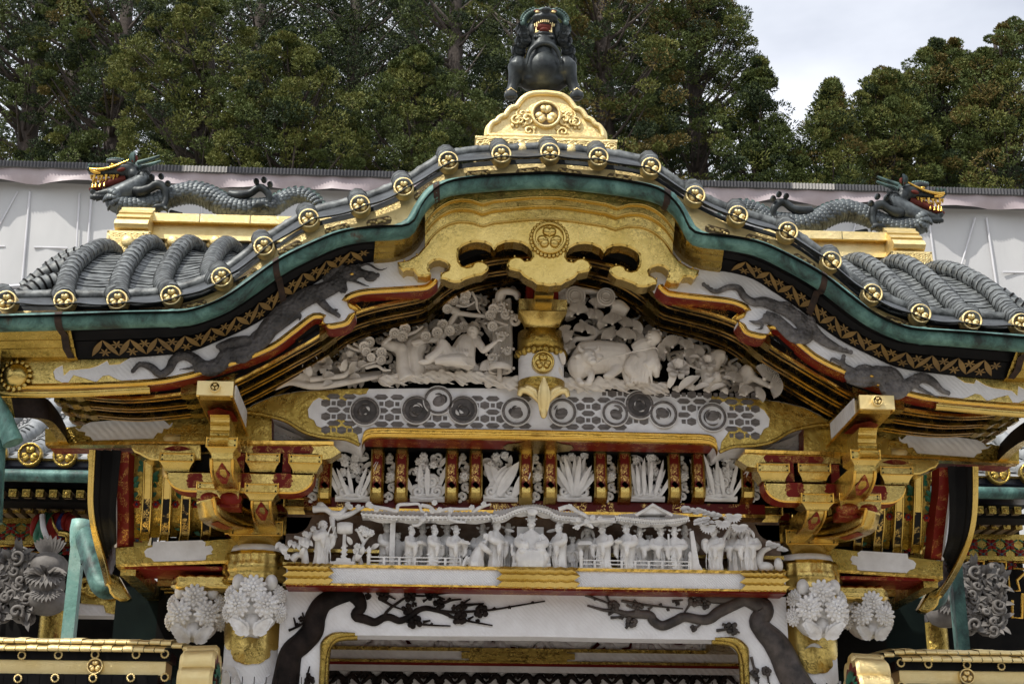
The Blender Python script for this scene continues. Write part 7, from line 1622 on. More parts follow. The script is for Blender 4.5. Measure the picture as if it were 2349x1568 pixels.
mb = MB(); mb.ell(N(1000, 235, 0), (190*k_, 150*k_, 160*k_), None, 16, 12); mb.tube([N(1000, 190, 60), N(998, 185, 190)], [130*k_, 105*k_], 14); mb.ell(N(998, 200, 170), (145*k_, 62*k_, 48*k_)); mb.ell(N(1000, 150, 215), (55*k_, 40*k_, 36*k_)); mb.ell(N(985, 375, 120), (105*k_, 100*k_, 36*k_)); mb.ell(N(985, 400, 150), (90*k_, 40*k_, 30*k_))
for s_ in (-1, 1): mb.ell(N(1000+s_*130, 300, 60), (60*k_, 80*k_, 110*k_)); mb.ell(N(1000+s_*34, 150, 240), (20*k_, 16*k_, 16*k_)); mb.ell(N(1000+s_*100, 225, 150), (36*k_, 40*k_, 24*k_))
fuse(mb.build('head', G['bronze'], LI), .0065, 1)
mb = MB(); mb.ell(N(985, 290, 130), (98*k_, 62*k_, 62*k_), None, 14, 10); mb.ell(N(988, 338, 180), (52*k_, 40*k_, 28*k_)); 
for s_ in (-1, 1): mb.ell(N(1000+s_*215, 270, 20), (46*k_, 22*k_, 70*k_), Matrix.Rotation(s_*.35, 3, 'Y')); mb.ell(N(1000+s_*78, 135, 176), (46*k_, 20*k_, 18*k_))
mb.build('red_mouth_and_ears', G['mouth'], LI)
mb = MB()
for j in range(11):
    u = -1+2*j/10; mb.tube([N(992+u*100, 238+18*u*u, 195-50*u*u), N(992+u*98, 262+22*u*u+(22 if abs(abs(u)-.8) < .15 else 0), 200-50*u*u)], [12*k_, 7*k_], 7)
for s_ in (-1, 1): mb.tube([N(985+s_*78, 350, 150), N(985+s_*80, 300, 160)], [16*k_, 7*k_], 7); mb.ell(N(1000+s_*84, 152, 190), (26*k_, 16*k_, 15*k_)); mb.ell(N(985+s_*62, 345, 165), 12*k_)
for s_, fx in ((-1, 640), (1, 1335)): mb.tube([N(fx-60, 965, 120), N(fx, 940, 165), N(fx+60, 960, 120)], 8*k_, 6)
mb.build('gilt_teeth_eyes_and_anklets', G['gold_pale'], LI)
mb = MB()
for s_ in (-1, 1):
    for j in range(8): a = .25+j*.19; c = N(1000+s_*(60+165*math.sin(a)), 205-110*math.cos(a), 100-40*math.sin(a)); mb.ell(c, (44*k_, 56*k_, 34*k_), Matrix.Rotation(s_*a, 3, 'Y')); mb.ell(c+Vector((s_*.012, -.02, .012)), (16*k_, 16*k_, 14*k_))
    mb.leaf(N(1000+s_*165, 190, 20), (s_*.9, -.15, -.75), (0, -1, .3), 150*k_, 62*k_, 0, .15, 6, .1)
    for j in range(3): mb.ell(N(1000+s_*(30+45*j), 100, 120-20*j), (30*k_, 30*k_, 20*k_))
mb.ell(N(1000, 128, 110), (120*k_, 110*k_, 50*k_)); mb.build('brows_and_ears', G['patina'], LI)
mb = MB()
for s_ in (-1, 1):
    for (a, b, d) in ((205, 300, 60), (235, 380, 40), (215, 440, 60), (270, 480, 20), (250, 550, 20), (195, 350, 90), (180, 420, 90), (225, 240, 10), (285, 560, -20), (230, 500, 40)):
        c = N(990+s_*(a+14), b, d); mb.ell(c, (60*k_, 56*k_, 60*k_), None, 10, 8)
        for r in (46, 32, 16): mb.lathe([(r*k_, .0), ((r+5)*k_, -.008), ((r+8)*k_, .004)], c+Vector((0, -52*k_, 0)), 'y', 12)
for j in range(9): u = -1+j/4; mb.tube(cr([N(985+u*70, 385, 160), N(985+u*95, 415, 185), N(985+u*105, 425+20*(1-abs(u)), 175)], 4), [16*k_, 20*k_, 6*k_], 7)
mb.build('mane_and_beard', G['bronze'], LI)
# ---------------------------------------------------------------- hall behind the gate, sheeted scaffold, pipes, fences
yH_ = 4.0
def S_(zx, zy, Y, f=ZS): return P(*f(zx, zy), Y)
HALL = thing('shrine_hall', (0, 6, GROUND), 'long tiled shrine hall with dark bracketed eaves behind the gate', 'hall')
def full2(mb, name, mats, par=None):    # one mesh for each side of the hall
    return both(mb, name, mats, par or HALL)
ye = 3.3; ze = S_(220, 450, ye).z; xl_, xr_ = S_(-500, 450, ye).x, S_(900, 450, ye).x
mb = MB(); sl_ = .62
NR = int((xr_-xl_)/abs(S_(420, 450, ye).x-S_(220, 450, ye).x)); NR = max(3, NR)
for k in range(NR+1):
    x = xl_+(xr_-xl_)*k/NR
    mb.tube([(x, ye, ze+.02), (x+.02, ye+.8, ze+.02+.8*sl_*.8), (x+.03, ye+2.6, ze+.02+2.6*sl_)], .075, 8, 0)
    for j in range(26): t = j/25; mb.lathe([(.076, 0), (.083, .004), (.076, .03)], (x+.03*t, ye+2.6*t, ze+.02+2.6*sl_*t*(1-.2*math.sin(t*3.14))), 'y', 8, 0)
for j in range(24):
    t0, t1 = j/24, (j+1)/24; f_ = lambda t: (ye+2.6*t, ze-.02+2.6*sl_*t*(1-.2*math.sin(t*3.14)))
    (a, b), (c, d) = f_(t0), f_(t1); mb.grid([[(xl_, a, b+.018), (xr_, a, b+.018)], [(xl_, c, d), (xr_, c, d)]], 0, sm=False)
hr = full2(mb, 'roof', G['grey_tile'])
e2 = MB(); crest(e2, .095, 0); END1 = None
for k in range(NR+1):
    x = xl_+(xr_-xl_)*k/NR
    for s_ in (-1, 1):
        loc = Vector((x*(-s_), ye-.03, ze+.02))
        if END1 is None: END1 = e2.build('end_tile', [G['gold_dark'], G['brown']]); END1.location = loc; attach(END1, hr[0] if s_ < 0 else hr[1])
        else: copy_at(END1, loc, hr[0] if -s_ > 0 else hr[1])
mb = MB(); z = lambda zy, Y=ye+.05: S_(300, zy, Y).z
mb.bx(xl_, xr_, ye+.06, ye+.5, z(505), z(468), 0); mb.bx(xl_, xr_, ye+.02, ye+.5, z(470), z(458), 1); mb.bx(xl_, xr_, ye+.10, ye+.5, z(560), z(506), 0); full2(mb, 'eave_board', [basic('blue_black_lacquer', (.012, .014, .028), (.03, .034, .06), .35, 0, 4, bst=.1), G['gold_dark']])
mb = MB(); zg = (z(565)+z(645))/2; q = [Vector((xl_, ye-.12, zg)), Vector((xr_, ye-.12, zg))]; mb.tube(q, (z(565)-z(645))/2, 10, 0); full2(mb, 'gutter', G['verd'])
for row, (zy, Y, n, x0) in enumerate(((688, 3.45, 90.5, -1), (794, 3.95, 87.5, -1))):
    c0 = S_(90 if row == 0 else 30, zy, Y); c1 = S_(540 if row == 0 else 550, zy, Y); step = (c1.x-c0.x)/(5 if row == 0 else 6); sz = step*.27
    mb = MB(); mb.box((0, .5, 0), (sz, .5, sz), None, 1); mb.box((0, -.01, 0), (sz*1.05, .02, sz*1.05), None, 0); mb.lathe([(0, -.045), (sz*.5, -.04), (sz*.6, -.03)], (0, 0, 0), 'y', 12, 0)
    pr_ = None
    for k in range(-3, 11):
        for s_ in (1, -1):
            loc = Vector((s_*(c0.x+step*k), Y, c0.z))
            if pr_ is None: pr_ = mb.build('rafter_end', [G['gold_dark'], G['brown']]); pr_.location = loc; attach(pr_, HALL)
            else: copy_at(pr_, loc, HALL)
mb = MB(); mb.bx(xl_, xr_, 3.5, 3.75, z(735, 3.5)-.01, z(735, 3.5)+.03); mb.bx(xl_, xr_, 3.75, 5, z(600, 3.75), z(600, 3.75)+.03); mb.bx(xl_, xr_, 4.3, 4.5, GROUND, z(600, 4.3)); full2(mb, 'wall', G['blackmatte'])
mb = MB(); Y = 4.15; zt_, zb0 = S_(100, 850, Y).z, S_(100, 1005, Y).z; mb.bx(xl_, xr_, Y, Y+.1, zb0, zt_, 0); mb.bx(xl_, xr_, Y-.03, Y+.1, zb0-.04, zb0, 4)
step = .16
for k in range(int((xr_-xl_)/step)):
    for r_ in range(3):
        c = Vector((xl_+k*step+(step/2 if r_ % 2 else 0), Y-.004, zt_-.09-r_*.085))
        for j in range(4): mb.ell(c+Vector((.028*math.cos(j*1.571+.785), 0, .028*math.sin(j*1.571+.785))), (.026, .006, .026), None, 6, 4, 1)
        mb.ell(c, (.014, .008, .014), None, 6, 4, 3); 
        for j in range(2): mb.tube([c+Vector((-.07, 0, -.042 if j else .042)), c+Vector((.07, 0, .042 if j else -.042))], .007, 4, 2)
full2(mb, 'painted_frieze', [G['gold_dark'], G['redpaint'], G['green'], G['blue'], G['gold_dark']])
mb = MB()                               # painted bracket head, striped green and red
Y = 3.9; C_ = lambda a, b, d=0: S_(a, b, Y-d)
for k, (a, b, r, m_) in enumerate(((250, 900, 60, 1), (285, 920, 80, 0), (315, 930, 86, 0), (345, 930, 84, 1), (375, 920, 80, 1), (410, 900, 64, 2), (440, 880, 50, 1), (470, 890, 44, 1))): c = C_(a, b, .1); mb.ell(c, (r*.00125*.6, .12, r*.0017), Matrix.Rotation(.25, 3, 'Y'), 10, 8, m_)
mb.tube(cr([C_(282, 830, .22), C_(290, 920, .25), C_(325, 1010, .22)], 5), .022, 6, 3); mb.tube(cr([C_(350, 840, .22), C_(360, 900, .24), C_(390, 950, .22)], 5), .012, 6, 4); mb.tube(cr([C_(400, 950, .2), C_(450, 960, .22), C_(460, 1000, .2)], 5), .03, 6, 4); full2(mb, 'painted_bracket_head', [G['green'], G['redpaint'], G['blue'], G['white'], G['gold']])
mb = MB(); Y = 4.1                      # gilt fretwork on black
def fr(pts, w=.012): mb.tube([S_(a, b, Y) for a, b in pts], w, 5, 0)
for x0 in (-340, -160, 0, 165):
    fr([(x0, 1035), (x0+130, 1035), (x0+130, 1080), (x0, 1080), (x0, 1035)])
for x0 in (-300, -60, 60): fr([(x0, 1100), (x0+60, 1160), (x0+40, 1230), (x0+110, 1240), (x0+130, 1100), (x0+180, 1110), (x0+170, 1180)], .014); fr([(x0+20, 1250), (x0+20, 1420), (x0+90, 1420), (x0+90, 1300)], .014)
full2(mb, 'gilt_fretwork', G['gold_smooth'])
mb = MB(); rn = random.Random(31); Y = 3.6   # white carvings: a shaggy elephant-like nosing and clouds
def cv(a, b, d=0): return S_(a, b, Y-d)
mb.ell(cv(310, 1400, .1), (.16, .16, .12), None, 12, 8); mb.ell(cv(315, 1300, .12), (.14, .16, .12), None, 12, 8); mb.ell(cv(320, 1180, .1), (.16, .15, .12), None, 12, 8)
for k in range(46):
    g_ = -math.pi+k*math.pi/15; l = k//16; c = cv(320, 1190+l*60, .2); mb.leaf(c, (math.cos(g_), -.4, .5*math.sin(g_)-.3), (0, -1, .5), .19-.02*l, .025, 0, .1, 4)
for k in range(9): mb.leaf(cv(330, 1110, .1), ((k-4)*.28, -.2, 1), (0, -1, 0), .17, .03, 0, .1, 4)
for k in range(110): a, b = rn.uniform(-80, 215), rn.uniform(1080, 1520); spiral(mb, cv(a, b, rn.uniform(0, .22)), rn.uniform(.03, .07), 1.2, .014, rn.choice((-1, 1)), rn.random()*6); mb.ell(cv(a, b, 0), (.07, .05, .05), None, 8, 6); mb.leaf(cv(a, b, .15), (rn.uniform(-1, 1), -.3, rn.uniform(-1, 1)), (0, -1, .2), .12, .022, 0, .2, 4)
full2(mb, 'white_carving', G['carveshaded'])
mb = MB(); a, b = S_(225, 1500, 3.7), S_(415, 1500, 3.7); mb.lathe([((b.x-a.x)/2, GROUND), ((b.x-a.x)/2, S_(300, 1450, 3.7).z)], ((a.x+b.x)/2, 3.9, 0), 'z', 24, 0); full2(mb, 'pillar', G['gold_dark'])
mb = MB(); Y = 3.9; mb.bx(S_(420, 1300, Y).x, S_(1000, 1300, Y).x, Y, Y+.2, S_(600, 1500, Y).z, S_(600, 1420, Y).z, 1); e = [S_(a, b, Y-.01) for a, b in ((540, 1270), (780, 1260), (780, 1495), (705, 1480), (690, 1430), (540, 1420))]; mb.prism(e, Y+.1, 0); 
for k in range(4): spiral(mb, S_(570+60*k, 1310+20*(k % 2), Y-.02), .07, 1, .03, 1, k); mb.m[-1] = 1
full2(mb, 'white_beam', [G['gold_dark'], G['whitedim']])
# scaffold building wrapped in white sheeting
yW = 17.0; W0 = lambda px, py: P(px, py, yW)
zT = (W0(0, 398).z+W0(2349, 441).z)/2; zV = (W0(0, 440).z+W0(2349, 482).z)/2; zR = (W0(0, 411).z+W0(2349, 454).z)/2; xa, xb = W0(-500, 420).x, W0(2900, 420).x
SH = thing('scaffold_shelter', (0, yW, GROUND), 'long scaffold shelter wrapped in white sheeting behind the gate roof', 'building')
m, n_, b_ = newmat('white_mesh_sheeting'); n_.links.new(ramp(n_, noise(n_, .5, 4, .5), [(.3, (.47, .47, .47)), (.7, (.56, .56, .55))]), b_.inputs['Base Color']); b_.inputs['Roughness'].default_value = .6; bump(n_, b_, noise(n_, 1.4, 3, .5, 0, scl=(1, 1, .25)), .35, .08)
mb = MB(); nx = 120; rows = []
for t in np.linspace(0, 1, 14): rows.append([Vector((xa+(xb-xa)*i/nx, yW+.03*math.sin(i*1.7)*math.sin(t*9)+.02*math.sin(i*.55+t*3), zV+.1-(zV-GROUND+.1)*t)) for i in range(nx+1)])
mb.grid(rows[::-1]); mb.build('sheeting', m, SH)
mb = MB(); rows = []
for t in np.linspace(0, 1, 6): rows.append([Vector((xa+(xb-xa)*i/nx, yW-.28-.10*t*math.sin(i*.9)*t+.02*math.sin(i*2.3), zR-(zR-zV)*t+.03*t*math.sin(i*.8+1))) for i in range(nx+1)])
mb.grid(rows[::-1]); mb.build('valance', basic('mauve_grey_tarpaulin', (.33, .27, .28), (.43, .37, .38), .5, 0, 1.2, bst=.3, bsc=4, bd=.03), SH)
mb = MB(); N_ = 900
rows = [[Vector((xa+(xb-xa)*i/N_, yW-.36+(.03 if i % 2 else 0), z_)) for i in range(N_+1)] for z_ in (zR, zT)]; mb.grid(rows, 0, sm=False); mb.grid([rows[1], [Vector((p.x, yW+8, p.z+.3)) for p in rows[1]]], 0)
for f_ in mb.f[:N_]: pass
for i in range(N_):
    if (i//26) % 7 == 2: mb.m[i] = 1
mb.build('corrugated_edge', [basic('dark_corrugated_sheet', (.035, .035, .04), (.07, .07, .075), .5, 0, 1, bst=0), basic('clear_corrugated_sheet', (.30, .29, .27), (.38, .36, .34), .5, 0, 1, bst=0)], SH)
mb = MB(); rn = random.Random(2)
for k in range(-2, 26):
    x = xa+(xb-xa)*k/25
    mb.tube([(x, yW-.03, zV-.1), (x+.1, yW-.03, zV-3.0)], .022, 6); mb.tube([(x+.9, yW-.03, zV-.1), (x+(.2 if k % 2 else 1.0), yW-.03, zV-2.0)], .018, 6)
    mb.tube([(x+.2, yW-.03, zV-1.2), (x+.8, yW-.03, zV-1.2)], .018, 6)
for zz_ in (2.1, 2.35, 3.9): mb.tube([(xa, yW-.035, zV-zz_), (xb, yW-.035, zV-zz_)], .026, 6)
mb.build('scaffold_pipes', basic('white_covered_pipe', (.56, .56, .58), (.64, .64, .66), .6, 0, 2, bst=0), SH)
# lower flat roof edge with a rail at both far sides
mb = MB(); a, b = P(-60, 662, 9), P(62, 656, 9); mb.tube([a, b], .035, 6, 1); mb.tube([a-Vector((0, 0, .08)), b-Vector((0, 0, .08))], .03, 6, 1); mb.bx(a.x, b.x, 9.0, 9.4, a.z-.5, a.z-.12, 0); tag(mb.build('low_parapet', [G['tiledark'], basic('steel_rail', (.4, .4, .42), (.5, .5, .52), .4, .6, 5, bst=0)]), 'dark parapet with steel rail behind the left roof edge', 'parapet')
# downpipes
def pipe(mirror, lab):
    mb = MB(); Y = 1.0; F = (lambda m_: flip(m_)) if mirror else (lambda m_: m_)
    tp, bt = S_(530, 950, Y), S_(462, 1600, Y); bt = Vector((tp.x, Y, GROUND)); w = .04
    mb.bx(tp.x-w*.9, tp.x+w*.9, Y-w, Y+w, GROUND, tp.z-.02, 0); root = thing('downpipe', (bt.x*(-1 if mirror else 1), Y, GROUND), lab, 'pipe', 'green copper downpipes')
    F(mb).build('shaft', G['verdsunlit'] if not mirror else G['verd'], root)
    mb = MB(); mb.lathe([(.0, .10), (w*1.35, .10), (w*1.5, .04), (w*1.3, -.04), (w*1.0, -.09)], (tp.x, Y, tp.z-.02), 'z', 16, 0); F(mb).build('hopper', G['verdsunlit'] if not mirror else G['verd'], root)
    mb = MB(); mb.tube(cr([S_(560, 960, Y), S_(590, 1060, Y-.1), S_(640, 1220, Y-.2), S_(690, 1320, Y-.25), S_(790, 1310, Y-.25)], 5), .06, 12, 0)
    for (a, b, d) in ((612, 1140, .14), (655, 1250, .2)): mb.lathe([(.064, -.02), (.07, 0), (.064, .02)], S_(a, b, Y-d), 'z', 14, 0)
    F(mb).build('sloping_pipe', G['verd'], root)
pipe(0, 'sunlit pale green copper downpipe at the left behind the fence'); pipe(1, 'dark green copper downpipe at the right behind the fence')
mb = MB(); mb.tube(cr([P(-45, 880, -1.1), P(0, 940, -1.1), P(24, 1000, -1.1), P(30, 1016, -1.1)], 5), [.04, .04, .048, .05], 14, 0); mb.tube([P(-4, 980, -1.06), P(-14, 1200, -1.06)], .04, 12); tag(mb.build('gutter_outlet', G['verd']), 'green copper gutter outlet at the far left edge', 'pipe')
mb = MB(); a = P(268, 1352, .7); b = P(400, 1352, .7); mb.bx(a.x, b.x+.3, .7, .76, GROUND, a.z+.02); both(mb, 'side_panel', basic('dark_green_panel', (.003, .007, .0065), (.008, .016, .014), .6, 0, 3, bst=.1), GATE)
# fences
for mirror, lab in ((0, 'sunlit gilt and black roofed fence left of the gate'), (1, 'shaded gilt and black roofed fence right of the gate')):
    F = (lambda m_: flip(m_)) if mirror else (lambda m_: m_); Y = -.30
    V = lambda px, py, Y_=-.30: P(px, py, Y_)
    x0, x1 = V(-700, 1470).x, V(384, 1470).x; zf = lambda py: V(190, py).z; xe = V(445, 1480).x
    FN = thing('roofed_fence', ((x0+x1)/2*(-1 if mirror else 1), Y+.1, GROUND), lab, 'fence')
    mb = MB(); n = 44
    for (za, zb_, ya, yb) in ((zf(1457), zf(1474), .10, -.01), (zf(1475), zf(1493), .03, -.05)):
        for k in range(n):
            a, b = x0+(xe-x0 if ya > .05 else x1-x0)*k/n, x0+(xe-x0 if ya > .05 else x1-x0)*(k+1)/n-.004; rn = random.Random(k+int(za*1e4)); j = rn.uniform(-.004, .004)
            if ya > .05 and b > x1: za2, zb2 = za-(b-x1)*.25, zb_-(b-x1)*.2
            else: za2, zb2 = za, zb_
            rows = [[Vector((x, Y+ya+.25, za2+.02)), Vector((x, Y+ya, za2+j)), Vector((x, Y+yb+.015, (za2+zb2)/2+j)), Vector((x, Y+yb+j, zb2)), Vector((x, Y+yb+.03, zb2-.004))] for x in (a, b)]
            mb.grid(rows[::-1], 0)
    F(mb).build('gilt_capping', G['gold_pale'], FN)
    mb = MB(); mb.bx(x0, x1+.02, Y, Y+.2, zf(1513), zf(1492), 0); mb.bx(x0, x1, Y+.01, Y+.2, zf(1546), zf(1513)-.001, 1); mb.bx(x0, x1-.03, Y-.02, Y+.2, zf(1600), zf(1546), 0)
    for k in range(60): mb.bx(x0+k*.06, x0+k*.06+.002, Y-.0225, Y, zf(1600), zf(1547), 0)
    mb.bx(x0, x1, Y+.02, Y+.2, GROUND, zf(1600)-.001, 1); F(mb).build('panel', [G['black'], G['gold_pale']], FN)
    for px, py in [(-34, 1502), (50, 1502), (134, 1501), (218, 1500), (312, 1500), (398, 1499), (41, 1555), (126, 1554), (213, 1554), (300, 1553), (390, 1552)]:
        if px > 384: px = 378
        mb = MB(); c = V(px, py, Y-.03 if py > 1530 else Y-.008); mb.ell(c+Vector((0, -.006, 0)), (.013, .014, .013), None, 10, 7, 1); 
        for k in range(12): mb.ell(c+Vector((.017*math.cos(k*.524), 0, .017*math.sin(k*.524))), (.0065, .005, .0065), None, 6, 4, 0)
        F(mb).build('stud', [G['gold_pale'], G['black']], FN)
    cm = MB(); crest(cm, .042, 0); cm = cm.build('crest', [G['gold_pale'], G['brown']]); c = V(218, 1527, Y-.01); cm.location = (-c.x if mirror else c.x, c.y, c.z); attach(cm, FN)
    mb = MB(); c = V(468, 1590, Y-.02); r0 = abs(V(468, 1478, Y-.02).z-c.z); xw0, xw1 = V(418, 1540, Y-.02).x, V(497, 1540, Y-.02).x; rows = []
    for k in range(81):
        a = -.3+3.7*k/80; r = r0*(.84+.16*abs(math.sin(a*5.0))**.7); rows.append([Vector((x, c.y+.0-r*q*math.cos(a)*.75, c.z+r*q*math.sin(a))) for x, q in ((xw1-.004, .2), (xw1, .80), (xw1+.006, .94), (xw1-.01, 1.0), (xw0+.02, .97), (xw0, .88), (xw0, .2))])
    for i in range(80):
        for j in range(6): mb.add([rows[i][j], rows[i+1][j], rows[i+1][j+1], rows[i][j+1]], [(0, 1, 2, 3)], 1 if j == 0 else 0, j > 0)
    for k in range(10): a = .3+k*.27; mb.leaf(Vector((xw1+.003, c.y-r0*.3*math.cos(a), c.z+r0*.4*math.sin(a))), (0, -math.cos(a), math.sin(a)), (1, 0, 0), .06, .016, 2, .1, 4)
    F(mb).build('scalloped_end', [G['gold_pale'], G['redplain'], G['green']], FN)
# ---------------------------------------------------------------- trees
def leafmat(name, c1, c2):
    m, n, b = newmat(name); n.links.new(ramp(n, noise(n, 1.6, 4, .6), [(.3, c1), (.7, c2)]), b.inputs['Base Color']); b.inputs['Roughness'].default_value = .65; b.inputs['Specular IOR Level'].default_value = .2; return m
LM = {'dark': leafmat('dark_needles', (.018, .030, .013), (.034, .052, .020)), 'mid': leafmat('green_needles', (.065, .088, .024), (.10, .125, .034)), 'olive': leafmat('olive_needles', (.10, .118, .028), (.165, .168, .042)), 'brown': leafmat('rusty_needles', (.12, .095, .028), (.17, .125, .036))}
BARK = basic('cedar_bark', (.035, .026, .02), (.09, .07, .058), .85, 0, 3, bst=.6, bsc=9, bd=.05, scl=(1, 1, .15)); PALE = basic('pale_dead_wood', (.16, .13, .11), (.28, .24, .21), .85, 0, 3, bst=.4)
def tree(px, hw, top, Y, mix, n, seed, lab, cat='tree', pr=(24, 38), lf=200, shape=.95, pale=0, vis=470, grow=230.):
    rng = np.random.default_rng(seed); rn = random.Random(seed); base = P(px, 500, Y); base = Vector((base.x, Y, GROUND)); kk = abs(P(px, 200, Y).x-P(px+1, 200, Y).x)
    root = thing('conifer_tree', base, lab, cat, 'tall conifers behind the shrine')
    ztop = P(px, max(top+45, -260), Y).z; zt_ = P(px, top, Y).z
    mb = MB(); mb.tube(cr([base, base+Vector((.2, 0, ztop*.5)), Vector((base.x+.1, Y, ztop*.8)), Vector((base.x, Y, ztop))], 6), [.6, .45, .26, .06], 10)
    V_ = []; F_ = []; MI = []; names = ['dark', 'mid', 'olive', 'brown']; off = 0
    n = int(n*(2.1 if hw < 200 and Y < 40 else 2.4))
    for i in range(n):
        y0_ = max(top, -70); y = y0_+(vis-y0_)*rn.random()**1.1
        w = hw*min(1, max(.06, (y-top)/grow)**shape); u = rn.uniform(-1, 1); dp = rn.uniform(-1, 1)*math.sqrt(1-u*u*.8)*hw*kk*.8
        c = P(px+u*w, y, Y+dp*.6-.8); r = rn.uniform(pr[0]*.7, pr[1])*kk*(1-.35*abs(u)**3)*(.55+.45*min(1, max(0, y-top)/110))
        if i % 3 == 0: a0 = Vector((base.x, Y, c.z-1.0-.3*abs(c.x-base.x))); mb.tube(cr([a0, a0.lerp(c, .5)+Vector((0, 0, -.25+rn.uniform(-.3, .3))), c], 4), [.08, .045, .015], 5, 1 if rn.random() < pale else 0)
        m_ = int(lf*1.7*rn.uniform(.8, 1.25)); d = rng.normal(size=(m_, 3)); d /= np.linalg.norm(d, axis=1)[:, None]; d[:, 2] = d[:, 2]*.9+.12
        # tufts: sub-lumps on the puff
        lumps = rng.normal(size=(9, 3)); lumps /= np.linalg.norm(lumps, axis=1)[:, None]; dot = d @ lumps.T; li = dot.argmax(1); rad = r*(.55+.45*np.clip((dot.max(1)-.45)/.5, 0, 1))*rng.uniform(.80, 1.06, m_)
        pos = np.array(c)+d*rad[:, None]*np.array([1.15, 1.0, .78]); ax = d+rng.normal(size=(m_, 3))*.45+np.array([0, 0, .25]); ax /= np.linalg.norm(ax, axis=1)[:, None]
        sd = np.cross(ax, rng.normal(size=(m_, 3))); sd /= np.linalg.norm(sd, axis=1)[:, None]; L_ = rng.uniform(.06, .13, m_)[:, None]; w_ = L_*.20
        V_.append(np.stack([pos-ax*L_*.45, pos+sd*w_, pos+ax*L_*.55, pos-sd*w_], 1).reshape(-1, 3)); idx = np.arange(m_*4).reshape(-1, 4)+off; off += m_*4; F_.append(idx)
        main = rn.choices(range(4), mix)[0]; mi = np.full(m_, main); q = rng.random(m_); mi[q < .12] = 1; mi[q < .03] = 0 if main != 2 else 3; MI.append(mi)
    V_ = np.concatenate(V_); F_ = np.concatenate(F_); MI = np.concatenate(MI); me = bpy.data.meshes.new('crown'); me.vertices.add(len(V_)); me.vertices.foreach_set('co', V_.astype(np.float32).ravel()); me.loops.add(F_.size); me.loops.foreach_set('vertex_index', F_.astype(np.int32).ravel()); me.polygons.add(len(F_)); me.polygons.foreach_set('loop_start', np.arange(0, F_.size, 4, dtype=np.int32)); me.polygons.foreach_set('material_index', MI.astype(np.int32))
    for k in names: me.materials.append(LM[k])
    me.update(calc_edges=True); me.validate(); o = bpy.data.objects.new('crown', me); COL.objects.link(o); attach(o, root); mb.build('trunk', [BARK, PALE], root)
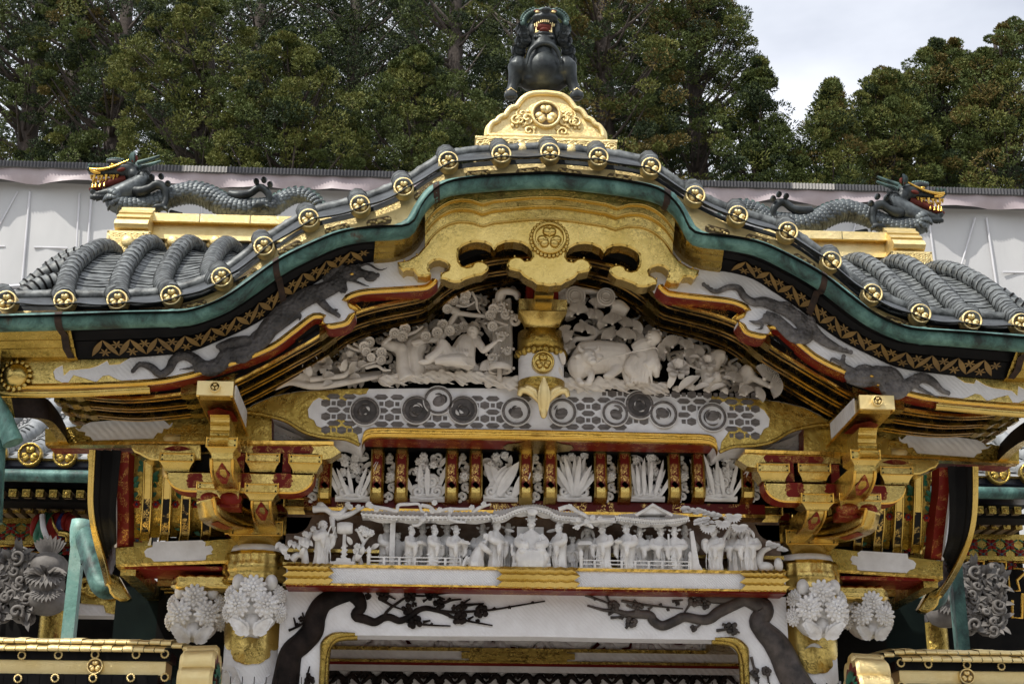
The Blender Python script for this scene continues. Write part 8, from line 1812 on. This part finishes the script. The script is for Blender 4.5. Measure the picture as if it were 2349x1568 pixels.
T_ = [(380, 230, -330, 47, (8, 2, 0, 0), 90, 'deep shaded conifer far back above the left dragon', dict(pr=(30, 50))), (930, 200, -330, 47, (8, 2, 0, 0), 90, 'deep shaded conifer far back left of the guardian beast', dict(pr=(30, 50))), (1120, 150, -330, 48, (8, 3, 0, 0), 70, 'deep shaded conifer far back directly behind the guardian beast', dict(pr=(30, 50))),
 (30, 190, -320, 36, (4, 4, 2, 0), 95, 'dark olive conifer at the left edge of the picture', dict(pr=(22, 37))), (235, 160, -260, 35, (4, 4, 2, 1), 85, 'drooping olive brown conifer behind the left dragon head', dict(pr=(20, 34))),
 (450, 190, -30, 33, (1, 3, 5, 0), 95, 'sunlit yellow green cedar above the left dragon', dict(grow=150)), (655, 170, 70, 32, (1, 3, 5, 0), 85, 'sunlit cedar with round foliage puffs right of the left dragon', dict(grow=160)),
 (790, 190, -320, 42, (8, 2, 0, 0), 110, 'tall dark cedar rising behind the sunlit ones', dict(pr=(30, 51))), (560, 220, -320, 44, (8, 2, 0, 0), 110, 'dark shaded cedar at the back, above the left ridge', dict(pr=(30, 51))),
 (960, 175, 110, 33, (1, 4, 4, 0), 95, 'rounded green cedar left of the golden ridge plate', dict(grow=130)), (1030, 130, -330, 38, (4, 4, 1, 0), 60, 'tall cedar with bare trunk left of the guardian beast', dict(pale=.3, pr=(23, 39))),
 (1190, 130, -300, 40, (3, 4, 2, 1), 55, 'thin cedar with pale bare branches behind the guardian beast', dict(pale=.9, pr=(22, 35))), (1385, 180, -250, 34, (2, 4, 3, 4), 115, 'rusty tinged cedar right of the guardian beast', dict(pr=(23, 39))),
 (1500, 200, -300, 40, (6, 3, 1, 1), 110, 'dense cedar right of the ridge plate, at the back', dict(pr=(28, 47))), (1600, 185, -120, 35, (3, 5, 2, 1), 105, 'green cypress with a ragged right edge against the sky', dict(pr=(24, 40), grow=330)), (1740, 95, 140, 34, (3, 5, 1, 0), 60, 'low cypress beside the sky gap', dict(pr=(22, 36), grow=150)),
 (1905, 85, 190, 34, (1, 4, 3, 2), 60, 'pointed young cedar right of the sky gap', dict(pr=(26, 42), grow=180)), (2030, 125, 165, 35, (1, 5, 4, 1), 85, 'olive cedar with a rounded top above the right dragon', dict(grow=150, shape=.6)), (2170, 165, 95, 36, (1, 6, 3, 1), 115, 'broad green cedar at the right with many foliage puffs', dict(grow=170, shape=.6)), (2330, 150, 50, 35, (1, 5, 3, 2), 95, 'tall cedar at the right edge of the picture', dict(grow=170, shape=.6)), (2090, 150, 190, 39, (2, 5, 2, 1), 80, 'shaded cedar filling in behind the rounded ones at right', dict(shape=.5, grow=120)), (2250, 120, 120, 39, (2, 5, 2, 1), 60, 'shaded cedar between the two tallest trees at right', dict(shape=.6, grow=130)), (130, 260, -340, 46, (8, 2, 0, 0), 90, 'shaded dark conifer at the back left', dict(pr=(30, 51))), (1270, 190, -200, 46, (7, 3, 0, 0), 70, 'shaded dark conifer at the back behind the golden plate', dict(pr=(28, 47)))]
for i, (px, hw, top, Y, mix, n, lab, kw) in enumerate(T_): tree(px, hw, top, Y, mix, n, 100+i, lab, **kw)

def backwood():                         # the shaded depth of the wood behind the single trees
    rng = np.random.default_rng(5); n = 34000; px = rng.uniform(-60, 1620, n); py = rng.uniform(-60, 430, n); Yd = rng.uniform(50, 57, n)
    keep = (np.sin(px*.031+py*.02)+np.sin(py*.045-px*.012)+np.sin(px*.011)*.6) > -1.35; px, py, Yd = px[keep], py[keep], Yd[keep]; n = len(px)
    fw, cr_, cu, cm = (np.array(v) for v in (_fw, CR, CU, CAM)); d = fw*FPX+cr_*(px-1174.5)[:, None]-cu*(py-784)[:, None]; pos = cm+d*((Yd-cm[1])/d[:, 1])[:, None]
    a = rng.normal(size=(n, 3)); a /= np.linalg.norm(a, axis=1)[:, None]; b = np.cross(a, rng.normal(size=(n, 3))); b /= np.linalg.norm(b, axis=1)[:, None]; s_ = rng.uniform(.10, .22, n)[:, None]
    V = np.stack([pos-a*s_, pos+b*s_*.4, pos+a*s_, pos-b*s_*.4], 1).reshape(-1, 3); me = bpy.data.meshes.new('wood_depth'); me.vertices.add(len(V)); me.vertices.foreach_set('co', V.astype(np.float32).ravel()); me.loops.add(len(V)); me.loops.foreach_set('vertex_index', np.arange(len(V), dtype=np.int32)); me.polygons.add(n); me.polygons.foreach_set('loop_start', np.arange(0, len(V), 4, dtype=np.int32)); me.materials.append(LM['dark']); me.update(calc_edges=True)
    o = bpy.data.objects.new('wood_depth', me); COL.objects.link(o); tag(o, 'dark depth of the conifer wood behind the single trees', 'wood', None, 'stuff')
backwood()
